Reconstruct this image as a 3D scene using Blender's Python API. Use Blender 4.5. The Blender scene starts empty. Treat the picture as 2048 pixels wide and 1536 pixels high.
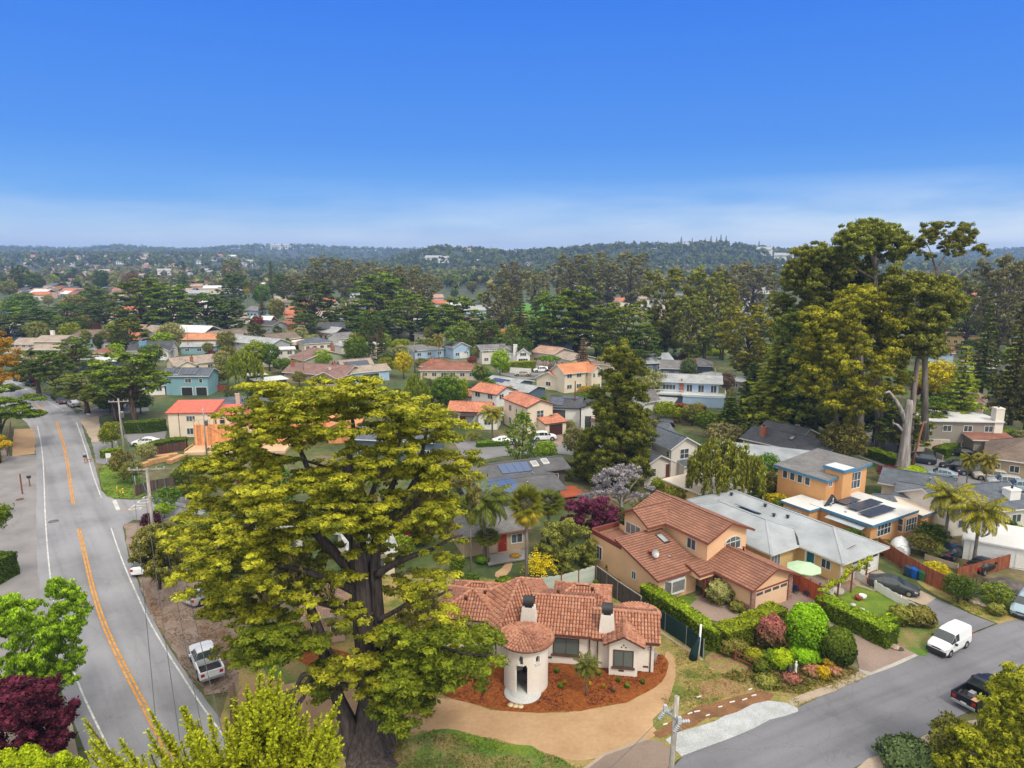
import bpy, bmesh, math, random
import numpy as np
from mathutils import Vector, Matrix, noise
from mathutils.geometry import tessellate_polygon
SC=bpy.context.scene; COL=SC.collection
R=math.radians; PI=math.pi
random.seed(7); RNG=np.random.default_rng(11)
# ---------------------------------------------------------------- camera
FPX=1384.0; CH=34.0; PIT=math.atan(260/FPX)
cd=bpy.data.cameras.new('camera'); cam=bpy.data.objects.new('camera',cd); COL.objects.link(cam)
cam.location=(0,0,CH); cam.rotation_euler=(PI/2-PIT,0,0)
cd.sensor_width=36; cd.lens=36*FPX/2048; cd.clip_end=20000; cd.clip_start=.5
SC.camera=cam
# ---------------------------------------------------------------- sky
SUN_EL,SUN_AZ=R(52),R(150)      # azimuth measured clockwise from +Y (north)
w=bpy.data.worlds.new('World'); SC.world=w; w.use_nodes=True
nt=w.node_tree; nt.nodes.clear(); N=nt.nodes; K=nt.links
def nd(t,tree=None,**kw):
    n=(tree or nt).nodes.new(t)
    for k,v in kw.items():
        if k in n.inputs: n.inputs[k].default_value=v
        else: setattr(n,k,v)
    return n
def math_(op,a,b=None,tree=None,clamp=False):
    t=tree or nt; n=t.nodes.new('ShaderNodeMath'); n.operation=op; n.use_clamp=clamp
    for i,x in enumerate((a,b)):
        if x is None: continue
        if isinstance(x,(int,float)): n.inputs[i].default_value=x
        else: t.links.new(x,n.inputs[i])
    return n.outputs[0]
def ramp_(fac,stops,tree=None,interp='LINEAR'):
    t=tree or nt; n=t.nodes.new('ShaderNodeValToRGB'); e=n.color_ramp.elements; n.color_ramp.interpolation=interp
    while len(e)<len(stops): e.new(.5)
    for q,(p,c) in zip(e,stops): q.position=p; q.color=(*c,1) if len(c)==3 else c
    t.links.new(fac,n.inputs[0]); return n.outputs[0]
def mix_(f,a,b,tree=None,mode='MIX'):
    t=tree or nt; n=t.nodes.new('ShaderNodeMix'); n.data_type='RGBA'; n.blend_type=mode
    for i,x in ((0,f),(6,a),(7,b)):
        if isinstance(x,(int,float)): n.inputs[i].default_value=x
        elif isinstance(x,tuple): n.inputs[i].default_value=(*x,1)
        else: t.links.new(x,n.inputs[i])
    return n.outputs[2]
tc=nd('ShaderNodeTexCoord'); sx=nd('ShaderNodeSeparateXYZ'); K.new(tc.outputs['Generated'],sx.inputs[0])
zz=sx.outputs['Z']
grad=ramp_(math_('ADD',zz,.1,clamp=True),[(0,(.36,.45,.6)),(.1,(.46,.55,.70)),(.117,(.40,.51,.69)),(.142,(.25,.44,.72)),(.177,(.11,.325,.73)),(.246,(.058,.235,.71)),(.42,(.028,.165,.69)),(.6,(.025,.15,.64)),(1,(.025,.15,.64))])
mp=nd('ShaderNodeMapping'); mp.inputs['Scale'].default_value=(1.6,1.6,9); K.new(tc.outputs['Generated'],mp.inputs[0])
cn=nd('ShaderNodeTexNoise',Scale=2.2,Detail=5,Roughness=.55); K.new(mp.outputs[0],cn.inputs[0])
# low veil of cloud, thicker to the right
low=math_('MULTIPLY',ramp_(zz,[(0,(1,1,1)),(.03,(.8,.8,.8)),(.105,(0,0,0))]),ramp_(cn.outputs[0],[(.36,(0,0,0)),(.62,(1,1,1))]))
low=math_('MULTIPLY',low,ramp_(math_('ADD',sx.outputs['X'],.5,clamp=True),[(0,(.35,.35,.35)),(.55,(.6,.6,.6)),(1,(1,1,1))]))
c1=mix_(math_('MULTIPLY',low,.9),grad,(.72,.80,.86))
# unseen bright white deck, added overhead and behind the viewer for overcast fill
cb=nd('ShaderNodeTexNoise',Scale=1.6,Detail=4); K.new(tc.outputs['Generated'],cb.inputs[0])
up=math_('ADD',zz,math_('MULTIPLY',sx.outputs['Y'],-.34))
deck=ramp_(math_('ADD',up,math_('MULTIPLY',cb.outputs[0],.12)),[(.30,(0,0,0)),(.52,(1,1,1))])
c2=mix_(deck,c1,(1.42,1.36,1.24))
sky=nd('ShaderNodeTexSky'); sky.sky_type='NISHITA'; sky.sun_disc=False; sky.sun_elevation=SUN_EL; sky.sun_rotation=SUN_AZ
sk=mix_(1.0,sky.outputs[0],(.1,.1,.1),mode='MULTIPLY')
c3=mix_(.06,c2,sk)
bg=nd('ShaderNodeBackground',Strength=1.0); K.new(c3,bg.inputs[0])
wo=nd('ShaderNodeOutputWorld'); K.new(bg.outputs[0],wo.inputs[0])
sl=bpy.data.lights.new('sun','SUN'); sl.energy=1.8; sl.angle=R(12); sl.color=(1,.93,.82)
so=bpy.data.objects.new('sun',sl); COL.objects.link(so)
sd=Vector((math.sin(SUN_AZ)*math.cos(SUN_EL),math.cos(SUN_AZ)*math.cos(SUN_EL),math.sin(SUN_EL)))
so.rotation_euler=sd.to_track_quat('Z','Y').to_euler()
SC.view_settings.view_transform='Standard'; SC.view_settings.look='None'; SC.view_settings.exposure=.33; SC.view_settings.gamma=1
SC.render.engine='CYCLES'; SC.cycles.max_bounces=6; SC.cycles.diffuse_bounces=3; SC.cycles.transparent_max_bounces=8
SC.cycles.volume_bounces=0
# ---------------------------------------------------------------- pixel rays -> real places
SP,CP=math.sin(PIT),math.cos(PIT)
def P(px,py,z=0.0):
    u=(px-1024)/FPX; v=(py-768)/FPX; t=(CH-z)/(SP+v*CP)
    return Vector((u*t,(CP-v*SP)*t,z))
def at_y(px,py,y):      # point of the ray at distance y in front
    u=(px-1024)/FPX; v=(py-768)/FPX; t=y/(CP-v*SP)
    return Vector((u*t,y,CH-(SP+v*CP)*t))
def ztop(py,y): return at_y(1024,py,y).z
def depth(y,z): return y*CP-(z-CH)*SP
def lerp(a,b,t): return a+(b-a)*t
# ---------------------------------------------------------------- tagging
def tag(o,label=None,cat=None,group=None,kind=None):
    if label: o['label']=label
    if cat: o['category']=cat
    if group: o['group']=group
    if kind: o['kind']=kind
    return o
def thing(name,label,cat,loc=(0,0,0),rz=0,group=None):
    o=bpy.data.objects.new(name,None); COL.objects.link(o); o.location=loc; o.rotation_euler=(0,0,rz); o.empty_display_size=.3
    return tag(o,label,cat,group)
def link(name,me,parent=None,mat=None):
    o=bpy.data.objects.new(name,me); COL.objects.link(o)
    if parent is not None: o.parent=parent
    if mat is not None:
        if len(me.materials)==0: me.materials.append(mat)
        elif me.materials[0] is not mat:
            o.material_slots[0].link='OBJECT'; o.material_slots[0].material=mat
    return o
# ---------------------------------------------------------------- materials
MC={}
def newmat(name):
    m=bpy.data.materials.new(name); m.use_nodes=True; t=m.node_tree; b=t.nodes['Principled BSDF']; return m,t,b
def mat(name,col,rough=.85,var=.25,scale=.6,bump=.15,bscale=12,metal=0,col2=None,fine=.12,coord='Object',spec=.3,c2pos=(.35,.65)):
    if name in MC: return MC[name]
    m,t,b=newmat(name); MC[name]=m
    tcn=t.nodes.new('ShaderNodeTexCoord')
    n1=nd('ShaderNodeTexNoise',t,Scale=scale,Detail=6,Roughness=.6); t.links.new(tcn.outputs[coord],n1.inputs[0])
    n2=nd('ShaderNodeTexNoise',t,Scale=bscale,Detail=3); t.links.new(tcn.outputs[coord],n2.inputs[0])
    c2=col2 or tuple(x*(1-var) for x in col)
    f=ramp_(n1.outputs[0],[(c2pos[0],(0,0,0)),(c2pos[1],(1,1,1))],t)
    c=mix_(f,c2,col,t)
    g=ramp_(n2.outputs[0],[(.3,(1-fine,)*3),(.7,(1+fine,)*3)],t)
    c=mix_(1.0,c,g,t,'MULTIPLY')
    t.links.new(c,b.inputs['Base Color']); b.inputs['Roughness'].default_value=rough; b.inputs['Metallic'].default_value=metal
    b.inputs['Specular IOR Level'].default_value=spec
    if bump:
        bn=nd('ShaderNodeBump',t,Strength=bump,Distance=.05); t.links.new(n2.outputs[0],bn.inputs['Height']); t.links.new(bn.outputs[0],b.inputs['Normal'])
    return m
def stucco(name,col): return mat(name,col,.9,.1,.5,.2,9,fine=.06)
def shingle(name,col,row=.22,wid=.5,contrast=.35,rough=.9,bump=.5,mortar=.6):
    if name in MC: return MC[name]
    m,t,b=newmat(name); MC[name]=m
    uv=t.nodes.new('ShaderNodeUVMap')
    br=nd('ShaderNodeTexBrick',t,Scale=1.0); br.inputs['Brick Width'].default_value=wid; br.inputs['Row Height'].default_value=row
    br.inputs['Mortar Size'].default_value=.025; br.inputs['Mortar Smooth'].default_value=.3; br.inputs['Bias'].default_value=0
    br.inputs['Color1'].default_value=(*[x*(1+contrast*.5) for x in col],1); br.inputs['Color2'].default_value=(*[x*(1-contrast*.5) for x in col],1)
    br.inputs['Mortar'].default_value=(*[x*mortar for x in col],1)
    t.links.new(uv.outputs[0],br.inputs[0])
    n=nd('ShaderNodeTexNoise',t,Scale=.35,Detail=5); t.links.new(uv.outputs[0],n.inputs[0])
    g=ramp_(n.outputs[0],[(.3,(.78,.78,.78)),(.7,(1.18,1.18,1.18))],t)
    c=mix_(1.0,br.outputs['Color'],g,t,'MULTIPLY'); t.links.new(c,b.inputs['Base Color'])
    b.inputs['Roughness'].default_value=rough; b.inputs['Specular IOR Level'].default_value=.25
    bn=nd('ShaderNodeBump',t,Strength=bump,Distance=.04); t.links.new(br.outputs['Fac'],bn.inputs['Height']); bn.invert=True; t.links.new(bn.outputs[0],b.inputs['Normal'])
    return m
def boards(name,col,wid=.15,axis='X',var=.35,gap=.45,rough=.85):
    """vertical/horizontal boards along an object axis"""
    if name in MC: return MC[name]
    m,t,b=newmat(name); MC[name]=m
    uv=t.nodes.new('ShaderNodeUVMap'); s=nd('ShaderNodeSeparateXYZ',t); t.links.new(uv.outputs[0],s.inputs[0])
    q=math_('DIVIDE',s.outputs[0 if axis=='X' else 1],wid,t); fr=math_('FRACT',q,None,t); fl=math_('FLOOR',q,None,t)
    wn=t.nodes.new('ShaderNodeTexWhiteNoise'); wn.noise_dimensions='1D'; t.links.new(fl,wn.inputs['W'])
    g=ramp_(wn.outputs['Value'],[(0,(1-var,)*3),(1,(1+var*.6,)*3)],t)
    n=nd('ShaderNodeTexNoise',t,Scale=1.4,Detail=6); t.links.new(uv.outputs[0],n.inputs[0])
    g2=ramp_(n.outputs[0],[(.3,(.75,)*3),(.7,(1.15,)*3)],t)
    c=mix_(1.0,(*col,),g,t,'MULTIPLY'); c=mix_(1.0,c,g2,t,'MULTIPLY')
    e=ramp_(fr,[(0,(gap,)*3),(.07,(1,1,1)),(.93,(1,1,1)),(1,(gap,)*3)],t); c=mix_(1.0,c,e,t,'MULTIPLY')
    t.links.new(c,b.inputs['Base Color']); b.inputs['Roughness'].default_value=rough
    return m
def leafmat(name,dark,light,trans=.2):
    if dark[1]>dark[2]*1.6 and dark[1]>dark[0]*.8: dark=(dark[0]*1.25,dark[1]*1.03,dark[2]*.55); light=(light[0]*1.36,light[1]*1.2,light[2]*.75)
    if name in MC: return MC[name]
    m,t,b=newmat(name); MC[name]=m
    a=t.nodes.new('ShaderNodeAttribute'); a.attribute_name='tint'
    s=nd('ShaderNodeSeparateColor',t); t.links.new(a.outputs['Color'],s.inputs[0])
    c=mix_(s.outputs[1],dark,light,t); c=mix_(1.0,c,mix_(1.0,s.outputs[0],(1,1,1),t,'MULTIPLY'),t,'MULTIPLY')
    oi=t.nodes.new('ShaderNodeObjectInfo'); hs=nd('ShaderNodeHueSaturation',t)
    t.links.new(math_('ADD',math_('MULTIPLY',oi.outputs['Random'],.035,t),.483,t),hs.inputs['Hue'])
    t.links.new(math_('ADD',math_('MULTIPLY',oi.outputs['Random'],.3,t),.85,t),hs.inputs['Value']); t.links.new(c,hs.inputs['Color'])
    t.links.new(hs.outputs[0],b.inputs['Base Color']); b.inputs['Roughness'].default_value=.6; b.inputs['Specular IOR Level'].default_value=.15
    tr=t.nodes.new('ShaderNodeBsdfTranslucent'); t.links.new(hs.outputs[0],tr.inputs[0])
    mx=nd('ShaderNodeMixShader',t); mx.inputs[0].default_value=trans; t.links.new(b.outputs[0],mx.inputs[1]); t.links.new(tr.outputs[0],mx.inputs[2])
    t.links.new(mx.outputs[0],t.nodes['Material Output'].inputs[0])
    return m
def bark(name,col,s=2.5):
    if name in MC: return MC[name]
    m,t,b=newmat(name); MC[name]=m
    tcn=t.nodes.new('ShaderNodeTexCoord'); mpn=t.nodes.new('ShaderNodeMapping'); mpn.inputs['Scale'].default_value=(s,s,s*.12); t.links.new(tcn.outputs['Object'],mpn.inputs[0])
    n=nd('ShaderNodeTexNoise',t,Scale=1.6,Detail=7,Roughness=.65); t.links.new(mpn.outputs[0],n.inputs[0])
    c=ramp_(n.outputs[0],[(.3,tuple(x*.4 for x in col)),(.5,col),(.72,tuple(x*1.8 for x in col))],t); t.links.new(c,b.inputs['Base Color'])
    b.inputs['Roughness'].default_value=.95; b.inputs['Specular IOR Level'].default_value=.1
    bn=nd('ShaderNodeBump',t,Strength=.9,Distance=.12); t.links.new(n.outputs[0],bn.inputs['Height']); t.links.new(bn.outputs[0],b.inputs['Normal'])
    return m
def glassm():
    return mat('window_glass',(.035,.045,.055),.08,.5,.25,0,1,spec=.8,col2=(.09,.11,.12))
GL=glassm()
WHITE=mat('white_paint',(.72,.72,.70),.6,.08,1,0)
BLACK=mat('black_rubber',(.02,.02,.022),.7,.2,1,0)
DARKM=mat('dark_metal',(.05,.05,.055),.45,.2,1,0,metal=.4)
GREYM=mat('galvanised_metal',(.42,.43,.44),.45,.2,1,0,metal=.5)
CONC=mat('pale_concrete',(.42,.40,.36),.9,.2,.4)
# ---------------------------------------------------------------- mesh builder
class MB:
    def __init__(s): s.v=[];s.f=[];s.uv=[];s.m=[];s.sm=[]
    def face(s,pts,uv=None,mi=0,sm=False):
        b=len(s.v); s.v+= [tuple(p) for p in pts]; s.f.append(tuple(range(b,b+len(pts))))
        s.uv.append(uv if uv else [(0,0)]*len(pts)); s.m.append(mi); s.sm.append(sm)
    def quadbox(s,c8,mi=0):
        # c8: bottom 4 (ccw from above) then top 4
        b=c8[:4]; t=c8[4:]
        def L(a,b): return (Vector(a)-Vector(b)).length
        s.face([t[0],t[1],t[2],t[3]],[(0,0),(L(t[0],t[1]),0),(L(t[0],t[1]),L(t[1],t[2])),(0,L(t[1],t[2]))],mi)
        s.face([b[3],b[2],b[1],b[0]],None,mi); acc=0
        for i in range(4):
            j=(i+1)%4; l=L(b[i],b[j]); h=L(b[i],t[i])
            s.face([b[i],b[j],t[j],t[i]],[(acc,0),(acc+l,0),(acc+l,h),(acc,h)],mi); acc+=l
    def box(s,x0,y0,z0,x1,y1,z1,mi=0):
        if x0>x1:x0,x1=x1,x0
        if y0>y1:y0,y1=y1,y0
        s.quadbox([(x0,y0,z0),(x1,y0,z0),(x1,y1,z0),(x0,y1,z0),(x0,y0,z1),(x1,y0,z1),(x1,y1,z1),(x0,y1,z1)],mi); return s
    def beam(s,a,b,wd,ht,mi=0):
        a=Vector(a);b=Vector(b); d=(b-a); 
        if d.length<1e-6: return s
        d.normalize(); up=Vector((0,0,1)) if abs(d.z)<.95 else Vector((1,0,0))
        sd_=d.cross(up).normalized()*wd/2; u=sd_.cross(d).normalized()*ht/2
        s.quadbox([a-sd_-u,a+sd_-u,b+sd_-u,b-sd_-u,a-sd_+u,a+sd_+u,b+sd_+u,b-sd_+u],mi); return s
    def tube(s,pts,rad,n=8,mi=0,flute=0,fn=7,seed=0,cap=True):
        pts=[Vector(p) for p in pts]; base=len(s.v); prev=None; ln=0
        for i,p in enumerate(pts):
            d=(pts[min(i+1,len(pts)-1)]-pts[max(i-1,0)]).normalized()
            if prev is None: a=d.orthogonal().normalized()
            else: a=(prev-d*prev.dot(d)); a=a.normalized() if a.length>1e-5 else d.orthogonal().normalized()
            prev=a; b=d.cross(a); r=rad[i] if hasattr(rad,'__len__') else rad
            for k in range(n):
                th=2*PI*k/n; rr=r
                if flute: rr*=1+flute*(.6*math.sin(fn*th+i*.35+seed)+.5*math.sin((fn*2+3)*th-i*.5+seed*2))+flute*.6*noise.noise((k*1.7,i*.4,seed))
                s.v.append(tuple(p+a*math.cos(th)*rr+b*math.sin(th)*rr))
        for i in range(len(pts)-1):
            for k in range(n):
                k2=(k+1)%n; s.f.append((base+i*n+k,base+i*n+k2,base+(i+1)*n+k2,base+(i+1)*n+k)); s.uv.append([(k/n,i),( (k+1)/n,i),((k+1)/n,i+1),(k/n,i+1)]); s.m.append(mi); s.sm.append(True)
        if cap:
            s.f.append(tuple(base+k for k in range(n))[::-1]); s.uv.append([(0,0)]*n); s.m.append(mi); s.sm.append(False)
            e=base+(len(pts)-1)*n; s.f.append(tuple(e+k for k in range(n))); s.uv.append([(0,0)]*n); s.m.append(mi); s.sm.append(False)
        return s
    def lathe(s,prof,c=(0,0,0),n=24,mi=0,a0=0,a1=2*PI,sm=True):
        c=Vector(c); base=len(s.v); full=abs(a1-a0-2*PI)<1e-6; nn=n if full else n+1
        for r,z in prof:
            for k in range(nn):
                th=a0+(a1-a0)*k/n; s.v.append((c.x+r*math.cos(th),c.y+r*math.sin(th),c.z+z))
        for i in range(len(prof)-1):
            for k in range(n):
                k2=(k+1)%nn if full else k+1
                s.f.append((base+i*nn+k,base+i*nn+k2,base+(i+1)*nn+k2,base+(i+1)*nn+k)); u0=(a0+(a1-a0)*k/n)*prof[i][0]; u1=(a0+(a1-a0)*(k+1)/n)*prof[i][0]
                s.uv.append([(u0,prof[i][1]),(u1,prof[i][1]),(u1,prof[i+1][1]),(u0,prof[i+1][1])]); s.m.append(mi); s.sm.append(sm)
        return s
    def slab(s,polys,t,mt=0,me=1,uvo=None):
        """polys: lists of 3-D points (ccw from above); extruded down by t"""
        cnt={}
        key=lambda p:(round(p[0],3),round(p[1],3),round(p[2],3))
        for poly in polys:
            n=len(poly); nrm=Vector((0,0,0)); ps=[Vector(q) for q in poly]
            for i in range(1,n-1): nrm+=(ps[i]-ps[0]).cross(ps[i+1]-ps[0])
            if nrm.z<0: ps=ps[::-1]; nrm=-nrm
            nrm.normalize(); e=Vector((0,0,1)).cross(nrm); e=e.normalized() if e.length>.02 else Vector((1,0,0)); u=nrm.cross(e)
            s.face(ps,[(q.dot(e),q.dot(u)) for q in ps],mt); dn=[q-Vector((0,0,t)) for q in ps]; s.face(dn[::-1],None,me)
            for i in range(n):
                a,b=ps[i],ps[(i+1)%n]; k=(key(a),key(b)); cnt[k]=(a,b)
        for (ka,kb),(a,b) in list(cnt.items()):
            if (kb,ka) in cnt: continue
            z=Vector((0,0,t)); s.face([a-z,b-z,b,a],[(0,0),(1,0),(1,t),(0,t)],me)
        return s
    def build(s,name,mats,parent=None,smooth=None):
        me=bpy.data.meshes.new(name); me.from_pydata(s.v,[],s.f)
        for m in (mats if isinstance(mats,(list,tuple)) else [mats]): me.materials.append(m)
        uvl=me.uv_layers.new(name='UVMap'); fl=[c for f in s.uv for p in f for c in p]; uvl.data.foreach_set('uv',fl)
        me.polygons.foreach_set('material_index',s.m); me.polygons.foreach_set('use_smooth',s.sm if smooth is None else [smooth]*len(s.f))
        me.update(); return link(name,me,parent)
# ---------------------------------------------------------------- leaf clouds (real small leaf faces)
def nrmz(a): return a/np.maximum(np.linalg.norm(a,axis=1,keepdims=True),1e-6)
class Cloud:
    def __init__(s): s.V=[];s.T=[]
    def quads(s,pos,T,B,tint):
        q=np.stack([pos+T,pos+B,pos-T,pos-B],axis=1); s.V.append(q.reshape(-1,3)); s.T.append(np.repeat(tint,4,axis=0))
    def lumps(s,C,Rd,n,leaf,asp=1.7,low=-.3,jit=.55,tip=.5,inner=.62,var=.35,hang=0,tbase=.25):
        C=np.asarray(C,float).reshape(-1,3); k=len(C)
        if k==0: return s
        Rd=np.broadcast_to(np.asarray(Rd,float),(k,3)) if np.ndim(Rd)<2 else np.asarray(Rd,float)
        C2=np.repeat(C,n,0); R2=np.repeat(Rd,n,0)
        d=nrmz(RNG.normal(size=(k*n,3))); bad=d[:,2]<low; d[bad,2]*=-1
        rad=inner+(1.08-inner)*RNG.random((k*n,1))**.6
        pos=C2+d*R2*rad*(1+.12*RNG.normal(size=(k*n,1)))
        Nn=nrmz(d/R2*R2.mean(1,keepdims=True)+jit*RNG.normal(size=d.shape))
        ref=RNG.normal(size=d.shape)
        if hang: ref=ref*(1-hang)+np.array([0,0,-1.0])*hang*2
        T=nrmz(ref-Nn*(ref*Nn).sum(1,keepdims=True)); B=np.cross(Nn,T)
        sz=leaf*(.6+.8*RNG.random((k*n,1)))
        lt=np.repeat(1+var*(RNG.random(k)-.5),n); ll=lt*(1+.5*(RNG.random(k*n)-.5))
        lg=np.repeat(RNG.random(k)*.5,n)
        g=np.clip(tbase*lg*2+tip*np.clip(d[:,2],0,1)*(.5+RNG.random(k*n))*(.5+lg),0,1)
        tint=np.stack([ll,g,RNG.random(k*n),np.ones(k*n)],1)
        s.quads(pos,T*sz*asp/2,B*sz/2,tint); return s
    def mesh(s,name):
        V=np.concatenate(s.V).astype(np.float32); T=np.concatenate(s.T).astype(np.float32); n=len(V)//4
        me=bpy.data.meshes.new(name); me.vertices.add(len(V)); me.vertices.foreach_set('co',V.ravel())
        me.loops.add(n*4); me.loops.foreach_set('vertex_index',np.arange(n*4,dtype=np.int32))
        me.polygons.add(n); me.polygons.foreach_set('loop_start',np.arange(0,n*4,4,dtype=np.int32)); me.polygons.foreach_set('loop_total',np.full(n,4,dtype=np.int32))
        at=me.attributes.new('tint','FLOAT_COLOR','POINT'); at.data.foreach_set('color',T.ravel())
        me.update(); me.validate(); return me
def in_poly(p,poly):
    x,y=p; c=False; n=len(poly); j=n-1
    for i in range(n):
        xi,yi=poly[i]; xj,yj=poly[j]
        if (yi>y)!=(yj>y) and x<(xj-xi)*(y-yi)/(yj-yi)+xi: c=not c
        j=i
    return c
# ================================================================ TERRAIN
RIDGES=[ # (distance, gaussian width, [(px, py of crest)])
 (3300,700,[(-400,506),(0,503),(100,503),(180,507),(260,499),(340,505),(420,506),(500,500),(640,499),(720,505),(850,507),(1000,520),(1200,530),(1600,530),(1900,512),(2000,506),(2048,500),(2500,497)]),
 (1750,260,[(-400,640),(600,640),(720,560),(800,524),(860,507),(900,503),(950,508),(1020,514),(1060,511),(1130,507),(1230,499),(1340,500),(1400,496),(1440,497),(1500,505),(1560,512),(1620,522),(1700,535),(1900,540),(2500,540)]),
  (1900,480,[(-400,517),(0,518),(300,515),(500,519),(620,545),(700,640),(2500,640)]),
 (1150,160,[(-400,640),(0,640),(600,640),(1150,640),(1250,556),(1350,552),(1500,548),(1620,560),(1800,600),(2500,600)]),
]
def interp(t,x):
    if x<=t[0][0]: return t[0][1]
    for (a,b),(c,d) in zip(t,t[1:]):
        if x<=c: return b+(d-b)*(x-a)/(c-a)
    return t[-1][1]
def th(x,y):
    if y<700: return 0.0
    px=1024+FPX*x/max(y,1)*CP; h=0
    for D,S,prof in RIDGES:
        top=max(0,CH-(interp(prof,px)-508)/FPX*D)
        sg=S if y<D else S*2.2
        h=max(h,top*math.exp(-((y-D)/sg)**2))
    h+=max(0,(y-1200))*.004 if y<3000 else 7.2
    f=min(1,(y-700)/300)
    return h*f+f*2.5*noise.noise((x/160,y/160,0))
mb=MB(); ys=[-60,-20,10,30,60,100,160,240,340,460,600,700]+[750+60*i for i in range(66)]+[4900,5400,6200,7500,9500]
rows=[]
for y in ys:
    hw=max(200,abs(y)*1.35+150); n=150
    rows.append([(-hw+2*hw*i/n,y) for i in range(n+1)])
base=0
for r in rows:
    for x,y in r: mb.v.append((x,y,th(x,y)-.02))
nx=151
for j in range(len(rows)-1):
    for i in range(nx-1):
        mb.f.append((j*nx+i,j*nx+i+1,(j+1)*nx+i+1,(j+1)*nx+i)); mb.uv.append([(0,0)]*4); mb.m.append(0); mb.sm.append(True)
def groundmat():
    m,t,b=newmat('garden_ground'); tcn=t.nodes.new('ShaderNodeTexCoord')
    a=nd('ShaderNodeTexNoise',t,Scale=.06,Detail=7,Roughness=.7); c=nd('ShaderNodeTexNoise',t,Scale=.9,Detail=5); e=nd('ShaderNodeTexNoise',t,Scale=.02,Detail=3)
    for q in (a,c,e): t.links.new(tcn.outputs['Object'],q.inputs[0])
    k=ramp_(a.outputs[0],[(.36,(.035,.06,.014)),(.48,(.07,.10,.022)),(.58,(.13,.115,.045)),(.68,(.24,.18,.11))],t)
    k2=ramp_(c.outputs[0],[(.3,(.6,.6,.6)),(.7,(1.25,1.25,1.25))],t); k=mix_(1.0,k,k2,t,'MULTIPLY')
    # beyond the houses the land is wooded
    s=nd('ShaderNodeSeparateXYZ',t); t.links.new(tcn.outputs['Object'],s.inputs[0])
    f=ramp_(math_('DIVIDE',s.outputs[1],1500,t,True),[(.2,(0,0,0)),(.6,(1,1,1))],t)
    wood=ramp_(e.outputs[0],[(.35,(.02,.034,.018)),(.7,(.045,.06,.028))],t)
    k=mix_(f,k,wood,t); t.links.new(k,b.inputs[0]); b.inputs['Roughness'].default_value=.95
    return m
tag(mb.build('ground',groundmat()),kind='structure')
# ================================================================ GROUND SHEETS
def wig(pts,step=1.2,amp=.12,seed=0):
    out=[]
    for i in range(len(pts)):
        a,b=Vector(pts[i]),Vector(pts[(i+1)%len(pts)]); n=max(1,int((b-a).length/step))
        for k in range(n):
            p=a.lerp(b,k/n); q=p*.45
            p=p+Vector((noise.noise((q.x,q.y,seed)),noise.noise((q.y,q.x,seed+9)),0))*amp*2
            out.append(p)
    return out
def smooth_poly(pts,it=1):
    for _ in range(it):
        o=[]
        for i in range(len(pts)):
            a,b=pts[i],pts[(i+1)%len(pts)]; o+=[a.lerp(b,.25),a.lerp(b,.75)]
        pts=o
    return pts
def sheet(name,px,m,lev,amp=.12,step=1.2,smooth=0,world=False,thick=0,edge=None):
    pts=[Vector((p[0],p[1],0)) if world else P(*p) for p in px]
    if smooth: pts=smooth_poly(pts,smooth)
    if amp: pts=wig(pts,step,amp,len(px))
    z=lev
    pts=[Vector((p.x,p.y,z)) for p in pts]; mb=MB()
    tri=tessellate_polygon([pts])
    mb.v=[tuple(p) for p in pts]
    for t in tri:
        a,b,c=[pts[i] for i in t]
        if (b-a).cross(c-a).z<0: t=(t[0],t[2],t[1])
        mb.f.append(tuple(t)); mb.uv.append([(pts[i].x,pts[i].y) for i in t]); mb.m.append(0); mb.sm.append(False)
    if thick:
        n=len(pts); ar=sum(pts[i].x*pts[(i+1)%n].y-pts[(i+1)%n].x*pts[i].y for i in range(n))
        for i in range(n):
            a,b=pts[i],pts[(i+1)%n]
            if ar<0: a,b=b,a
            mb.face([a-Vector((0,0,thick)),b-Vector((0,0,thick)),b,a])
    return tag(mb.build(name,m),kind='structure')
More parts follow.
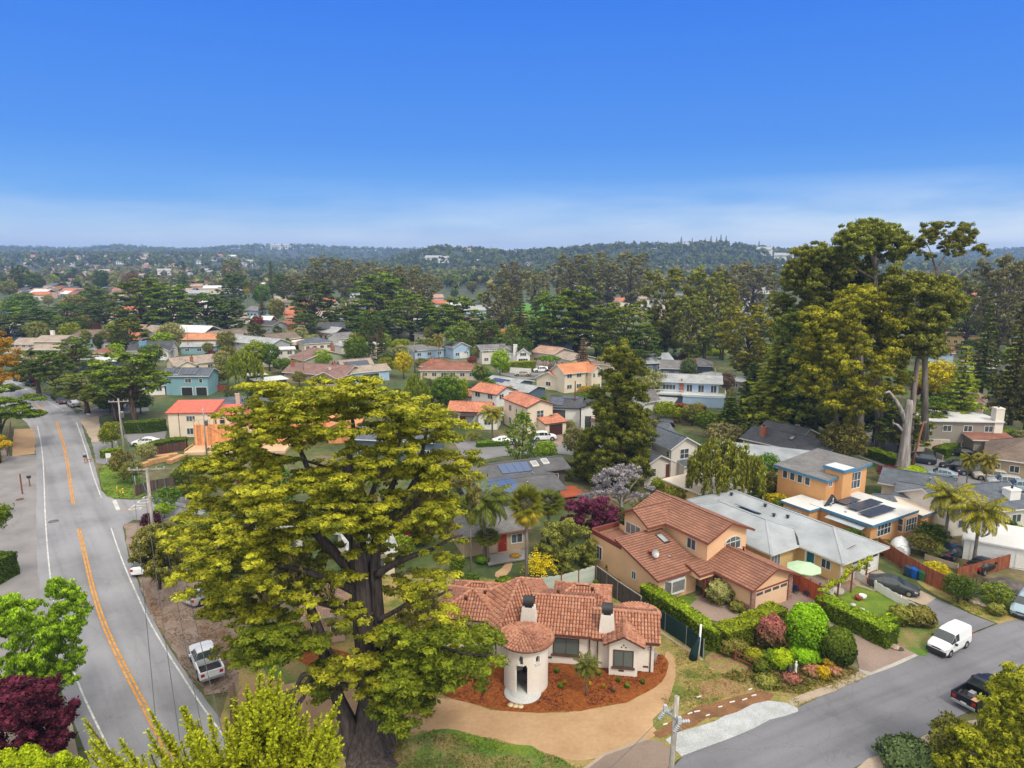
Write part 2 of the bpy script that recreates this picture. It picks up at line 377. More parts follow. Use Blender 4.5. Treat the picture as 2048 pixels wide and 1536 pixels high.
def asphalt(name,col,dark=.75,sc=.12,ang=None):
    if name in MC: return MC[name]
    m,t,b=newmat(name); MC[name]=m; tcn=t.nodes.new('ShaderNodeTexCoord')
    a=nd('ShaderNodeTexNoise',t,Scale=sc,Detail=5,Roughness=.55); c=nd('ShaderNodeTexNoise',t,Scale=18,Detail=2); v=nd('ShaderNodeTexNoise',t,Scale=.5,Detail=4,Distortion=1.5)
    for q in (a,c,v): t.links.new(tcn.outputs['Object'],q.inputs[0])
    k=ramp_(a.outputs[0],[(.3,tuple(x*dark for x in col)),(.5,col),(.7,tuple(x*1.14 for x in col))],t)
    k=mix_(1.0,k,ramp_(c.outputs[0],[(.25,(.82,)*3),(.75,(1.15,)*3)],t),t,'MULTIPLY')
    if ang is not None:
        mp0=t.nodes.new('ShaderNodeMapping'); mp0.inputs['Rotation'].default_value=(0,0,-R(ang)); t.links.new(tcn.outputs['Object'],mp0.inputs[0]); mpn=t.nodes.new('ShaderNodeMapping'); mpn.inputs['Scale'].default_value=(.03,.7,1); t.links.new(mp0.outputs[0],mpn.inputs[0]); sn=nd('ShaderNodeTexNoise',t,Scale=1.0,Detail=3,Roughness=.5); t.links.new(mpn.outputs[0],sn.inputs[0])
        k=mix_(1.0,k,ramp_(sn.outputs[0],[(.36,(.86,)*3),(.5,(1,)*3),(.66,(1.07,)*3)],t),t,'MULTIPLY')
    pn=nd('ShaderNodeTexNoise',t,Scale=.35,Detail=8,Roughness=.7,Distortion=.6); t.links.new(tcn.outputs['Object'],pn.inputs[0]); k=mix_(1.0,k,ramp_(pn.outputs[0],[(.33,(.86,)*3),(.42,(1,)*3),(.68,(1,)*3),(.74,(1.16,1.12,1.05))],t),t,'MULTIPLY')
    # fine crack network
    wv=nd('ShaderNodeTexVoronoi',t,Scale=.16); wv.feature='DISTANCE_TO_EDGE'
    mxx=t.nodes.new('ShaderNodeVectorMath'); mxx.operation='ADD'; t.links.new(tcn.outputs['Object'],mxx.inputs[0]); t.links.new(v.outputs['Color'],mxx.inputs[1]); t.links.new(mxx.outputs[0],wv.inputs[0])
    k=mix_(1.0,k,ramp_(wv.outputs['Distance'],[(0,(.86,)*3),(.008,(1,)*3)],t),t,'MULTIPLY')
    t.links.new(k,b.inputs[0]); b.inputs['Roughness'].default_value=.9; b.inputs['Specular IOR Level'].default_value=.2
    return m
ASPH=asphalt('grey_asphalt',(.25,.25,.26),ang=128); ASPD=asphalt('dark_asphalt',(.175,.175,.19),ang=25); ASPB=asphalt('old_brown_asphalt',(.225,.212,.208),.8,.3); ASPR=asphalt('side_street_asphalt',(.21,.205,.21))
TAN=mat('decomposed_granite',(.46,.305,.17),.95,.2,.22,.4,3,col2=(.35,.215,.11),fine=.08); MULCH=mat('red_bark_mulch',(.27,.078,.014),.95,.4,2.5,.6,9,col2=(.17,.05,.010),fine=.35)
DRYG=mat('dry_patchy_grass',(.32,.235,.085),.95,.3,.5,.4,7,col2=(.12,.145,.025),fine=.25,c2pos=(.38,.58)); LAWN=mat('green_lawn',(.16,.21,.02),.95,.3,.8,.4,8,col2=(.08,.15,.015),fine=.2)
LAWNP=mat('worn_lawn',(.23,.17,.07),.95,.3,.45,.4,8,col2=(.08,.16,.02),fine=.25,c2pos=(.40,.60)); DIRT=mat('brown_dirt',(.23,.115,.05),.95,.3,.7,.4,5,fine=.2,col2=(.15,.075,.035)); GRAV=mat('pale_gravel',(.44,.46,.46),.95,.2,.8,.5,14,fine=.25,col2=(.33,.34,.34))
PINK=mat('pinkish_concrete',(.29,.215,.175),.9,.2,.3,.15,8); TANP=mat('tan_concrete',(.40,.32,.24),.9,.2,.3,.15,8); NEEDLE=mat('needle_litter',(.17,.09,.05),.95,.3,1,.4,6,col2=(.25,.19,.14)); PAINTW=mat('road_paint_white',(.62,.62,.58),.7,.4,1.2,0,fine=.25,bscale=5); PAINTY=mat('road_paint_yellow',(.62,.29,.05),.7,.35,1.2,0,fine=.25,bscale=5)
POST=mat('flower_ground',(.22,.21,.05),.95,.4,1.4,.5,6,col2=(.24,.13,.08),fine=.3)
E0=.012
# frontages left of the main road, then the road itself
sheet('frontage_pavement',[(-160,900),(0,885),(20,912),(72,910),(80,960),(78,1040),(82,1150),(90,1250),(110,1400),(150,1600),(-400,1600)],ASPB,E0*.5)
sheet('road',[(-40,752),(20,752),(62,778),(110,797),(160,828),(166,862),(182,905),(196,955),(206,990),(240,1001),(330,997),(420,990),(420,1030),(330,1040),(244,1040),(252,1095),(275,1165),(305,1240),(352,1318),(420,1410),(520,1540),(620,1660),(2199,3894),(753,5198),(230,1660),(170,1500),(120,1380),(88,1265),(76,1150),(72,1040),(74,960),(72,905),(66,865),(50,840),(0,812),(-40,800)],ASPH,E0,.06,smooth=1)
sheet('side_street',[(150,828),(200,812),(290,806),(300,822),(210,830),(170,846)],ASPR,E0*1.4)
sheet('verge_dirt',[(160,838),(196,832),(202,862),(200,884),(184,884),(172,862)],TANP,E0*1.5,.15)
sheet('driveway',[(184,882),(205,884),(232,880),(245,912),(222,930),(192,926)],ASPR,E0*1.2)
sheet('driveway',[(240,862),(300,852),(335,858),(330,878),(262,890)],ASPR,E0*1.6)
sheet('dirt_pad',[(28,858),(68,857),(71,880),(70,908),(24,913)],TAN,E0*1.8,.1)
sheet('roadside_lawn',[(196,934),(240,922),(280,945),(300,975),(292,994),(225,999),(206,985)],LAWN,E0*1.7,.15,smooth=1)
sheet('gravel_shoulder',[(248,1048),(300,1045),(320,1085),(420,1180),(470,1280),(480,1380),(412,1392),(352,1312),(308,1240),(280,1168),(256,1095)],mat('shoulder_dirt',(.27,.21,.17),.95,.25,.6,.3,8,col2=(.19,.13,.095)),E0*1.6,.25)
sheet('needle_bed',[(395,1225),(440,1235),(500,1290),(480,1350),(430,1330),(395,1262)],NEEDLE,E0*2.4,.4,smooth=1)
sheet('needle_bed',[(284,1170),(300,1172),(340,1240),(330,1262),(300,1228)],NEEDLE,E0*2.4,.3,smooth=1)
sheet('frontage_lawn',[(-30,1400),(100,1395),(135,1420),(165,1536),(150,1620),(-60,1620)],TANP,E0*2.1,.1)
# right hand street and its edges
sheet('road_right',[(1123,2224),(804,1777),(1290,1600),(1365,1512),(1600,1412),(1722,1352),(1835,1311),(1905,1283),(1992,1250),(2060,1228),(2400,1120),(2700,1250),(2050,1366),(1880,1452),(1805,1492),(1720,1530),(1560,1620)],ASPD,E0*1.1,.05)
sheet('yard_ground',[(905,1150),(1190,1180),(1290,1225),(1400,1310),(1440,1345),(1560,1385),(1740,1340),(1725,1353),(1600,1412),(1365,1512),(1330,1540),(1160,1560),(880,1540),(700,1560),(480,1560),(440,1440),(480,1300),(560,1240),(700,1150)],DRYG,E0*1.5,.1)
sheet('dirt_path',[(470,1368),(560,1362),(690,1362),(760,1398),(860,1395),(905,1398),(1010,1424),(1110,1428),(1190,1420),(1260,1398),(1305,1372),(1332,1335),(1330,1300),(1350,1320),(1352,1370),(1330,1410),(1300,1450),(1310,1462),(1275,1492),(1190,1520),(1150,1524),(1080,1502),(1000,1484),(930,1468),(860,1462),(780,1470),(600,1470),(480,1440)],TAN,E0*2.4,.2,smooth=1)
sheet('mulch_bed',[(880,1385),(905,1340),(1000,1330),(1200,1325),(1322,1305),(1338,1322),(1336,1345),(1318,1370),(1290,1390),(1240,1408),(1180,1420),(1100,1427),(1020,1423),(960,1412),(910,1400)],MULCH,.05,.12,smooth=1,thick=.05)
sheet('mulch_bed',[(560,1300),(690,1295),(720,1340),(700,1362),(640,1350)],MULCH,.05,.2,smooth=1,thick=.05)
sheet('lawn',[(850,1462),(905,1458),(960,1476),(1040,1494),(1110,1512),(1160,1536),(1170,1600),(700,1600),(760,1500)],LAWNP,E0*2.8,.2,smooth=1)
sheet('lawn',[(880,1459),(925,1462),(1040,1494),(1100,1512),(1060,1520),(940,1490)],LAWN,E0*3.3,.3,smooth=1)
sheet('lawn',[(520,1318),(600,1300),(650,1340),(640,1362),(540,1366)],LAWNP,E0*2.9,.3,smooth=1)
sheet('driveway_apron',[(1150,1600),(1175,1535),(1210,1512),(1290,1480),(1320,1482),(1352,1510),(1290,1600)],asphalt('brown_driveway',(.23,.175,.14)),E0*2.9,.05)
sheet('driveway_edge',[(1165,1537),(1205,1508),(1292,1475),(1292,1481),(1208,1513),(1172,1540)],TANP,E0*3.4,.03)
sheet('brown_strip',[(1305,1462),(1345,1432),(1400,1415),(1500,1388),(1530,1378),(1545,1388),(1535,1402),(1450,1432),(1352,1466),(1325,1478)],DIRT,E0*2.8,.3)
sheet('brown_patch',[(1400,1360),(1470,1345),(1520,1370),(1500,1388),(1420,1402),(1380,1385)],mat('raked_soil',(.30,.17,.09),.95,.3,1,.4,6,col2=(.24,.17,.06)),E0*2.7,.5,smooth=1)
sheet('gravel_strip',[(1328,1478),(1352,1468),(1400,1450),(1478,1425),(1510,1412),(1538,1401),(1570,1404),(1592,1414),(1594,1421),(1480,1468),(1366,1516),(1350,1500)],GRAV,.05,.16,thick=.05)
sheet('flower_bed',[(1440,1352),(1408,1322),(1420,1300),(1500,1275),(1560,1262),(1640,1285),(1700,1335),(1712,1348),(1660,1372),(1600,1392),(1560,1392),(1500,1378)],POST,.04,.2,smooth=1,thick=.04)
sheet('concrete_verge',[(1575,1402),(1610,1388),(1690,1352),(1722,1342),(1738,1352),(1690,1374),(1602,1410),(1585,1414)],TANP,E0*3,.12)
sheet('concrete_apron',[(1716,1338),(1724,1349),(1740,1351),(1790,1333),(1838,1310),(1828,1304),(1778,1322),(1742,1334)],CONC,.03,.02,thick=.03)
sheet('driveway',[(1362,1205),(1390,1195),(1440,1178),(1505,1200),(1520,1216),(1580,1186),(1640,1176),(1680,1206),(1790,1283),(1830,1308),(1742,1345),(1718,1338),(1712,1300),(1640,1240),(1560,1232),(1490,1256),(1420,1240)],PINK,E0*2.6,.04)
sheet('garage_driveway',[(1700,1160),(1758,1140),(1830,1176),(1872,1196),(1850,1212),(1760,1178),(1735,1190)],TANP,E0*2.2,.04)
sheet('patio',[(1560,1175),(1640,1142),(1735,1160),(1740,1185),(1660,1200),(1620,1180)],mat('brown_patio',(.26,.19,.15),.9,.25,.6),E0*1.9,.04)
sheet('driveway',[(1846,1214),(1868,1196),(1900,1210),(1950,1232),(1990,1247),(1940,1268),(1905,1283),(1880,1268),(1875,1240)],ASPD,E0*2,.05)
sheet('grass_verge',[(1868,1190),(1835,1165),(1850,1150),(1950,1195),(2048,1225),(2100,1218),(2060,1232),(1995,1248),(1945,1228)],DRYG,E0*2.1,.15)
sheet('front_lawn',[(1655,1205),(1715,1172),(1820,1205),(1832,1215),(1780,1250),(1770,1260),(1700,1238)],LAWN,E0*3,.06)
sheet('front_lawn',[(1785,1262),(1845,1235),(1900,1262),(1850,1310),(1832,1308),(1795,1290)],LAWNP,E0*2.9,.15)
sheet('garden_lawn',[(1940,1200),(2000,1175),(2048,1200),(2048,1222),(1990,1222)],LAWN,E0*2.9,.3)
sheet('court_lawn',[(1330,1195),(1350,1185),(1395,1198),(1378,1212),(1345,1210)],LAWN,E0*3.4,.05)
sheet('sandy_verge',[(1700,1548),(1735,1518),(1800,1494),(1860,1467),(1905,1445),(1960,1440),(1960,1620),(1600,1620)],TANP,E0*2.3,.12)
sheet('back_street',[(1690,875),(1760,862),(1800,880),(1850,905),(1930,940),(2060,985),(2200,1030),(2200,1090),(2048,1030),(1960,1004),(1900,985),(1830,955),(1770,935),(1700,905)],ASPR,E0,.05,smooth=1)
sheet('back_driveway',[(1830,875),(1880,880),(1905,898),(1870,915),(1835,898)],PINK,E0*1.5,.04)
sheet('middle_street',[(900,868),(960,884),(1040,880),(1120,876),(1165,890),(1180,915),(1100,905),(1010,912),(930,925)],ASPR,E0,.05)
sheet('middle_driveway',[(1078,868),(1105,858),(1140,880),(1118,892)],PINK,E0*1.5,.04)
sheet('far_street',[(980,725),(1040,722),(1110,735),(1120,750),(1050,760),(1000,748)],ASPR,E0,.05)
sheet('garden_path',[(985,1150),(1010,1132),(1012,1115),(985,1100),(1000,1085),(1040,1080),(1045,1100),(1022,1112),(1026,1135),(1005,1160)],TAN,E0*2.5,.06,smooth=1)
sheet('golf_green',[(1005,612),(1080,604),(1120,612),(1100,650),(1020,645)],mat('golf_grass',(.10,.24,.03),.95,.2,.05),E0,1,smooth=1)
# painted lines on the main road
def stripe(name,px,wd,m,lev=.03):
    pts=[P(*p) for p in px]; mb=MB()
    o=[]
    for i,p in enumerate(pts):
        d=(pts[min(i+1,len(pts)-1)]-pts[max(0,i-1)]).normalized(); s=Vector((d.y,-d.x,0))*wd/2; o.append((p+s,p-s))
    for (a,b),(c,d) in zip(o,o[1:]):
        z=Vector((0,0,lev)); mb.face([b+z,a+z,c+z,d+z][::-1])
    return tag(mb.build(name,m),kind='structure')
def curve_pts(px,n=6):
    out=[]
    for i in range(len(px)-1):
        p0=px[max(0,i-1)];p1=px[i];p2=px[i+1];p3=px[min(len(px)-1,i+2)]
        for k in range(n):
            t=k/n; out.append(tuple(.5*((2*p1[j])+(-p0[j]+p2[j])*t+(2*p0[j]-5*p1[j]+4*p2[j]-p3[j])*t*t+(-p0[j]+3*p1[j]-3*p2[j]+p3[j])*t**3) for j in (0,1)))
    return out+[px[-1]]
stripe('edge_line',curve_pts([(75,852),(84,900),(88,960),(91,1040),(98,1130),(108,1200),(130,1290),(160,1375),(197,1456),(250,1560)]),.14,PAINTW)
stripe('edge_line',curve_pts([(153,845),(172,900),(186,950),(203,996)]),.14,PAINTW)
stripe('edge_line',curve_pts([(222,1056),(245,1122),(272,1185),(300,1245),(335,1305),(370,1360),(408,1418),(500,1545)]),.14,PAINTW)
stripe('edge_line',curve_pts([(10,756),(45,775),(80,795),(128,822)]),.14,PAINTW)
for dx in (-1,1):
    stripe('centre_line',curve_pts([(113+dx*1.6,843),(130+dx*1.8,900),(139+dx*2,955),(147+dx*2.2,1009)]),.16,PAINTY)
    stripe('centre_line',curve_pts([(158+dx*2.5,1058),(172+dx*2.8,1120),(189+dx*3.2,1190),(213+dx*3.8,1260),(248+dx*4.4,1335),(287+dx*5,1410),(318+dx*5.4,1470),(360+dx*6,1550)]),.17,PAINTY)
stripe('centre_line',curve_pts([(70,808),(85,818),(95,826)]),.3,PAINTY)
stripe('stop_line',[(228,1000),(237,1021)],.5,PAINTW); stripe('side_centre_line',[(240,1021),(270,1017),(302,1013)],.22,PAINTY)
stripe('stop_line',[(169,822),(178,830)],.5,PAINTW); stripe('side_kerb_line',[(150,815),(176,822),(192,822)],.3,CONC)
def text_on(name,body,px,size,rot,m,z=.035,parent=None):
    cu=bpy.data.curves.new(name,'FONT'); cu.body=body; cu.size=size; cu.align_x='CENTER'; cu.align_y='CENTER'
    o=bpy.data.objects.new(name,cu); p=P(*px); dg=bpy.context.evaluated_depsgraph_get(); COL.objects.link(o); dg.update()
    me=bpy.data.meshes.new_from_object(o.evaluated_get(dg)); bpy.data.objects.remove(o); me.materials.clear(); me.materials.append(m)
    q=link(name,me); q.location=(p.x,p.y,z); q.rotation_euler=(0,0,rot); return q
tw=text_on('stop_lettering','STOP',(286,1006),2.4,R(96),PAINTW); tag(tw,kind='structure')
# ================================================================ HOUSES
def clip(poly,ax,lo,hi):
    def half(ps,f):
        o=[]
        for i in range(len(ps)):
            a,b=ps[i],ps[(i+1)%len(ps)]; fa,fb=f(a),f(b)
            if fa>=0: o.append(a)
            if fa*fb<0: t=fa/(fa-fb); o.append(a.lerp(b,t))
        return o
    p=half(poly,lambda q:q[ax]-lo)
    return half(p,lambda q:hi-q[ax]) if p else p
def plane_axes(ps):
    nrm=Vector((0,0,0))
    for i in range(1,len(ps)-1): nrm+=(ps[i]-ps[0]).cross(ps[i+1]-ps[0])
    if nrm.z<0: nrm=-nrm
    nrm.normalize(); e=Vector((0,0,1)).cross(nrm); e=e.normalized() if e.length>.02 else Vector((1,0,0)); return nrm,e,nrm.cross(e)
def tiles(mb,poly,mi=0,step=.40,wid=.27,hgt=.07):
    ps=[Vector(p) for p in poly]; n,e,u=plane_axes(ps); o=ps[0]
    q=[Vector(((p-o).dot(e),(p-o).dot(u))) for p in ps]
    u0,u1=min(a.x for a in q),max(a.x for a in q); v0,v1=min(a.y for a in q),max(a.y for a in q)
    pl=[(a.x,a.y) for a in q]; r=random.Random(int(abs(u1*100)+abs(v1*37)))
    i=0; x=u0+wid/2
    while x<u1:
        y=v0+.02; 
        while y<v1:
            cx,cy=x,y+step/2
            if in_poly((cx,cy),pl):
                rv=r.random(); rr=wid*.46; base=len(mb.v)
                for (yy,lift,sc) in ((y-.05,.055,1.0),(min(y+step,v1),.0,.84)):
                    for k in range(6):
                        th_=PI*k/5; p=o+e*(x+math.cos(th_)*rr*sc)+u*yy+n*(lift+math.sin(th_)*hgt*sc*1.35)
                        mb.v.append(tuple(p))
                for k in range(5):
                    mb.f.append((base+k,base+k+1,base+6+k+1,base+6+k)[::-1]); mb.uv.append([(rv,r.random())]*4); mb.m.append(mi); mb.sm.append(True)
                mb.f.append(tuple(base+k for k in range(6))); mb.uv.append([(rv,0)]*6); mb.m.append(mi); mb.sm.append(False)
            y+=step
        x+=wid
def ridge_tiles(mb,a,b,mi=0,wid=.3,step=.42):
    a=Vector(a);b=Vector(b); L=(b-a).length; d=(b-a)/L; side=d.cross(Vector((0,0,1))).normalized(); up=side.cross(d); r=random.Random(int(L*50))
    k=0
    while k*step<L:
        p0=a+d*(k*step-.03); p1=a+d*min(L,(k+1)*step); rv=r.random(); base=len(mb.v)
        for p,sc,l in ((p0,1,.07),(p1,.85,.03)):
            for j in range(6):
                t=PI*j/5; mb.v.append(tuple(p+side*math.cos(t)*wid*.55*sc+up*(l+math.sin(t)*.14*sc)))
        for j in range(5): mb.f.append((base+j,base+j+1,base+7+j,base+6+j)); mb.uv.append([(rv,0)]*4); mb.m.append(mi); mb.sm.append(True)
        mb.f.append(tuple(base+j for j in range(6))); mb.uv.append([(rv,0)]*6); mb.m.append(mi); mb.sm.append(False)
        k+=1
def courses(mb,poly,mi=0,step=.34,lift=.045):
    ps=[Vector(p) for p in poly]; n,e,u=plane_axes(ps); o=ps[0]
    q=[Vector(((p-o).dot(e),(p-o).dot(u))) for p in ps]; v0,v1=min(a.y for a in q),max(a.y for a in q); y=v0; i=0
    while y<v1-.01:
        c=clip(q,1,y,min(y+step,v1))
        if len(c)>2:
            f=[o+e*a.x+u*a.y+n*(.01+lift*(1-(a.y-y)/step)) for a in c]
            off=(i%2)*.17; uv=[(a.x+off,a.y) for a in c]
            mb.face(f,uv,mi)
            low=[a for a in c if abs(a.y-y)<1e-4]
            if len(low)>=2:
                low.sort(key=lambda a:a.x); a,b=low[0],low[-1]
                A=o+e*a.x+u*a.y;B=o+e*b.x+u*b.y; mb.face([A,B,B+n*(lift+.01),A+n*(lift+.01)],[(0,0)]*4,mi)
        y+=step; i+=1
def tilemat(name,stops,rough=.8):
    if name in MC: return MC[name]
    m,t,b=newmat(name); MC[name]=m; uv=t.nodes.new('ShaderNodeUVMap'); s=nd('ShaderNodeSeparateXYZ',t); t.links.new(uv.outputs[0],s.inputs[0])
    tcn=t.nodes.new('ShaderNodeTexCoord'); n=nd('ShaderNodeTexNoise',t,Scale=5,Detail=3); t.links.new(tcn.outputs['Object'],n.inputs[0])
    c=ramp_(s.outputs[0],stops,t); c=mix_(1.0,c,ramp_(n.outputs[0],[(.3,(.8,)*3),(.7,(1.15,)*3)],t),t,'MULTIPLY')
    t.links.new(c,b.inputs[0]); b.inputs['Roughness'].default_value=rough; b.inputs['Specular IOR Level'].default_value=.25; return m
SPAN=tilemat('clay_barrel_tile',[(0,(.28,.115,.07)),(.15,(.39,.165,.10)),(.55,(.44,.20,.125)),(.88,(.46,.24,.155)),(1,(.29,.13,.085))])
SPANU=mat('clay_tile_bed',(.11,.045,.03),.9,.3,2,.3)
PEACHT=shingle('flat_concrete_tile',(.275,.13,.085),.34,.42,.28,.85,.2,.55)
TRIM=mat('white_trim',(.66,.66,.64),.6,.1,1,0)
def rz(w,x,y):
    x0,y0,x1,y1,h,rt,rise=w['r']; W=x1-x0; D=y1-y0; xm=(x0+x1)/2; ym=(y0+y1)/2
    x=min(max(x,x0),x1); y=min(max(y,y0),y1)
    if rt=='gx': return h+rise*(1-abs(y-ym)/(D/2))
    if rt=='gy': return h+rise*(1-abs(x-xm)/(W/2))
    if rt in('hx','hy'): hf=min(W,D)/2; return h+rise*min(min(x-x0,x1-x,y-y0,y1-y)/hf,1)
    if rt=='sb': return h+rise*(y-y0)/D
    if rt=='sf': return h+rise*(y1-y)/D
    if rt=='sr': return h+rise*(x-x0)/W
    if rt=='sl': return h+rise*(x1-x)/W
    return h
def roof_polys(w):
    x0,y0,x1,y1,h,rt,rise=w['r']; W=x1-x0; D=y1-y0; xm=(x0+x1)/2; ym=(y0+y1)/2; a,b,c,d=(x0,y0),(x1,y0),(x1,y1),(x0,y1)
    Z=lambda p:(p[0],p[1],rz(w,*p))
    if rt=='gx': r0,r1=(x0,ym),(x1,ym); return [[Z(a),Z(b),Z(r1),Z(r0)],[Z(r0),Z(r1),Z(c),Z(d)]],[(Z(r0),Z(r1))]
    if rt=='gy': r0,r1=(xm,y0),(xm,y1); return [[Z(a),Z(r0),Z(r1),Z(d)],[Z(r0),Z(b),Z(c),Z(r1)]],[(Z(r0),Z(r1))]
    if rt in('hx','hy'):
        hf=min(W,D)/2
        if W>=D: r0,r1=(x0+hf,ym),(x1-hf,ym)
        else: r0,r1=(xm,y0+hf),(xm,y1-hf)
        if abs(W-D)<.1:
            m=Z((xm,ym)); return [[Z(a),Z(b),m],[Z(b),Z(c),m],[Z(c),Z(d),m],[Z(d),Z(a),m]],[(Z(q),m) for q in (a,b,c,d)]
        A,B,C,D_,r,s=Z(a),Z(b),Z(c),Z(d),Z(r0),Z(r1)
        if W>=D: return [[A,B,s,r],[B,C,s],[C,D_,r,s],[D_,A,r]],[(r,s),(A,r),(D_,r),(B,s),(C,s)]
        return [[A,B,r],[B,C,s,r],[C,D_,s],[D_,A,r,s]],[(r,s),(A,r),(B,r),(C,s),(D_,s)]
    return [[Z(a),Z(b),Z(c),Z(d)]],[]
FOOT=[]
class House:
    def __init__(s,name,label,cat,A,B,z,wall,roof,trim=None,group=None,rot=None,zb=0):
        a=P(*A,z); 
        if rot is None: b=P(*B,z); rot=math.atan2(b.y-a.y,b.x-a.x); s.W=(b-a).length
        else: rot=R(rot)
        s.rot=rot; s.z=z; s.o=thing(name,label,cat,(a.x,a.y,zb),rot,group); s.wall=wall; s.roof=roof; s.trim=trim or TRIM; s.mb={}; s.w=[]
    def M(s,part,m):
        k=(part,m.name)
        if k not in s.mb: s.mb[k]=(MB(),m)
        return s.mb[k][0]
    def wing(s,x0,y0,x1,y1,h,rt='gx',rise=1.2,o=.5,z0=0,wall=None,roof=None,t=.18,trim=None,win='',style='flat',deck=False,fz=0):
        w={'r':(x0,y0,x1,y1,h,rt,rise),'o':o,'z0':z0}; s.w.append(w); FOOT.append((s.o,x0,y0,x1,y1)); wall=wall or s.wall; roof=roof or s.roof; trim=trim or s.trim
        X0,Y0,X1,Y1=x0+o,y0+o,x1-o,y1-o; mb=s.M('wall',wall); n=.03
        if o==0: n=0
        for (p,q) in (((X0,Y0),(X1,Y0)),((X1,Y0),(X1,Y1)),((X1,Y1),(X0,Y1)),((X0,Y1),(X0,Y0))):
            top=[]; 
            for f in (1,.5,0):
                a=(lerp(p[0],q[0],f),lerp(p[1],q[1],f)); top.append((a[0],a[1],rz(w,*a)-t*.7))
            L=math.dist(p,q); pts=[(p[0],p[1],z0),(q[0],q[1],z0)]+top
            mb.face(pts,[(0,z0),(L,z0)]+[(L*f,tt[2]) for f,tt in zip((1,.5,0),top)])
        if not deck:
            pl,rd=roof_polys(w)
            if style=='span':
                m2=s.M('roof',SPAN); ub=s.M('roof_base',SPANU); ub.slab(pl,t,0,0)
                for p in pl: tiles(m2,p)
                for a,b in rd: ridge_tiles(m2,a,b)
            elif style=='course':
                m2=s.M('roof',roof); s.M('roof_base',trim).slab(pl,t,0,0)
                for p in pl: courses(m2,p)
                for a,b in rd: m2.beam(Vector(a)+Vector((0,0,.05)),Vector(b)+Vector((0,0,.05)),.26,.12)
            else:
                k=('roof',roof.name)
                if k not in s.mb: s.mb[k]=(MB(),[roof,trim])
                s.mb[k][0].slab(pl,t,0,1)
                if s.z and rt!='flat':
                    for a,b in rd: s.mb[k][0].beam(Vector(a),Vector(b),.25,.06,0)
        if win:
            i=0
            while i<len(win):
                f=win[i]; c=int(win[i+1]); i+=2; st=max(1,int(round((h-z0)/2.8)))
                lo,hi=(X0,X1) if f in 'fb' else (Y0,Y1)
                for q in range(c):
                    u=lo+(hi-lo)*(q+.5)/c; ww=min(1.5,(hi-lo)/c*.55)
                    for fl in range(st): s.win(w,f,u,z0+fl*2.75+.95,ww,1.15,2,1)
        return w
    def fpt(s,w,f,u,d):
        x0,y0,x1,y1=w['r'][:4]; o=w['o']
        return {'f':(u,y0+o-d),'b':(u,y1-o+d),'l':(x0+o-d,u),'r':(x1-o+d,u)}[f]
    def fbox(s,mb,w,f,u0,u1,z0,z1,d0,d1,mi=0):
        a=s.fpt(w,f,u0,d0); b=s.fpt(w,f,u1,d1); mb.box(a[0],a[1],z0,b[0],b[1],z1,mi)
    def win(s,w,f,u,zs,ww,hh,nx=2,ny=1,frame=None,name='window',glass=None,sill=False,fw=.09,arch=False):
        fr=frame or TRIM; mb=MB(); u0,u1=u-ww/2,u+ww/2
        s.fbox(mb,w,f,u0,u1,zs,zs+fw,-.02,.06); s.fbox(mb,w,f,u0,u1,zs+hh-fw,zs+hh,-.02,.06)
        s.fbox(mb,w,f,u0,u0+fw,zs+fw,zs+hh-fw,-.02,.06); s.fbox(mb,w,f,u1-fw,u1,zs+fw,zs+hh-fw,-.02,.06)
        for i in range(1,nx): c=lerp(u0,u1,i/nx); s.fbox(mb,w,f,c-.035,c+.035,zs+fw,zs+hh-fw,-.02,.05)
        for i in range(1,ny): c=lerp(zs,zs+hh,i/ny); s.fbox(mb,w,f,u0+fw,u1-fw,c-.03,c+.03,-.02,.048)
        if sill: s.fbox(mb,w,f,u0-.12,u1+.12,zs-.16,zs-.005,-.02,.14)
        o=mb.build(name,fr,s.o); g=MB(); s.fbox(g,w,f,u0+fw*.9,u1-fw*.9,zs+fw*.9,zs+hh-fw*.9,-.015,.018)
        g.build('pane',glass or GL,o)
        return o
    def garage(s,w,f,u,ww,hh,m,nwin=4,panels=4,frame=None):
        mb=MB(); s.fbox(mb,w,f,u-ww/2,u+ww/2,.02,hh,-.01,.03)
        for i in range(1,panels): s.fbox(mb,w,f,u-ww/2,u+ww/2,hh*i/panels-.02,hh*i/panels+.015,.03,.045)
        o=mb.build('garage_door',m,s.o)
        if nwin:
            g=MB()
            for i in range(nwin):
                c=u-ww/2+ww*(i+.5)/nwin; s.fbox(g,w,f,c-ww/nwin*.40,c+ww/nwin*.40,hh*.79,hh*.93,.028,.04)
            g.build('pane',GL,o)
        fb=MB(); fm=frame or s.trim
        s.fbox(fb,w,f,u-ww/2-.14,u-ww/2,.0,hh+.14,-.01,.07); s.fbox(fb,w,f,u+ww/2,u+ww/2+.14,0,hh+.14,-.01,.07); s.fbox(fb,w,f,u-ww/2,u+ww/2,hh,hh+.14,-.01,.07)
        fb.build('garage_frame',fm,s.o); return o
    def door(s,w,f,u,ww,hh,m,z0=.05):
        mb=MB(); s.fbox(mb,w,f,u-ww/2,u+ww/2,z0,z0+hh,-.01,.035); o=mb.build('door',m,s.o)
        h=MB(); s.fbox(h,w,f,u+ww*.33,u+ww*.4,z0+hh*.45,z0+hh*.5,.035,.08); h.build('handle',GREYM,o)
        fb=MB(); s.fbox(fb,w,f,u-ww/2-.09,u-ww/2,z0,z0+hh+.09,-.01,.06); s.fbox(fb,w,f,u+ww/2,u+ww/2+.09,z0,z0+hh+.09,-.01,.06); s.fbox(fb,w,f,u-ww/2,u+ww/2,z0+hh,z0+hh+.09,-.01,.06)
        fb.build('door_frame',s.trim,o); return o
    def part(s,name,mb,m): return mb.build(name,m,s.o)
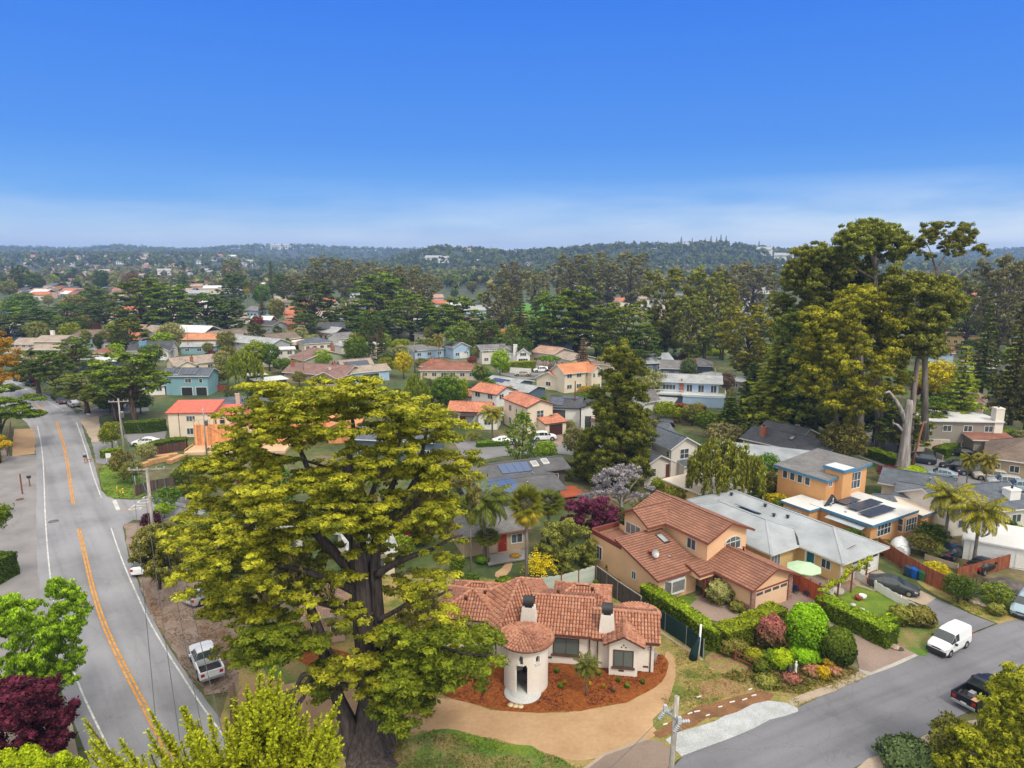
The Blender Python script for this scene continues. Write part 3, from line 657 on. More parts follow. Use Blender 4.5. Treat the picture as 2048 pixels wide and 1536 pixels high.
    def chim(s,x,y,z0,z1,wx=.8,wy=.6,m=None,cap=True):
        mb=MB(); mb.box(x-wx/2,y-wy/2,z0,x+wx/2,y+wy/2,z1); mb.box(x-wx/2-.06,y-wy/2-.06,z1-.22,x+wx/2+.06,y+wy/2+.06,z1-.08)
        o=mb.build('chimney',m or BRICK,s.o)
        if cap: c=MB(); c.lathe([(.14,0),(.14,.3),(.2,.3),(.2,.34),(0,.36)],(x,y,z1),10); c.build('chimney_cap',DARKM,o)
        return o
    def solar(s,w,x0,y0,x1,y1,nx,ny,m=None,lift=.12):
        for i in range(nx):
            for j in range(ny):
                a,b=lerp(x0,x1,i/nx)+.02,lerp(x0,x1,(i+1)/nx)-.02; c,d=lerp(y0,y1,j/ny)+.02,lerp(y0,y1,(j+1)/ny)-.02
                pts=[(a,c),(b,c),(b,d),(a,d)]; t=[(p[0],p[1],rz(w,*p)+lift) for p in pts]; bt=[(p[0],p[1],p[2]-.05) for p in t]
                mb=MB(); mb.quadbox(bt+t); mb.build('solar_panel',m or SOLAR,s.o)
    def skylight(s,w,x,y,wx=.7,wy=1.1,m=None):
        pts=[(x-wx/2,y-wy/2),(x+wx/2,y-wy/2),(x+wx/2,y+wy/2),(x-wx/2,y+wy/2)]; t=[Vector((p[0],p[1],rz(w,*p)+.14)) for p in pts]
        mb=MB(); mb.quadbox([p-Vector((0,0,.16)) for p in t]+t); o=mb.build('skylight',DARKM if m is None else TRIM,s.o)
        c=sum(t,Vector())/4; g=MB(); q=[c+(p-c)*.8+Vector((0,0,.02)) for p in t]; g.quadbox([p-Vector((0,0,.03)) for p in q]+q); g.build('pane',m or SKYG,o)
    def vent(s,w,x,y,h=.45,r=.09,m=None):
        z=rz(w,x,y); mb=MB(); mb.lathe([(r,-.1),(r,h),(r*1.6,h),(r*1.6,h+.08),(0,h+.12)],(x,y,z),8); mb.build('roof_vent',m or GREYM,s.o)
    def finish(s):
        for (part,_),(mb,m) in s.mb.items(): mb.build(part,m,s.o)
        return s
BRICK=shingle('red_brick',(.36,.14,.09),.09,.24,.3,.9,.3,.9); SKYG=mat('skylight_glass',(.30,.32,.32),.15,.2,1,0,spec=.6)
def solarmat(name,col):
    m,t,b=newmat(name); MC[name]=m; tcn=t.nodes.new('ShaderNodeTexCoord'); br=nd('ShaderNodeTexBrick',t,Scale=1.0); br.offset=0
    br.inputs['Brick Width'].default_value=.17; br.inputs['Row Height'].default_value=.17; br.inputs['Mortar Size'].default_value=.006
    br.inputs['Color1'].default_value=(*col,1); br.inputs['Color2'].default_value=(*[x*1.3 for x in col],1); br.inputs['Mortar'].default_value=(*[x*2+.03 for x in col],1)
    t.links.new(tcn.outputs['Object'],br.inputs[0]); t.links.new(br.outputs[0],b.inputs[0]); b.inputs['Roughness'].default_value=.22; return m
SOLAR=solarmat('solar_cells',(.035,.045,.07)); SOLARB=solarmat('blue_solar_cells',(.04,.07,.145))
RM=dict(grey=shingle('grey_shingle',(.19,.185,.185)),dark=shingle('charcoal_shingle',(.085,.088,.098)),blue=shingle('blue_grey_shingle',(.115,.13,.155)),brown=shingle('brown_shingle',(.20,.15,.12)),
 mauve=shingle('mauve_brown_shingle',(.24,.145,.125)),tan=shingle('tan_shingle',(.36,.29,.235)),pale=shingle('pale_grey_shingle',(.36,.37,.375)),red=shingle('terracotta_shingle',(.47,.17,.095),.3,.3,.3),
 orange=shingle('orange_tile',(.58,.24,.12),.3,.28,.25),pink=shingle('pinkish_shingle',(.43,.27,.20)),rust=shingle('rust_brown_shingle',(.27,.12,.085)),white=mat('white_membrane',(.62,.62,.61),.7,.12,.3,.1),cream=mat('cream_membrane',(.66,.57,.47),.85,.12,.3,.15),
 silver=shingle('silver_grey_shingle',(.33,.355,.375),.2,.6,.07,.85,.15,.88))
WM={}
def WALL(c):
    if c not in WM: WM[c]=stucco('wall_%s'%c.replace(' ','_'),WC[c])
    return WM[c]
WC=dict(cream=(.72,.62,.49),white=(.74,.725,.70),pale=(.64,.60,.55),grey=(.38,.39,.40),beige=(.54,.45,.35),tan=(.40,.31,.22),blue=(.17,.30,.47),teal=(.21,.37,.43),yellow=(.66,.46,.19),sage=(.34,.36,.24),slate=(.10,.14,.19),peach=(.70,.40,.215),
 pink=(.60,.42,.34),terra=(.52,.20,.10),dark=(.09,.085,.08),skyblue=(.36,.50,.68),orange=(.62,.27,.11),ochre=(.60,.36,.10),taupe=(.28,.25,.215))
for k,v in WC.items(): pass
# ================================================================ WHITE TILED HOUSE WITH THE ROUND TOWER
STW=stucco('off_white_stucco',(.74,.68,.61)); BRNZ=mat('bronze_frame',(.11,.07,.05),.5,.2,1,0); SHADEG=mat('green_window_blind',(.12,.15,.14),.3,.2,.5,0,spec=.5)
DPIPE=mat('brown_downpipe',(.13,.045,.03),.5,.2,1,0)
H=House('spanish_house','white stucco house with red clay tile roof and round entrance tower beside the giant cypress','house',(1105,1270),(1320,1288),2.9,STW,SPAN,DPIPE)
wA=H.wing(-2.2,.1,3.35,7.8,2.9,'gx',1.45,.45,style='span',t=.12)
wB=H.wing(3.2,0,8.75,5.6,2.88,'gx',1.15,.42,style='span',t=.12)
wC=H.wing(-.6,5.6,4.7,9.6,2.8,'hx',.95,.45,style='span',t=.12)
wL=H.wing(-10.6,1.2,-4.6,7.0,2.9,'hx',1.4,.45,style='span',t=.12)
wL2=H.wing(-10.2,4.6,-5,8.4,2.75,'hx',1.0,.45,style='span',t=.12)
wG=H.wing(4.2,-.95,7.5,2.6,2.95,'gy',.82,.5,style='span',t=.12)
# central hip set at an angle, one corner towards the street
ap=(-3.6,5.45,5.0); Fp=(-4.6,-.15,2.9); Rp=(1.2,2.4,2.92); Bp=(-2.0,9.6,2.9); Lp=(-8.8,4.2,2.9)
cp=[[Fp,Rp,ap],[Rp,Bp,ap],[Bp,Lp,ap],[Lp,Fp,ap]]
H.M('roof_base',SPANU).slab(cp,.12,0,0)
for p_ in cp: tiles(H.M('roof',SPAN),p_)
for q_ in (Fp,Rp,Bp,Lp): ridge_tiles(H.M('roof',SPAN),q_,ap)
wm=H.M('wall',STW); cc=Vector((-3.6,5.45,0)); q4=[Vector(q_).lerp(Vector(ap),.09) for q_ in (Fp,Rp,Bp,Lp)]
for i in range(4):
    a,b=q4[i],q4[(i+1)%4]; wm.face([(a.x,a.y,0),(b.x,b.y,0),(b.x,b.y,2.95),(a.x,a.y,2.95)])
# conical room at the back right
tb=MB(); cx,cy=7.1,4.7
def cone_tiles(mb,c,r,z0,z1,rows,n0):
    """radial barrel tiles on a low cone"""
    c=Vector(c); rr=random.Random(5)
    for i in range(rows):
        r0=r*(1-i/rows); r1=r*(1-(i+1)/rows); za=lerp(z0,z1,i/rows); zb_=lerp(z0,z1,(i+1)/rows); n=max(8,int(2*PI*r0/.29))
        for k in range(n):
            t0=2*PI*(k+.5)/n; hw=2*PI/n*.46; base=len(mb.v); rv=rr.random()
            for (ra,z,l) in ((r0+.04,za,.05),(max(r1,.02),zb_,.0)):
                for j in range(5):
                    f=-1+2*j/4; t=t0+hw*f; mb.v.append((c.x+ra*math.cos(t),c.y+ra*math.sin(t),c.z+z+l+(1-f*f)*.09*min(1,ra/.8)))
            for j in range(4): mb.f.append((base+j,base+j+1,base+6+j,base+5+j)); mb.uv.append([(rv,0)]*4); mb.m.append(0); mb.sm.append(True)
            mb.f.append(tuple(base+j for j in range(5))); mb.uv.append([(rv,0)]*5); mb.m.append(0); mb.sm.append(False)
cone_tiles(H.M('roof',SPAN),(cx,cy,2.8),2.0,.05,.75,6,40); H.M('roof_base',SPANU).lathe([(0,-.1),(1.95,-.1),(1.95,0),(0,.7)],(cx,cy,2.8),28)
H.M('wall',STW).lathe([(1.6,0),(1.6,2.8)],(cx,cy,0),28)
# turret: wall with a real arched doorway and little arched windows
tc_=Matrix.Rotation(-H.rot,4,'Z')@(Vector((1.12,50.35,0))-H.o.location); TX,TY=tc_.x,tc_.y; TR=1.76; TH=4.05
ad=-PI/2-.22-H.rot+0.0   # door bearing (local)
def turret_wall(r):
    mb=MB(); n=160; nz=54; th_=.22
    def openin(a,z):
        d=(a-ad+PI)%(2*PI)-PI; s=d*r
        if abs(s)<.48 and .25<z<2.35+math.sqrt(max(0,.48**2-s*s)) : return True
        for da,zc in ((-.02,3.15),(.76,3.1),(-.85,3.1)):
            s=((a-ad-da+PI)%(2*PI)-PI)*r
            if abs(s)<.17 and zc-.3<z<zc+.12+math.sqrt(max(0,.17**2-s*s)): return True
        return False
    for i in range(n):
        a0,a1=2*PI*i/n,2*PI*(i+1)/n; am=(a0+a1)/2; state=None; z0=0
        for j in range(nz+1):
            z=TH*j/nz; o=openin(am,z+TH/nz/2) if j<nz else None
            if o!=state:
                if state is False:
                    for rr_,fl in ((r,0),(r-th_,1)):
                        q=[(TX+rr_*math.cos(a0),TY+rr_*math.sin(a0),z0),(TX+rr_*math.cos(a1),TY+rr_*math.sin(a1),z0),(TX+rr_*math.cos(a1),TY+rr_*math.sin(a1),z),(TX+rr_*math.cos(a0),TY+rr_*math.sin(a0),z)]
                        mb.face(q if not fl else q[::-1])
                if j>0 and j<nz+1 and state is not None:
                    mb.face([(TX+r*math.cos(a0),TY+r*math.sin(a0),z),(TX+r*math.cos(a1),TY+r*math.sin(a1),z),(TX+(r-th_)*math.cos(a1),TY+(r-th_)*math.sin(a1),z),(TX+(r-th_)*math.cos(a0),TY+(r-th_)*math.sin(a0),z)])
                state=o; z0=z
    # reveals on the sides of the door
    for i in range(n):
        a=2*PI*i/n; am0=a-PI/n; am1=a+PI/n
        for j in range(nz):
            z=TH*(j+.5)/nz
            if openin(am0,z)!=openin(am1,z):
                mb.face([(TX+r*math.cos(a),TY+r*math.sin(a),TH*j/nz),(TX+(r-th_)*math.cos(a),TY+(r-th_)*math.sin(a),TH*j/nz),(TX+(r-th_)*math.cos(a),TY+(r-th_)*math.sin(a),TH*(j+1)/nz),(TX+r*math.cos(a),TY+r*math.sin(a),TH*(j+1)/nz)])
    return mb
tw_=turret_wall(TR).build('tower_wall',STW,H.o)
tr=MB(); cone_tiles(tr,(TX,TY,TH),2.22,.02,.66,8,46); tr.lathe([(.3,.62),(.27,.72),(.0,.76)],(TX,TY,TH-.02),14); to=tr.build('tower_roof',SPAN,H.o)
tg=MB(); tg.lathe([(0,-.08),(2.18,-.08),(2.24,-.02),(2.24,.04),(0,.62)],(TX,TY,TH),40); tg.build('tower_eave',DPIPE,to)
fl=MB(); fl.lathe([(0,.22),(TR-.1,.22)],(TX,TY,0),40); fl.build('porch_floor',mat('porch_slab',(.20,.20,.21),.8,.2,1),H.o)
dd=Vector((math.cos(ad),math.sin(ad),0)); nn_=Vector((-dd.y,dd.x,0))
st=MB(); ctr=Vector((TX,TY,0))+dd*(TR-.5)
st.lathe([(0,.14),(1.45,.14),(1.48,.0)],ctr,40); st.lathe([(0,.25),(1.0,.25),(1.02,.1)],ctr,40); st.build('porch_step',mat('pale_step',(.52,.52,.50),.8,.1,1),H.o)
di=MB(); c0=Vector((TX,TY,0))-dd*1.15; di.quadbox([c0+nn_*s_*.5+dd*e_+Vector((0,0,z_)) for z_ in (.22,2.5) for s_,e_ in ((-1,0),(1,0),(1,-.08),(-1,-.08))]); di.build('front_door',mat('dark_door',(.045,.04,.04),.5,.2,1,0),H.o)
for da in (-.02,.76,-.85):
    a=ad+da; c=Vector((TX+math.cos(a)*(TR+.03),TY+math.sin(a)*(TR+.03),2.72)); t_=Vector((-math.sin(a),math.cos(a),0)); s_=MB(); s_.beam(c-t_*.27,c+t_*.27,.13,.09); s_.build('sill',TRIM,H.o)
# chimneys with steel barrel cowls
def cowl_chimney(x,y,zb,wx):
    mb=MB(); b=[(x-wx/2,y-.5),(x+wx/2,y-.5),(x+wx/2,y+.5),(x-wx/2,y+.5)]; t=[(x-wx*.36,y-.38),(x+wx*.36,y-.38),(x+wx*.36,y+.38),(x-wx*.36,y+.38)]
    mb.quadbox([(p[0],p[1],zb) for p in b]+[(p[0],p[1],zb+1.9) for p in t]); o=mb.build('chimney',STW,H.o)
    c=MB(); z=zb+1.9; c.lathe([(.3,0),(.3,.25)],(x,y,z),14)
    pts=[(x-.36,y,z+.45),(x+.36,y,z+.45)]; n=18; base=len(c.v)
    for px_ in (x-.46,x+.46):
        for k in range(n+1):
            a=R(-30)+R(240)*k/n; c.v.append((px_,y+.47*math.cos(a),z+.45+.47*math.sin(a)))
    for k in range(n): c.f.append((base+k,base+k+1,base+n+2+k,base+n+1+k)); c.uv.append([(0,0)]*4); c.m.append(0); c.sm.append(True)
    c.box(x-.3,y-.3,z,x+.3,y+.3,z+.3); c.build('chimney_cowl',DARKM,o)
cowl_chimney(-2.15,1.25,2.75,1.5); cowl_chimney(4.45,.95,2.8,1.4)
for w_,f_,u_,zs_ in ((wA,'f',1.1,.9),):
    H.win(w_,f_,u_,zs_,2.2,1.5,2,1,frame=BRNZ,sill=True,glass=SHADEG)
H.win(wG,'f',5.85,.85,1.65,1.5,2,1,frame=BRNZ,sill=True,glass=SHADEG); H.win(wL,'f',-7.6,.95,1.6,1.3,2,1,frame=BRNZ,sill=True); H.win(wL,'f',-9.2,.95,.9,1.2,1,1,frame=BRNZ)
vt=MB()
for z_,x_ in ((2.78,5.85),(2.6,5.68),(2.6,6.02)): vt.tube([(x_,-.95+.5-.03,z_),(x_,-.95+.5+.05,z_)],.07,10)
vt.build('gable_vent',BRNZ,H.o)
for x_,f_ in ((2.45,wA),(-.3,wA),(3.9,wB),(5.7,wG),(7.7,wB)):
    v_=MB(); H.fbox(v_,f_,'f',x_-.22,x_+.22,.42,.58,-.01,.03); v_.build('foundation_vent',BRNZ,H.o)
gt=MB(); gt.beam((-2.1,.03,2.84),(3.3,.03,2.84),.12,.12); gt.build('gutter',DPIPE,H.o); gt=MB(); gt.beam((3.3,-.06,2.8),(4.5,-.06,2.8),.12,.12); gt.build('gutter',DPIPE,H.o); gt=MB(); gt.beam((7.2,-.06,2.8),(8.7,-.06,2.8),.12,.12); gt.build('gutter',DPIPE,H.o)
for x_,y_ in ((3.05,.48),(3.72,.36),(8.05,.36)):
    d_=MB(); d_.tube([(x_,y_,2.75),(x_,y_,.1)],.05,8); d_.build('downpipe',DPIPE,H.o)
d_=MB(); d_.tube([(-4.75,-.2,2.75),(-4.75,-.2,.1)],.055,8); d_.build('downpipe',DPIPE,H.o)
l_=MB(); l_.lathe([(0,-.2),(.08,-.1),(.11,.08),(.05,.2),(0,.22)],(7.55,.34,2.35),8); l_.build('wall_lamp',DARKM,H.o)
l_=MB(); H.fbox(l_,wB,'f',7.82,8.15,2.05,2.3,.0,.03); npn=l_.build('house_number_plate',BRNZ,H.o); l_=MB(); H.fbox(l_,wB,'f',7.85,8.12,2.08,2.27,.03,.036); l_.build('plate_face',STW,npn)
l_=MB(); l_.box(8.34,.9,.9,8.6,1.3,1.5); l_.tube([(8.5,1.5,0),(8.5,1.5,1.4)],.05,8); l_.lathe([(.16,0),(.16,.25),(0,.3)],(8.55,1.5,.9),10); l_.build('gas_meter',GREYM,H.o)
for x_,y_,w_ in ((-6.5,4.2,wL),(-8,3,wL),(3,7,wC),(0,5.2,wA)): H.vent(w_,x_,y_,.3,.1,SPANU)
q=MB(); q.box(2.7,.65,0,3.8,5,2.85); q.build('wall',STW,H.o); H.finish(); SPH=H
# ================================================================ PEACH TWO STOREY HOUSE
PCH=stucco('peach_stucco',(.80,.50,.29)); REDT=mat('dark_red_trim',(.21,.06,.042),.6,.15,1,0); GARD=mat('peach_garage_door',(.76,.52,.35),.7,.08,1,0)
H=House('two_storey_house','peach stucco two storey house with reddish tile roof and an arched upstairs window','house',(1496,1177),(1600,1150),2.8,PCH,PEACHT,REDT,rot=31)
a_=dict(style='course',t=.2)
g=H.wing(0,-.6,6.8,8.5,2.8,'gy',1.4,.55,**a_)
m=H.wing(0,5.2,6.95,16.6,5.4,'gy',1.45,.6,**a_)
c=H.wing(-2.5,11.3,3.4,16.4,5.38,'gx',1.3,.6,**a_)
l=H.wing(-6.3,5.5,.0,12.2,2.8,'sb',1.95,.55,**a_)
p2=H.wing(-2.0,4.2,.3,6.2,2.78,'sb',.55,.1,z0=2.3,**a_)
d=H.wing(-5.6,11.8,-1.6,17.2,3.9,'flat',0,0,deck=True)
e=MB(); 
for (x0,y0,x1,y1) in ((-5.62,11.8,-5.4,17.2),(-5.62,17.0,-1.6,17.22)): e.box(x0,y0,3.9-.45,x1,y1,3.96); 
e.build('parapet',REDT,H.o); e=MB(); e.box(-5.4,11.9,3.1,-1.7,17,3.2); e.build('roof_terrace',PEACHT,H.o)
H.win(m,'l',8.0,3.55,1.3,1.25,2,1); 
# arched window
aw=MB(); cx=4.7; zb=3.5; yy=5.2+.6
def arcwin(H,w,cx,zb,wd,hr,rise):
    n=14; o=[(cx-wd/2,zb),(cx+wd/2,zb),(cx+wd/2,zb+hr)]+[(cx+wd/2*math.cos(PI*i/n),zb+hr+rise*math.sin(PI*i/n)) for i in range(1,n)]+[(cx-wd/2,zb+hr)]
    y=w['r'][1]+w['o']; g=MB(); g.face([(x,y-.015,z) for x,z in o]); fr=MB()
    for i in range(len(o)): fr.beam((o[i][0],y-.03,o[i][1]),(o[(i+1)%len(o)][0],y-.03,o[(i+1)%len(o)][1]),.1,.09)
    for f in (.33,.67): x=cx-wd/2+wd*f; fr.beam((x,y-.03,zb),(x,y-.03,zb+hr+rise*math.sqrt(max(0,1-((x-cx)/(wd/2))**2))),.06,.06)
    fr.beam((cx-wd/2,y-.03,zb+hr),(cx+wd/2,y-.03,zb+hr),.06,.07); fo=fr.build('arched_window',TRIM,H.o); g.build('pane',GL,fo)
arcwin(H,m,4.3,3.55,2.3,.85,.6)
CURT=mat('curtained_glass',(.22,.22,.22),.15,.3,2,0,spec=.6)
H.win(c,'l',14.3,3.3,2.5,1.4,3,1,glass=CURT); H.win(c,'l',12.45,3.3,.7,1.2,1,1)
H.win(d,'l',15.5,.9,1.0,1.6,2,1); H.win(l,'l',9.6,1.1,.7,.95,2,1)
H.garage(g,'f',3.4,4.7,2.15,GARD,4,1)
ST=shingle('pink_stone_facing',(.38,.22,.17),.16,.35,.5,.95,.6,.6)
for x0,x1 in ((.42,.98),(5.82,6.4)): s=MB(); s.box(x0,-.6+.42,0,x1,-.6+.62,2.75); s.build('stone_pillar',ST,H.o)
s=MB(); s.box(.40,-.1,0,.58,1.1,.9); s.build('stone_pillar',ST,H.o)
H.door(g,'l',4.2,.95,2.05,REDT)
bay=MB(); bw=l; y0=5.5+.55; bay.quadbox([(-4.9,y0,.75),(-4.4,y0-.5,.75),(-2.6,y0-.5,.75),(-2.1,y0,.75),(-4.9,y0,.95),(-4.4,y0-.5,.95),(-2.6,y0-.5,.95),(-2.1,y0,.95)]); bay.quadbox([(-4.9,y0,2.1),(-4.4,y0-.5,2.1),(-2.6,y0-.5,2.1),(-2.1,y0,2.1),(-4.9,y0,2.3),(-4.4,y0-.5,2.3),(-2.6,y0-.5,2.3),(-2.1,y0,2.3)])
for q in ((-4.9,y0),(-4.4,y0-.5),(-2.6,y0-.5),(-2.1,y0)): bay.beam((q[0],q[1],.9),(q[0],q[1],2.15),.11,.11)
bo=bay.build('bay_window',TRIM,H.o); bg=MB(); q=[(-4.86,y0+.0),(-4.38,y0-.46),(-2.62,y0-.46),(-2.14,y0)]
for i in range(3): bg.face([(q[i][0],q[i][1],.95),(q[i+1][0],q[i+1][1],.95),(q[i+1][0],q[i+1][1],2.1),(q[i][0],q[i][1],2.1)])
bg.build('pane',CURT,bo)
s=MB(); s.box(-.95,4.5,0,-.75,4.7,2.35); s.box(-.55,4.5,0,-.35,4.7,2.35); s.box(-.9,4.56,.5,-.4,4.64,.6); s.box(-.9,4.56,1.6,-.4,4.64,1.7); s.build('porch_post',REDT,H.o)
s=MB(); H.fbox(s,g,'l',5.2,5.5,0,2.3,0,.05); s.build('door_side',TRIM,H.o)
H.skylight(l,-1.2,10.4,.8,1.5); H.vent(l,-4.3,8.9,.35,.16,mat('red_flue',(.30,.06,.04),.7)); H.vent(g,2.2,6.4,.5,.12,MC['red_flue']); H.vent(g,5.0,4.9,.4,.1,MC['red_flue']); H.vent(l,-2.6,7.9,.06,.1)
s=MB(); dz=rz(l,-4.4,8.2); s.tube([(-4.4,8.2,dz),(-4.35,8.2,dz+.5)],.04,6); s.tube([(-4.4,8.6,dz+.05),(-4.35,8.25,dz+.4)],.03,6)
Mx=Matrix.Translation((-4.4,8.1,dz+.65))@Matrix.Rotation(R(62),4,'X'); b0=len(s.v); s.lathe([(0,0),(.25,.03),(.42,.1),(.44,.12)],(0,0,0),18)
for i in range(b0,len(s.v)): s.v[i]=tuple(Mx@Vector(s.v[i]))
s.tube([(-4.4,8.0,dz+.4),(-4.4,7.6,dz+.75)],.02,5); s.build('satellite_dish',GREYM,H.o)
s=MB(); s.box(6.2,6.5,3.0,6.75,7.5,4.4); s.build('chimney',BRICK,H.o)
for a_,b_ in (((-.06,-.6,2.72),(-.06,4.4,2.72)),((-6.3,5.46,2.72),(-2,5.46,2.72)),((-.06,5.2,5.32),(-.06,11.2,5.32))): gt=MB(); gt.beam(a_,b_,.11,.11); gt.build('gutter',REDT,H.o)
H.finish(); PEH=H
# ================================================================ YELLOW RANCH WITH PALE GREY ROOF
YEL=stucco('yellow_stucco',(.68,.47,.21)); WGAR=mat('white_garage_door',(.68,.69,.70),.5,.05,1,0); TEALD=mat('teal_door',(.02,.17,.22),.5,.1,1,0)
H=House('ranch_house','yellow single storey ranch house with pale silver grey hipped roof and white garage door','house',(1675,1123),(1786,1096),2.7,YEL,RM['silver'],TRIM,rot=31)
g=H.wing(0,-.7,8.2,21.5,2.7,'hy',1.75,.7,t=.2); l=H.wing(-4.5,4.6,4.2,20,2.68,'hy',1.6,.7,t=.2)
b=H.wing(2.6,19,9.5,29,2.9,'flat',0,.4,roof=RM['cream'])
H.garage(g,'f',4.9,4.7,2.15,WGAR,0,4)
for i in range(4):
    aw=MB(); x=4.9-1.78+i*1.19; H.fbox(aw,g,'f',x-.42,x+.42,1.72,1.92,.028,.05); aw.build('pane',GL,H.o)
H.win(l,'f',-2.9,.15,1.6,2.0,3,1,glass=CURT); H.door(l,'f',-.2,.9,2.1,TEALD) if False else None
H.door(g,'l',3.6,.95,2.1,TEALD); H.win(g,'l',1.7,1.0,1.2,1.1,2,1)
for y_ in (-.4,3.8): pp=MB(); pp.box(.2,y_,0,.35,y_+.15,2.6); pp.build('porch_post',TRIM,H.o)
# louvre dormer on front slope, dark valley flashing, blue panel
dm=MB(); zc=rz(g,3.4,1.0); dm.slab([[(1.6,.9,zc-.35),(3.1,.3,zc+.35),(3.3,2.6,zc+.5)],[(3.1,.3,zc+.35),(4.6,.9,zc-.1),(3.3,2.6,zc+.5)]],.08,0,1); dm.build('dormer',[RM['silver'],TRIM],H.o)
dg_=MB(); dg_.face([(1.8,.95,zc-.45),(4.5,.95,zc-.25),(3.1,.4,zc+.22)]); dg_.build('dormer_louvre',DARKM,H.o)
vf=MB(); vf.beam((-.0,4.7,2.78),(1.9,6.6,3.45),.22,.04); vf.build('valley_flashing',DARKM,H.o)
for x,y in ((3.0,8.5),(3.4,12.0),(4.7,14.5),(5.2,17.5),(2.5,10),(3.2,17)): H.vent(g,x,y,.25,.14,DARKM)
bp=MB(); pts=[(1.0,11.5),(2.2,11.5),(2.2,14.6),(1.0,14.6)]; t=[Vector((p[0],p[1],rz(l,*p)+.3)) for p in pts]; bp.quadbox([p-Vector((0,0,.06)) for p in t]+t); bp.build('solar_panel',SOLARB,H.o)
s=MB(); s.box(5.6,11.9,3.5,6.6,13.1,4.5); 
H.finish()
# ================================================================ ORANGE MODERN HOUSE
ORG=stucco('orange_stucco',(.66,.35,.15)); BLT=mat('blue_fascia',(.07,.20,.34),.6,.1,1,0)
H=House('modern_house','tall orange modern house with blue roof edges and solar panels on its white lower roof','house',(1666,960),(1763,942),6.0,ORG,RM['grey'],BLT,rot=31)
up=H.wing(-.6,.3,8.8,8.5,5.9,'sr',.9,.45,t=.35); 
lo=H.wing(-2.6,-7.2,7.0,1.2,3.0,'flat',0,.5,roof=RM['white'],t=.35,z0=0); lo2=H.wing(-4.6,-.3,-.4,4,2.95,'flat',0,.3,roof=RM['white'],t=.3); rr=H.wing(6.8,-7.8,11.5,-1.5,2.5,'flat',0,.35,roof=RM['cream'],t=.3)
tw2=MB(); tw2.box(1.6,-.3,0,3.6,2.2,6.75); tw2.build('chimney_tower',ORG,H.o); tw2=MB(); tw2.box(1.35,-.55,6.75,3.85,2.45,7.1); q=tw2.build('tower_cap',BLT,H.o); tw2=MB(); tw2.box(1.5,-.4,7.1,3.7,2.3,7.14); tw2.build('cap_membrane',RM['white'],q)
for i in range(4): H.win(up,'l',6.9-i*1.15,4.3,.85,1.15,1,1)
H.win(up,'f',.65,4.75,.75,.75,2,1); H.win(up,'f',5.6,3.55,3.0,2.35,4,2,fw=.12)
H.win(lo2,'l',2.4,.9,2.6,1.3,4,1,fw=.12)
H.win(lo,'f',.6,.9,2.9,1.75,4,2,fw=.12); H.win(lo,'f',4.7,.9,1.1,2.0,2,2); H.win(lo,'r',-5,.8,2.4,2.0,3,2,fw=.12)
by=MB(); by.box(3.6,-7.45,0,6.4,-6.2,2.66); by.build('bay',ORG,H.o); H.w.append(0)
wbay={'r':(3.6,-7.45,6.4,-6.2,3,'flat',0),'o':0}; H.win(wbay,'f',5.0,.8,2.4,1.75,4,2,fw=.11); H.win(wbay,'l',-6.85,.8,1.0,1.75,1,2,fw=.1)
H.solar(lo,-.9,-5.9,4.3,-4.2,4,1,lift=.3); H.solar(lo,-.4,-3.9,4.9,-2.2,4,1,lift=.35); H.solar(lo,.2,-1.9,3.4,-.4,3,1,lift=.35)
tri=MB(); tri.slab([[(-1.9,-.5,3.05),(.9,-.5,3.05),(-.5,-.5,4.3)]],.01) ; tri=MB(); tri.quadbox([(-1.9,-.52,3.02),(.9,-.52,3.02),(.9,-.3,3.02),(-1.9,-.3,3.02),(-.55,-.52,4.3),(-.45,-.52,4.3),(-.45,-.3,4.3),(-.55,-.3,4.3)]); t0=tri.build('gable_panel',mat('slate_panel',(.035,.045,.055),.6),H.o)
em=MB(); em.tube([(-.5,-.56,3.9),(-.42,-.56,3.8),(-.52,-.56,3.65),(-.45,-.56,3.5),(-.55,-.56,3.35)],[.06,.06,.07,.05,.03],6); em.box(-.75,-.57,3.28,-.25,-.53,3.33); em.build('emblem',TRIM,t0)
aw=MB(); aw.slab([[(-3.2,-6.2,2.2),(-2.1,-6.2,2.45),(-2.1,-1.4,2.45),(-3.2,-1.4,2.2)]],.06); aw.build('awning',mat('pale_metal_awning',(.42,.47,.50),.5),H.o)
H.vent(lo,-1.2,-.8,.3); H.vent(lo,-1.5,-3,.1); H.finish()
# ================================================================ GREY CRAFTSMAN HOUSE
H=House('gabled_house','pale grey gabled house with dark shingle roof, white trim and a wooden entrance stair','house',(1288,936),(1368,929),3.0,WALL('pale'),RM['blue'],TRIM,rot=24)
fr=H.wing(0,0,6.1,5.6,3.1,'gy',1.5,.5); bk=H.wing(4.4,-.4,10.2,7,5.4,'gy',1.6,.5); mn=H.wing(-2,4.5,10,11,5.0,'gx',2.3,.5); pr=H.wing(6,-1.6,10,1,2.9,'sb',.7,.3)
H.win(fr,'f',1.9,1.2,1.3,1.35,2,2); H.win(bk,'f',7.3,3.5,1.7,1.6,2,2); H.door(fr,'f',4.7,.9,2.0,mat('brown_door',(.12,.045,.025),.6),z0=.9); H.win(pr,'f',8.2,.2,2.6,2.2,4,1,fw=.1); H.win(bk,'l',.9,3.8,.8,1,1,2)
s=MB(); s.box(3.6,-1.9,.75,6.2,.4,.9)
for k in range(5): s.box(2.6-.28*k+.7,-1.7,.0,2.9-.28*k+.7,-.6,.75-.15*k)
s.box(3.7,-1.9,.9,3.78,-1.82,1.8);s.box(6.1,-1.9,.9,6.18,-1.82,1.8); s.box(3.7,-1.9,1.15,6.18,-1.84,1.75); s.build('entrance_stair',mat('redwood_deck',(.20,.075,.035),.8),H.o)
H.skylight(mn,1.5,6.2,.7,.9); H.vent(mn,3,6,.3); H.finish()
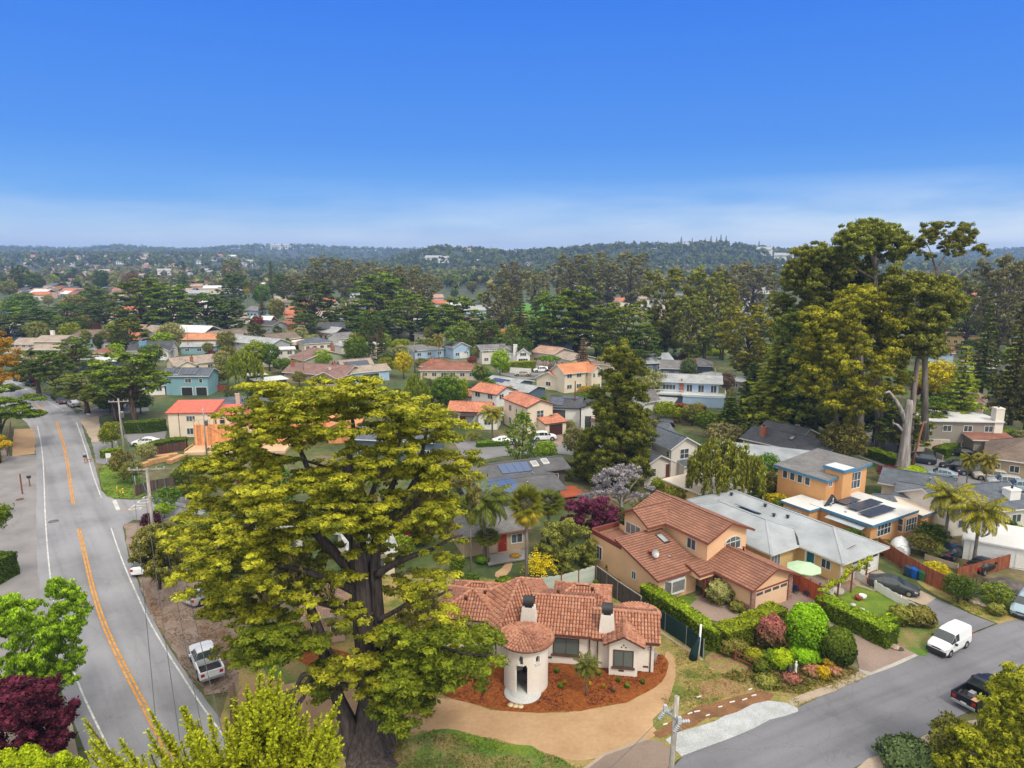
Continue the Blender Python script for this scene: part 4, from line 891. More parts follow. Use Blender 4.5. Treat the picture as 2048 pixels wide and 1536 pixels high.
# ================================================================ DARK HOUSE WITH BLUE SOLAR PANELS
H=House('solar_house','low dark walled house with broad grey roof, blue solar panels and two skylights','house',(1010,992),(1132,975),3.0,WALL('dark'),shingle('slate_grey_shingle',(.125,.125,.13)),mat('grey_fascia',(.16,.17,.18),.6),rot=21)
a=H.wing(-5,-.3,8.8,8.2,3.0,'gx',.9,.7); b=H.wing(-3,7.6,13.2,14.2,3.1,'gx',.9,.7)
H.solar(a,-2.6,.3,2.6,4.3,4,2,SOLARB); H.solar(a,-.4,4.4,.2,4.5,1,1) if False else None
H.solar(b,2.6,7.9,7.2,10.3,4,1,SOLARB); H.skylight(b,8.2,9.6,1.0,1.3,m=SKYG); H.skylight(b,10.0,9.9,1.0,1.3,m=SKYG)
H.win(b,'f',10.6,.9,1.8,1.4,2,1); H.win(a,'r',4,.9,2,1.6,2,1); H.vent(a,4,2,.3); H.vent(a,6,5,.3); H.vent(b,0,11,.5)
s=MB(); s.box(9,3.2,.3,13.5,7.4,.42); s.build('deck',mat('red_deck',(.42,.10,.045),.8),H.o); H.finish()
# small dark-roofed house by the palms
H=House('garden_cottage','small house with dark curved roof and red front door under the fan palms','house',(988,1068),(1062,1052),2.6,WALL('tan'),RM['grey'],mat('wood_fascia',(.30,.13,.07),.7),rot=20)
w_=H.wing(-4,0,4.6,7.5,2.6,'gx',1.5,.6); H.door(w_,'f',1.2,.95,2.05,mat('red_door',(.28,.03,.02),.5)); H.win(w_,'f',-.8,.8,.9,1.2,1,1); H.win(w_,'f',3.0,.8,1.5,1.2,2,1)
s=MB(); s.box(-1.5,-2.6,.1,3.6,-.1,.25); s.build('porch_deck',mat('grey_deck',(.26,.25,.25),.85),H.o); H.finish()
# ================================================================ RED METAL ROOF HOUSE AND THE BUILDING SITE
def seam(name,col):
    m=boards(name,col,.45,'X',.06,.6,.45); return m
RED=seam('red_standing_seam',(.60,.13,.06))
H=House('red_roof_house','cream two storey house with bright red ribbed metal roof beside the building site','house',(333,827),(424,824),4.7,WALL('cream'),RED,mat('red_fascia',(.40,.07,.04),.6),rot=3)
a=H.wing(-.3,0,8.6,6.2,4.8,'sb',1.2,.35); b=H.wing(8.4,.6,12.2,5.6,4.2,'sb',1.0,.3); c=H.wing(11.6,-2.6,16.5,4.5,2.7,'gy',1.6,.4)
for x in (4.2,): H.win(a,'f',x,3.0,1.7,1.15,3,1); H.win(a,'f',x,.5,1.9,1.3,3,1)
H.win(b,'f',9.8,2.3,1.1,1.3,1,1); H.win(b,'f',10.2,.3,1,1.7,2,1); H.win(a,'l',3,2.9,1,1.1,1,1); H.win(a,'l',2,.4,.8,1.9,1,1); H.chim(13.6,3.4,2.5,5.2,.7,.6)
d_=MB(); d_.tube([(2.0,.3,4.6),(2.0,.3,.1)],.05,6); d_.build('downpipe',DPIPE,H.o); H.finish()
PLY=boards('orange_plywood',(.70,.29,.12),.6,'X',.25,.5,.8); STUD=mat('fresh_timber',(.68,.40,.19),.8,.2,2,0); DECKW=mat('subfloor_sheet',(.60,.42,.27),.85,.15,.5)
H=House('timber_frame_house','unfinished house of orange sheathing and bare timber studs behind the giant cypress','building site',(375,906),(470,903),0.0,PLY,PLY,STUD,rot=4)
fl=MB(); fl.box(0,-1.5,.0,17,9,.5); fl.build('subfloor',DECKW,H.o)
def panel(x0,y0,x1,y1,z0,z1,m=PLY): q=MB(); q.box(x0,y0,z0,x1,y1,z1); q.build('sheathing_panel',m,H.o)
panel(.2,3.0,8.3,3.12,.5,4.3); panel(8.4,4.4,12.6,4.52,.5,2.0); panel(12.6,2,12.72,8.2,.5,3.9); panel(12.8,8.0,21,8.12,.5,4.1); panel(13,3.2,19.5,3.32,.5,2.9); panel(20.9,2,21.02,8,.5,4.3); panel(15,5.5,24,5.62,.5,3.6)
def studs(x0,y0,x1,y1,z0,z1,n):
    for i in range(n+1):
        f=i/n; x,y=lerp(x0,x1,f),lerp(y0,y1,f); q=MB(); q.box(x-.05,y-.05,z0,x+.05,y+.05,z1-.1); q.build('stud',STUD,H.o)
    q=MB(); q.beam((x0,y0,z1-.05),(x1,y1,z1-.05),.12,.1); q.build('top_plate',STUD,H.o)
studs(.2,3.2,8.4,3.2,.5,5.2,9); studs(8.5,4.6,12.4,4.6,.5,2.6,5); studs(13,8.2,21,8.2,.5,4.8,9); studs(0,-1,0,2.8,.5,.9,2)
for a,b in (((.6,2.9,4.2),(1.2,1.0,.5)),((7.6,2.9,4.2),(7.2,.9,.5)),((2.8,2.9,4.0),(5.8,2.9,2.2)),((8.5,4.3,3.6),(12.8,2.8,2.4)),((12.6,2.2,3.9),(17,-1,2.2))): q=MB(); q.beam(a,b,.1,.1); q.build('brace',STUD,H.o)
H.finish()
# roof trusses / orange roofs glimpsed through the crown
H=House('sheathed_house','orange sheathed roof of the unfinished house seen through the cypress crown','building site',(520,842),(690,834),3.2,PLY,mat('orange_roof_sheathing',(.62,.27,.13),.8,.15),STUD,rot=6)
H.wing(0,0,16,7,3.2,'gx',1.6,.3); H.wing(13,-6,19,2,3.0,'gy',1.4,.3); H.finish()
LUMB=mat('lumber_stack',(.58,.33,.15),.85,.3,3)
for i,(px,py,rz_,n_) in enumerate(((292,932,1.2,4),(318,925,.9,5),(333,918,.5,5),(352,922,1.35,4))):
    p=P(px,py); t=thing('lumber_stack',['short stack of fresh timber nearest the road','bundle of timber lying in the middle of the brown building plot','tall pile of boards at the back of the building plot','long plank bundle next to the orange wall'][i],'timber',p,rz_,'timber stacked on the building plot')
    for k in range(n_):
        q=MB(); q.box(-1.7+.1*(k%2),-.5,.05+k*.16,1.7+.1*(k%2),.5,.17+k*.16); q.build('board_layer',LUMB,t)
# ================================================================ SPANISH HOUSE IN THE MIDDLE DISTANCE
SPF=shingle('salmon_clay_tile',(.55,.215,.13),.38,.24,.5,.85,.8,.55)
H=House('tiled_roof_house','white two storey house with salmon clay tile roofs and a garage under its right gable','house',(1017,800),(1090,797),5.5,WALL('cream'),SPF,mat('dark_brown_fascia',(.10,.05,.035),.6),rot=-62)
a=H.wing(-3,0,7.4,6.4,5.4,'gx',1.2,.4); 
H.win(a,'f',5.4,3.0,1.1,1.2,2,2); H.win(a,'f',2.6,3.2,.6,1.1,1,1); H.win(a,'r',3.2,3.0,1.6,1.5,2,2); H.win(a,'f',0,3.2,1.2,1.3,2,1); H.win(a,'f',0,.6,1.2,1.4,2,1)
b=H.wing(6.2,2.4,10.2,7.6,2.5,'sl',.8,.3); H.garage(b,'r',5,2.6,2.0,mat('dark_garage',(.07,.025,.02),.7),0,3); H.finish()
H=House('tiled_roof_house','low white salmon tiled house with dark porch, left of the two storey tiled one','house',(893,822),(985,820),3.0,WALL('white'),SPF,MC['dark_brown_fascia'],rot=-8)
a=H.wing(0,0,9,6,3,'gx',1.5,.5); b=H.wing(6.5,-2.5,11,3,2.9,'gy',1.2,.4); H.win(a,'f',1.6,.9,.9,1.2,1,1); H.win(b,'f',8.7,.9,1.4,1.2,2,1); H.door(a,'f',3.2,.9,2,mat('rust_door',(.25,.05,.03),.6)); s=MB(); s.slab([[(3,-1.8,2.5),(6,-1.8,2.5),(6,.6,2.8),(3,.6,2.8)]],.12); s.box(3.1,-1.7,0,3.22,-1.58,2.4); s.build('porch_roof',mat('dark_lattice',(.05,.035,.03),.8),H.o); H.finish()
H=House('tall_tiled_house','tall white and brown house with salmon tiles between the other two tiled houses','house',(938,782),(1000,775),4.8,WALL('white'),SPF,MC['dark_brown_fascia'],rot=-40)
a=H.wing(0,0,8,7,5,'gx',1.3,.4,win='f2r2'); b=H.wing(-5,2,.4,7,3,'gx',1.1,.4,win='f2'); H.finish()
# ================================================================ WHITE MODERN HOUSE WITH DARK ROOF
H=House('white_modern_house','white modern house with charcoal roof, roof panels and glass garage doors by the brown pole','house',(1093,812),(1190,797),4.4,WALL('white'),RM['dark'],mat('black_fascia',(.03,.03,.035),.6),rot=-12)
a=H.wing(0,0,7,8,4.2,'gx',1.6,.4); b=H.wing(6.6,-1.5,14,6,4.6,'gy',1.4,.4)
H.solar(a,.6,.6,3.2,3.2,2,2); H.solar(a,2.6,2.9,6.0,3.9,3,1)
H.win(a,'f',2.4,2.0,2.6,1.6,2,1,frame=DARKM); H.win(b,'f',8.4,.6,1.2,2.4,1,5,frame=DARKM); H.win(b,'f',11.2,3.6,1.2,.7,2,1,frame=DARKM); H.win(b,'f',12.2,.1,2.2,2.2,1,4,frame=DARKM); H.win(b,'f',9.9,.1,.5,.5,1,1,frame=DARKM)
s=MB(); s.box(9,-3.6,2.5,14,-1.2,2.65); s.build('balcony_deck',MC['redwood_deck'],H.o)
s=MB(); s.box(9,-3.6,3.55,14,-3.55,3.62); [s.box(9+k*.5,-3.6,2.65,9.04+k*.5,-3.56,3.55) for k in range(11)]; s.build('railing',DARKM,H.o); H.finish()
# ================================================================ BLUE HOUSE WITH WHITE DECK
H=House('decked_house','blue grey house with a wide white balcony railing wrapped round its upper floor','house',(1312,762),(1432,770),5.0,WALL('skyblue'),RM['pale'],TRIM,rot=-14)
a=H.wing(0,0,15,9,5.0,'gx',1.2,.9); H.win(a,'f',3,2.9,3,1.3,4,1); 
for x in (7.6,10.2,13): H.win(a,'f',x,2.5,1.4,1.9,2,1)
H.chim(5.8,1.0,2.5,5.2,1.0,.8); 
s=MB(); s.box(-1,-2.4,2.3,15.5,.9,2.5); s.build('deck',TRIM,H.o); s=MB()
for (x0,y0,x1,y1) in ((-1,-2.4,6,-2.4),(6,-2.4,6,-3.4),(6,-3.4,15.5,-3.4),(15.5,-3.4,15.5,.5)):
    L=math.dist((x0,y0),(x1,y1)); n=int(L/.35)
    s.beam((x0,y0,3.45),(x1,y1,3.45),.1,.08); s.beam((x0,y0,2.6),(x1,y1,2.6),.1,.3)
    for k in range(n+1): s.beam((lerp(x0,x1,k/n),lerp(y0,y1,k/n),2.6),(lerp(x0,x1,k/n),lerp(y0,y1,k/n),3.4),.16,.05)
s.build('railing',TRIM,H.o); s=MB(); s.box(6.2,-3.2,0,15.2,.4,2.3); s.build('lower_wall',WALL('skyblue'),H.o); H.finish()
# ================================================================ THE OTHER HOUSES
# (name,label, A px, B px, z eave, wall, roof, wings, extras)
def generic(label,A,B,z,wall,roof,wings,cat='house',name='house',trim=None,ex=None,rot=None,group=None):
    H=House(name,label,cat,A,B,z,WALL(wall),RM[roof],trim,rot=rot,group=group); ws=[]
    for q in wings:
        x0,y0,x1,y1,h,rt,rise=q[:7]; kw=q[7] if len(q)>7 else {}
        sc=H.W if rot is None else 1
        ws.append(H.wing(x0*sc if abs(x0)<=3 and rot is None else x0,y0,x1*sc if abs(x1)<=3 and rot is None else x1,y1,h,rt,rise,**kw))
    if ex: ex(H,ws)
    H.finish(); return H
G_=generic
def gar(x,w=0,m=None): return lambda H,ws: H.garage(ws[w],'f',x*H.W,3.6,2.0,m or WGAR,0,4)
G_('cluster of beige townhouses with several stepped roofs at the far left',(22,688),(128,688),5.2,'beige','tan',[(0,0,.55,8,5.2,'gx',1.6,{'win':'f4'}),(.5,-3,1.05,8,6.4,'gx',1.4,{'win':'f3'}),(.1,-6,.45,2,3.2,'gx',1.2,{'win':'f2'}),(.75,-9,1.25,-1,4.6,'gx',1.2,{'win':'f3'})],ex=lambda H,w:(H.chim(10,6,4,9,1,1,STW)))
G_('white gabled house with dark roof, blue chimney and white garage door',(252,702),(343,700),3.0,'pale','dark',[(0,0,1,9,3,'gx',2.6),(.55,-2.5,1,4,3,'gy',1.8)],ex=lambda H,w:(H.garage(w[1],'f',H.W*.77,3.6,2.1,WGAR,3,4),H.chim(5,1,2,6,2.2,1,WALL('blue')),H.win(w[0],'f',3,.8,1.2,1.2)))
G_('long low ochre house with terracotta hipped roof at the foot of the dark cypresses',(346,679),(440,678),2.9,'ochre','orange',[(0,0,1,8,2.9,'hx',1.8,{'win':'f5'})])
G_('low teal bungalow with pale flat gabled roof behind the maroon bush',(358,694),(436,692),2.7,'teal','pale',[(0,0,1,9,2.8,'gx',.9,{'win':'f3'})])
G_('white bungalow with broad pale roof and red brick chimney',(347,731),(438,722),2.8,'cream','tan',[(0,0,1,9,2.8,'gx',1.7,{'win':'f3'}),(0,-3,.45,4,2.8,'gy',1.4)],ex=lambda H,w:H.chim(5,0,2,4.8))
G_('teal two storey house with dark roof, two solar arrays and a double garage',(326,752),(417,752),4.9,'teal','blue',[(.1,0,1,7,4.9,'gx',1.5),(-.05,.5,.3,5,5.2,'gx',1.2)],rot=None,ex=lambda H,w:(H.garage(w[0],'f',H.W*.48,2.6,2.0,DARKM,0,3),H.garage(w[0],'f',H.W*.8,2.6,2.0,DARKM,0,3),H.win(w[0],'f',H.W*.52,3.1,1.6,1.1),H.win(w[0],'f',H.W*.8,3.1,.9,1.1,1,1),H.solar(w[0],H.W*.4,.5,H.W*.7,3,3,2),H.solar(w[1],H.W*.0,1,H.W*.2,2.6,2,1)))
G_('white annexe with blue lean-to roof left of the teal house',(278,772),(332,770),2.5,'white','blue',[(0,0,1,6,2.5,'gx',.9,{'win':'f2'})])
G_('grey roofed bungalow with pinkish chimney directly behind the red metal roof',(425,818),(548,806),3.0,'white','blue',[(0,0,.5,8,3,'gx',1.4),(.45,-1,1,8,3,'gx',1.2,{'win':'f3'})],ex=lambda H,w:H.chim(5,1,2,5.6,.8,.7,WALL('pink')))
G_('small two tier house with orange red hipped roofs under the dark wood',(552,649),(618,648),3.0,'terra','red',[(0,0,1,10,3,'hx',1.5,{'win':'f3'}),(.25,3,.7,8,6,'hx',1.2,{'win':'f2'})])
G_('cream box house with white flat roof below the two tier house',(583,655),(634,655),3.2,'cream','white',[(0,0,1,9,3.4,'flat',0,{'win':'f3'})])
G_('brown gabled house with a cream balcony deck in front',(534,683),(604,675),3.4,'tan','brown',[(0,0,1,10,3.4,'gx',2.0,{'win':'f2'})],ex=lambda H,w:(lambda s:(s.box(8,-5,1.6,17,-.2,2.8),s.build('deck',WALL('cream'),H.o)))(MB()))
G_('pale flat topped two storey house beside the round dark green tree',(547,701),(592,699),5.2,'pale','white',[(0,0,1,7,5.4,'flat',0,{'win':'f2'}),(-1,1,0.05,6,4.6,'flat',0,{'win':'f2'})])
G_('low house with slate blue hipped roof behind the thin pole',(606,688),(668,684),3.0,'cream','blue',[(0,0,1,9,3,'hx',1.6,{'win':'f4'})])
G_('sage green gabled house with plum brown roof and red chimney',(606,722),(705,712),3.2,'sage','mauve',[(0,0,1,11,3.2,'gy',2.4,{'win':'f4'})],ex=lambda H,w:H.chim(13,8,3,6.6),rot=None)
G_('broad mauve brown roofed house just above the top of the giant cypress',(563,744),(690,752),2.8,'tan','mauve',[(0,0,1,10,2.8,'gx',2.0,{'win':'f3'}),(.62,-4,1,4,2.8,'gy',1.5,{'win':'f2'})],ex=lambda H,w:H.chim(1.5,3,3,5.6))
G_('white flat roofed carport house by the pale birch',(513,764),(578,757),2.7,'dark','white',[(0,0,1,6,2.7,'flat',0),(0,6.5,.6,11,3.3,'flat',0,{'win':'f2'})],ex=lambda H,w:H.chim(4,8,3,5.4))
G_('blue house with tan roof, rooftop solar panels and a dark glass garage door',(700,747),(783,739),3.0,'skyblue','tan',[(0,0,1,7,3,'gx',1.3,{'win':'r1'}),(.0,5,.8,13,3.2,'gx',2.2),(-.35,2,.3,9,3,'gx',1.3,{'win':'f2'})],ex=lambda H,w:(H.garage(w[0],'f',H.W*.5,4.8,2.3,GL,0,4),H.solar(w[1],1,5.6,8,8,5,2),H.chim(-2,6,3,5.4),H.chim(.5,4,3,5)))
G_('long single storey house with rust brown roof and cream walls',(836,740),(956,741),2.8,'beige','rust',[(0,0,1,9,2.8,'hx',1.6,{'win':'f6'}),(-.05,5,.5,12,3,'hx',1.6)],ex=lambda H,w:H.chim(3,5,3,5.2,.8,.8,WALL('terra')))
G_('bright blue gabled house with grey roof and roof panels at the street corner',(905,696),(943,693),3.8,'skyblue','grey',[(0,0,1,16,3.8,'gy',1.7,{'win':'f2','z0':0}),(-1.6,6,.1,16,3.0,'gx',1.2,{'win':'f3'})],ex=lambda H,w:(H.solar(w[0],.6,2,3.4,7,2,3),H.garage(w[0],'f',H.W*.6,2.4,2,WGAR,0,3)))
G_('whitish two storey house with grey roof left of the bright green tree',(962,703),(1018,700),4.2,'pale','grey',[(0,0,1,8,4.4,'gx',1.4,{'win':'f3'}),(.6,-2,1,4,4.4,'gy',1.2,{'win':'f2'})])
G_('white gabled house with tall front windows above the clipped yellow hedge',(1007,708),(1063,708),3.6,'white','grey',[(0,2,1,9,3.6,'gx',1.9),(.42,-1,1,5,3.6,'gy',1.9)],ex=lambda H,w:(H.win(w[1],'f',H.W*.7,.5,3,1.8,4,1),H.win(w[1],'f',H.W*.7,3.0,2,1.1,3,1),H.chim(H.W*.42,1.5,0,6.4,1.2,1,WALL('white'))))
G_('pinkish stucco house with tan tile roof next to the tall windowed one',(1060,704),(1108,710),3.6,'pink','pink',[(0,0,1,10,3.8,'gx',1.5,{'win':'f3'})])
G_('beige house with low tan roof behind the umbrella shaped trees',(1104,714),(1142,722),3.0,'beige','tan',[(0,0,1,10,3.2,'gx',1.3,{'win':'f3'})])
G_('pale yellow two storey house with orange shingle roof and twin gables',(1128,748),(1192,742),5.0,'cream','orange',[(0,0,1,7,5,'gx',2.0,{'win':'f3'}),(.7,-2.0,1.12,5,5,'gy',1.7,{'win':'f2'})],rot=None)
G_('pale yellow single storey garage wing with orange roof left of the twin gabled house',(1068,756),(1122,762),2.7,'cream','orange',[(0,0,1,8,2.8,'gy',1.9,{'win':'f1'})])
G_('cream house with tan hipped roof behind the tall brown conifer',(1173,728),(1220,732),3.2,'cream','brown',[(0,0,1,8,3.4,'hx',1.5,{'win':'f3'})])
G_('wide low house with pale blue grey roofs and skylight panels in the centre',(962,764),(1072,780),2.8,'slate','pale',[(0,0,.6,9,2.9,'gx',1.0),(.4,-3,1,5,2.7,'gx',.9,{'win':'f3'})],ex=lambda H,w:H.solar(w[0],2,1,7,3,4,1))
G_('house with pale blue grey steep gable roof right of the golf course trees',(1289,727),(1352,724),3.0,'slate','silver',[(0,0,1,9,3,'gx',2.2,{'win':'f3'})])
G_('dark blue house with spreading grey roof and brick chimney wall',(1318,736),(1428,740),3.1,'slate','grey',[(0,0,.7,9,3.1,'gx',1.7,{'win':'f3'}),(.5,2,1,10,3.8,'hx',1.7,{'win':'f2'})],ex=lambda H,w:H.chim(H.W*.62,-.3,0,6,1.6,1.2))
G_('long low white flat roofed house left of the far wooden pole',(1388,750),(1482,764),2.6,'taupe','pale',[(0,0,1,8,2.7,'flat',0,{'win':'f5'})])
G_('low house with mint green fascia behind the red hedge',(1278,806),(1346,811),2.6,'sage','pale',[(0,0,1,8,2.7,'flat',0,{'win':'f3'})])
G_('low ranch house with charcoal roof and red brick chimney behind the olive tree',(1478,876),(1650,915),2.7,'taupe','dark',[(0,0,1,9,2.75,'gx',1.5,{'win':'f5'}),(.0,5,.55,12,3.2,'gx',1.4)],ex=lambda H,w:(H.chim(3.2,2.2,2.5,5.0,.9,.9),H.skylight(w[0],8,3)))
G_('long metal roofed shed of pale silver panels below the charcoal ranch',(1412,918),(1640,946),2.6,'white','silver',[(0,0,1,8,2.7,'sb',1.0)],name='long_shed',cat='shed')
G_('grey flat roofed two storey house with balcony and stone chimney at the right edge',(1831,842),(2010,845),5.6,'taupe','white',[(0,0,1,9,5.7,'flat',0,{'win':'f4'}),(.55,-3,1.05,4,3.2,'sb',.9,{'roof':RM['rust']})],ex=lambda H,w:(H.garage(w[0],'f',3.6,5,2.2,WALL('beige'),0,4),H.chim(H.W*.95,1,0,8,1.4,1.4,STW)))
G_('brown grey roofed house cut by the right edge with a pale ridge pipe',(1966,915),(2110,935),2.8,'tan','brown',[(0,0,1.2,12,2.9,'hx',2.6,{'win':'f4'})])
G_('long bungalow with dark blue grey roof behind the orange house',(1755,966),(1905,992),2.7,'cream','blue',[(0,0,1.0,7,2.8,'gx',1.4),(.28,-4.5,.75,2,2.7,'gx',1.2)],ex=lambda H,w:(H.win(w[0],'f',2.5,.9,1.2,1.1),H.win(w[0],'l',3,.9,1.2,1.2),H.vent(w[0],6,2),H.vent(w[0],9,3)))
G_('pale house with dark blue roof and white chimney at right edge behind the palms',(1900,1034),(2060,1018),2.8,'pale','blue',[(0,0,1.1,9,2.9,'gx',2.0,{'win':'f3'})],ex=lambda H,w:H.chim(H.W*.93,2,2.5,4.9,1.6,1.2,WALL('white')))
G_('low dark roof glimpsed under the giant cypress right of its trunk',(700,1120),(800,1100),2.8,'cream','pale',[(0,0,1,8,2.8,'gx',1.4,{'win':'f2'})])
G_('grey roofed garage glimpsed through the left side of the giant cypress',(500,1060),(610,1050),2.8,'pale','blue',[(0,0,1,8,2.9,'gx',1.5,{'win':'f2'})])
G_('house with terracotta porch arch partly hidden behind the cypress trunk',(600,1240),(700,1225),2.9,'pink','pink',[(0,0,1,7,2.9,'gx',1.3,{'win':'f2'})])
G_('slate blue building with a row of small windows behind the cypress top',(700,880),(870,888),3.4,'slate','blue',[(0,0,1,8,3.6,'gx',1.4,{'win':'f6'})])
G_('long row house with red brown roof and blue white walls far right under the eucalyptus',(1852,705),(1912,708),4.6,'skyblue','rust',[(0,0,1,9,4.8,'gx',1.4,{'win':'f5'})])
G_('long building with white and brown roof edge beside the far cedar',(1922,722),(1978,728),3.4,'pale','rust',[(0,0,1,9,3.6,'gx',1.4,{'win':'f4'})])
G_('yellowish house with red brown roof in the gap between eucalyptus and pine',(1888,668),(1968,672),4.2,'yellow','rust',[(0,0,1,12,4.2,'hx',2.0,{'win':'f5'})])
G_('small pinkish house with dark roof at the foot of the right hand pine',(1968,744),(2010,750),2.9,'pink','dark',[(0,0,1,9,2.9,'hx',1.5,{'win':'f2'})])
G_('pink tiled roof low behind the light green cedar',(1916,800),(1972,806),2.6,'pink','mauve',[(0,0,1,8,2.6,'hx',1.6)])
G_('far house with vivid orange red roof above the rounded cypress',(1233,603),(1272,602),3.4,'cream','red',[(0,0,1,14,3.6,'hx',2.4,{'win':'f3'})])
G_('grey roofed house left of the vivid orange red roof',(1195,609),(1232,610),3.2,'tan','grey',[(0,0,1,12,3.2,'gx',2.2,{'win':'f3'})])
G_('far orange walled house with dark roof left of the round tree',(26,578),(64,579),3.5,'orange','dark',[(0,0,1,14,3.6,'gx',2.4,{'win':'f3'})])
G_('far beige gabled house right of the orange walled one',(64,580),(98,580),3.5,'beige','tan',[(0,0,1,14,3.8,'gy',3,{'win':'f3'})])
G_('far orange stucco house among the left hand cypresses',(155,648),(178,648),5,'orange','grey',[(0,0,1,10,5,'gx',1.6,{'win':'f2'})])
G_('flat roofed dark blue house with white roof edge behind the near left cypress',(140,722),(232,722),3.0,'slate','white',[(0,0,1,8,3,'flat',0,{'win':'f4'})])
G_('small red roofed building between the left cypresses',(75,708),(120,708),3.0,'terra','rust',[(0,0,1,8,3,'gx',1.4,{'win':'f2'})])
G_('low red brown roofed house above the white roof edge',(178,706),(222,706),3.0,'cream','rust',[(0,0,1,8,3,'hx',1.4,{'win':'f2'})])
G_('grey house with blue roof left of the bright round tree',(228,676),(296,677),3.0,'pale','blue',[(0,0,1,9,3,'gx',1.6,{'win':'f3'})])
G_('white gabled house with brown roof beside the bare tree at left centre',(440,668),(500,668),4,'pale','brown',[(0,0,1,8,4,'gx',1.4,{'win':'f3'}),(.0,-3,.4,3,4,'gy',1.6,{'win':'f1'})])
G_('large grey house with pale grey roof behind the weeping birch',(446,682),(540,692),4.6,'grey','pale',[(0,0,1,9,4.8,'gx',1.7,{'win':'f5'})])
G_('grey house with slate roof just left of the brown gabled house',(492,648),(545,652),3.4,'grey','dark',[(0,0,1,9,3.6,'gx',1.5,{'win':'f3'})])
G_('blue grey house with low roof under the dark cypress wood',(640,648),(678,648),3.6,'slate','blue',[(0,0,1,9,3.6,'gy',1.8,{'win':'f2'})])
G_('grey gabled house left of the golden clipped tree',(676,678),(720,674),3.0,'white','grey',[(0,0,1,9,3,'gx',1.8,{'win':'f2'})])
G_('pale two storey house between sage house and golden tree',(680,693),(720,690),4.6,'pale','pale',[(0,0,1,7,4.8,'flat',0,{'win':'f2'})])
G_('cream flat roofed house right of the dark column tree',(750,690),(770,688),4.6,'cream','white',[(0,0,1,7,4.8,'flat',0,{'win':'f1'})])
G_('low pale grey roofed house left of the blue gabled one',(825,668),(880,676),3.0,'cream','grey',[(0,0,1,9,3,'gx',1.6,{'win':'f3'})])
G_('low building with bright red roof at the edge of the dark wood',(943,679),(978,679),2.8,'terra','red',[(0,0,1,8,2.8,'gx',1.6)])
G_('brown roofed beige house in the shade of the wood behind the two poles',(1075,668),(1112,672),3.4,'beige','brown',[(0,0,1,10,3.4,'gx',1.5,{'win':'f2'})])
G_('grey bungalow between the pinkish house and the wood',(1075,690),(1128,694),3,'grey','grey',[(0,0,1,9,3,'gx',1.2,{'win':'f3'})])
G_('white tall gabled shed peeking right of the brown conifer',(1262,800),(1290,806),4.0,'white','grey',[(0,0,1,5,4,'gy',2)],name='shed',cat='shed')
G_('low roof with white edge left of the rounded shrubs by the red hedge',(1262,790),(1302,794),2.5,'pale','white',[(0,0,1,7,2.5,'flat',0)])
G_('pale grey roofed house half hidden behind the dark cypress at right centre',(1760,1010),(1800,1010),2.3,'cream','blue',[(0,0,1,4,2.3,'gx',.8)])
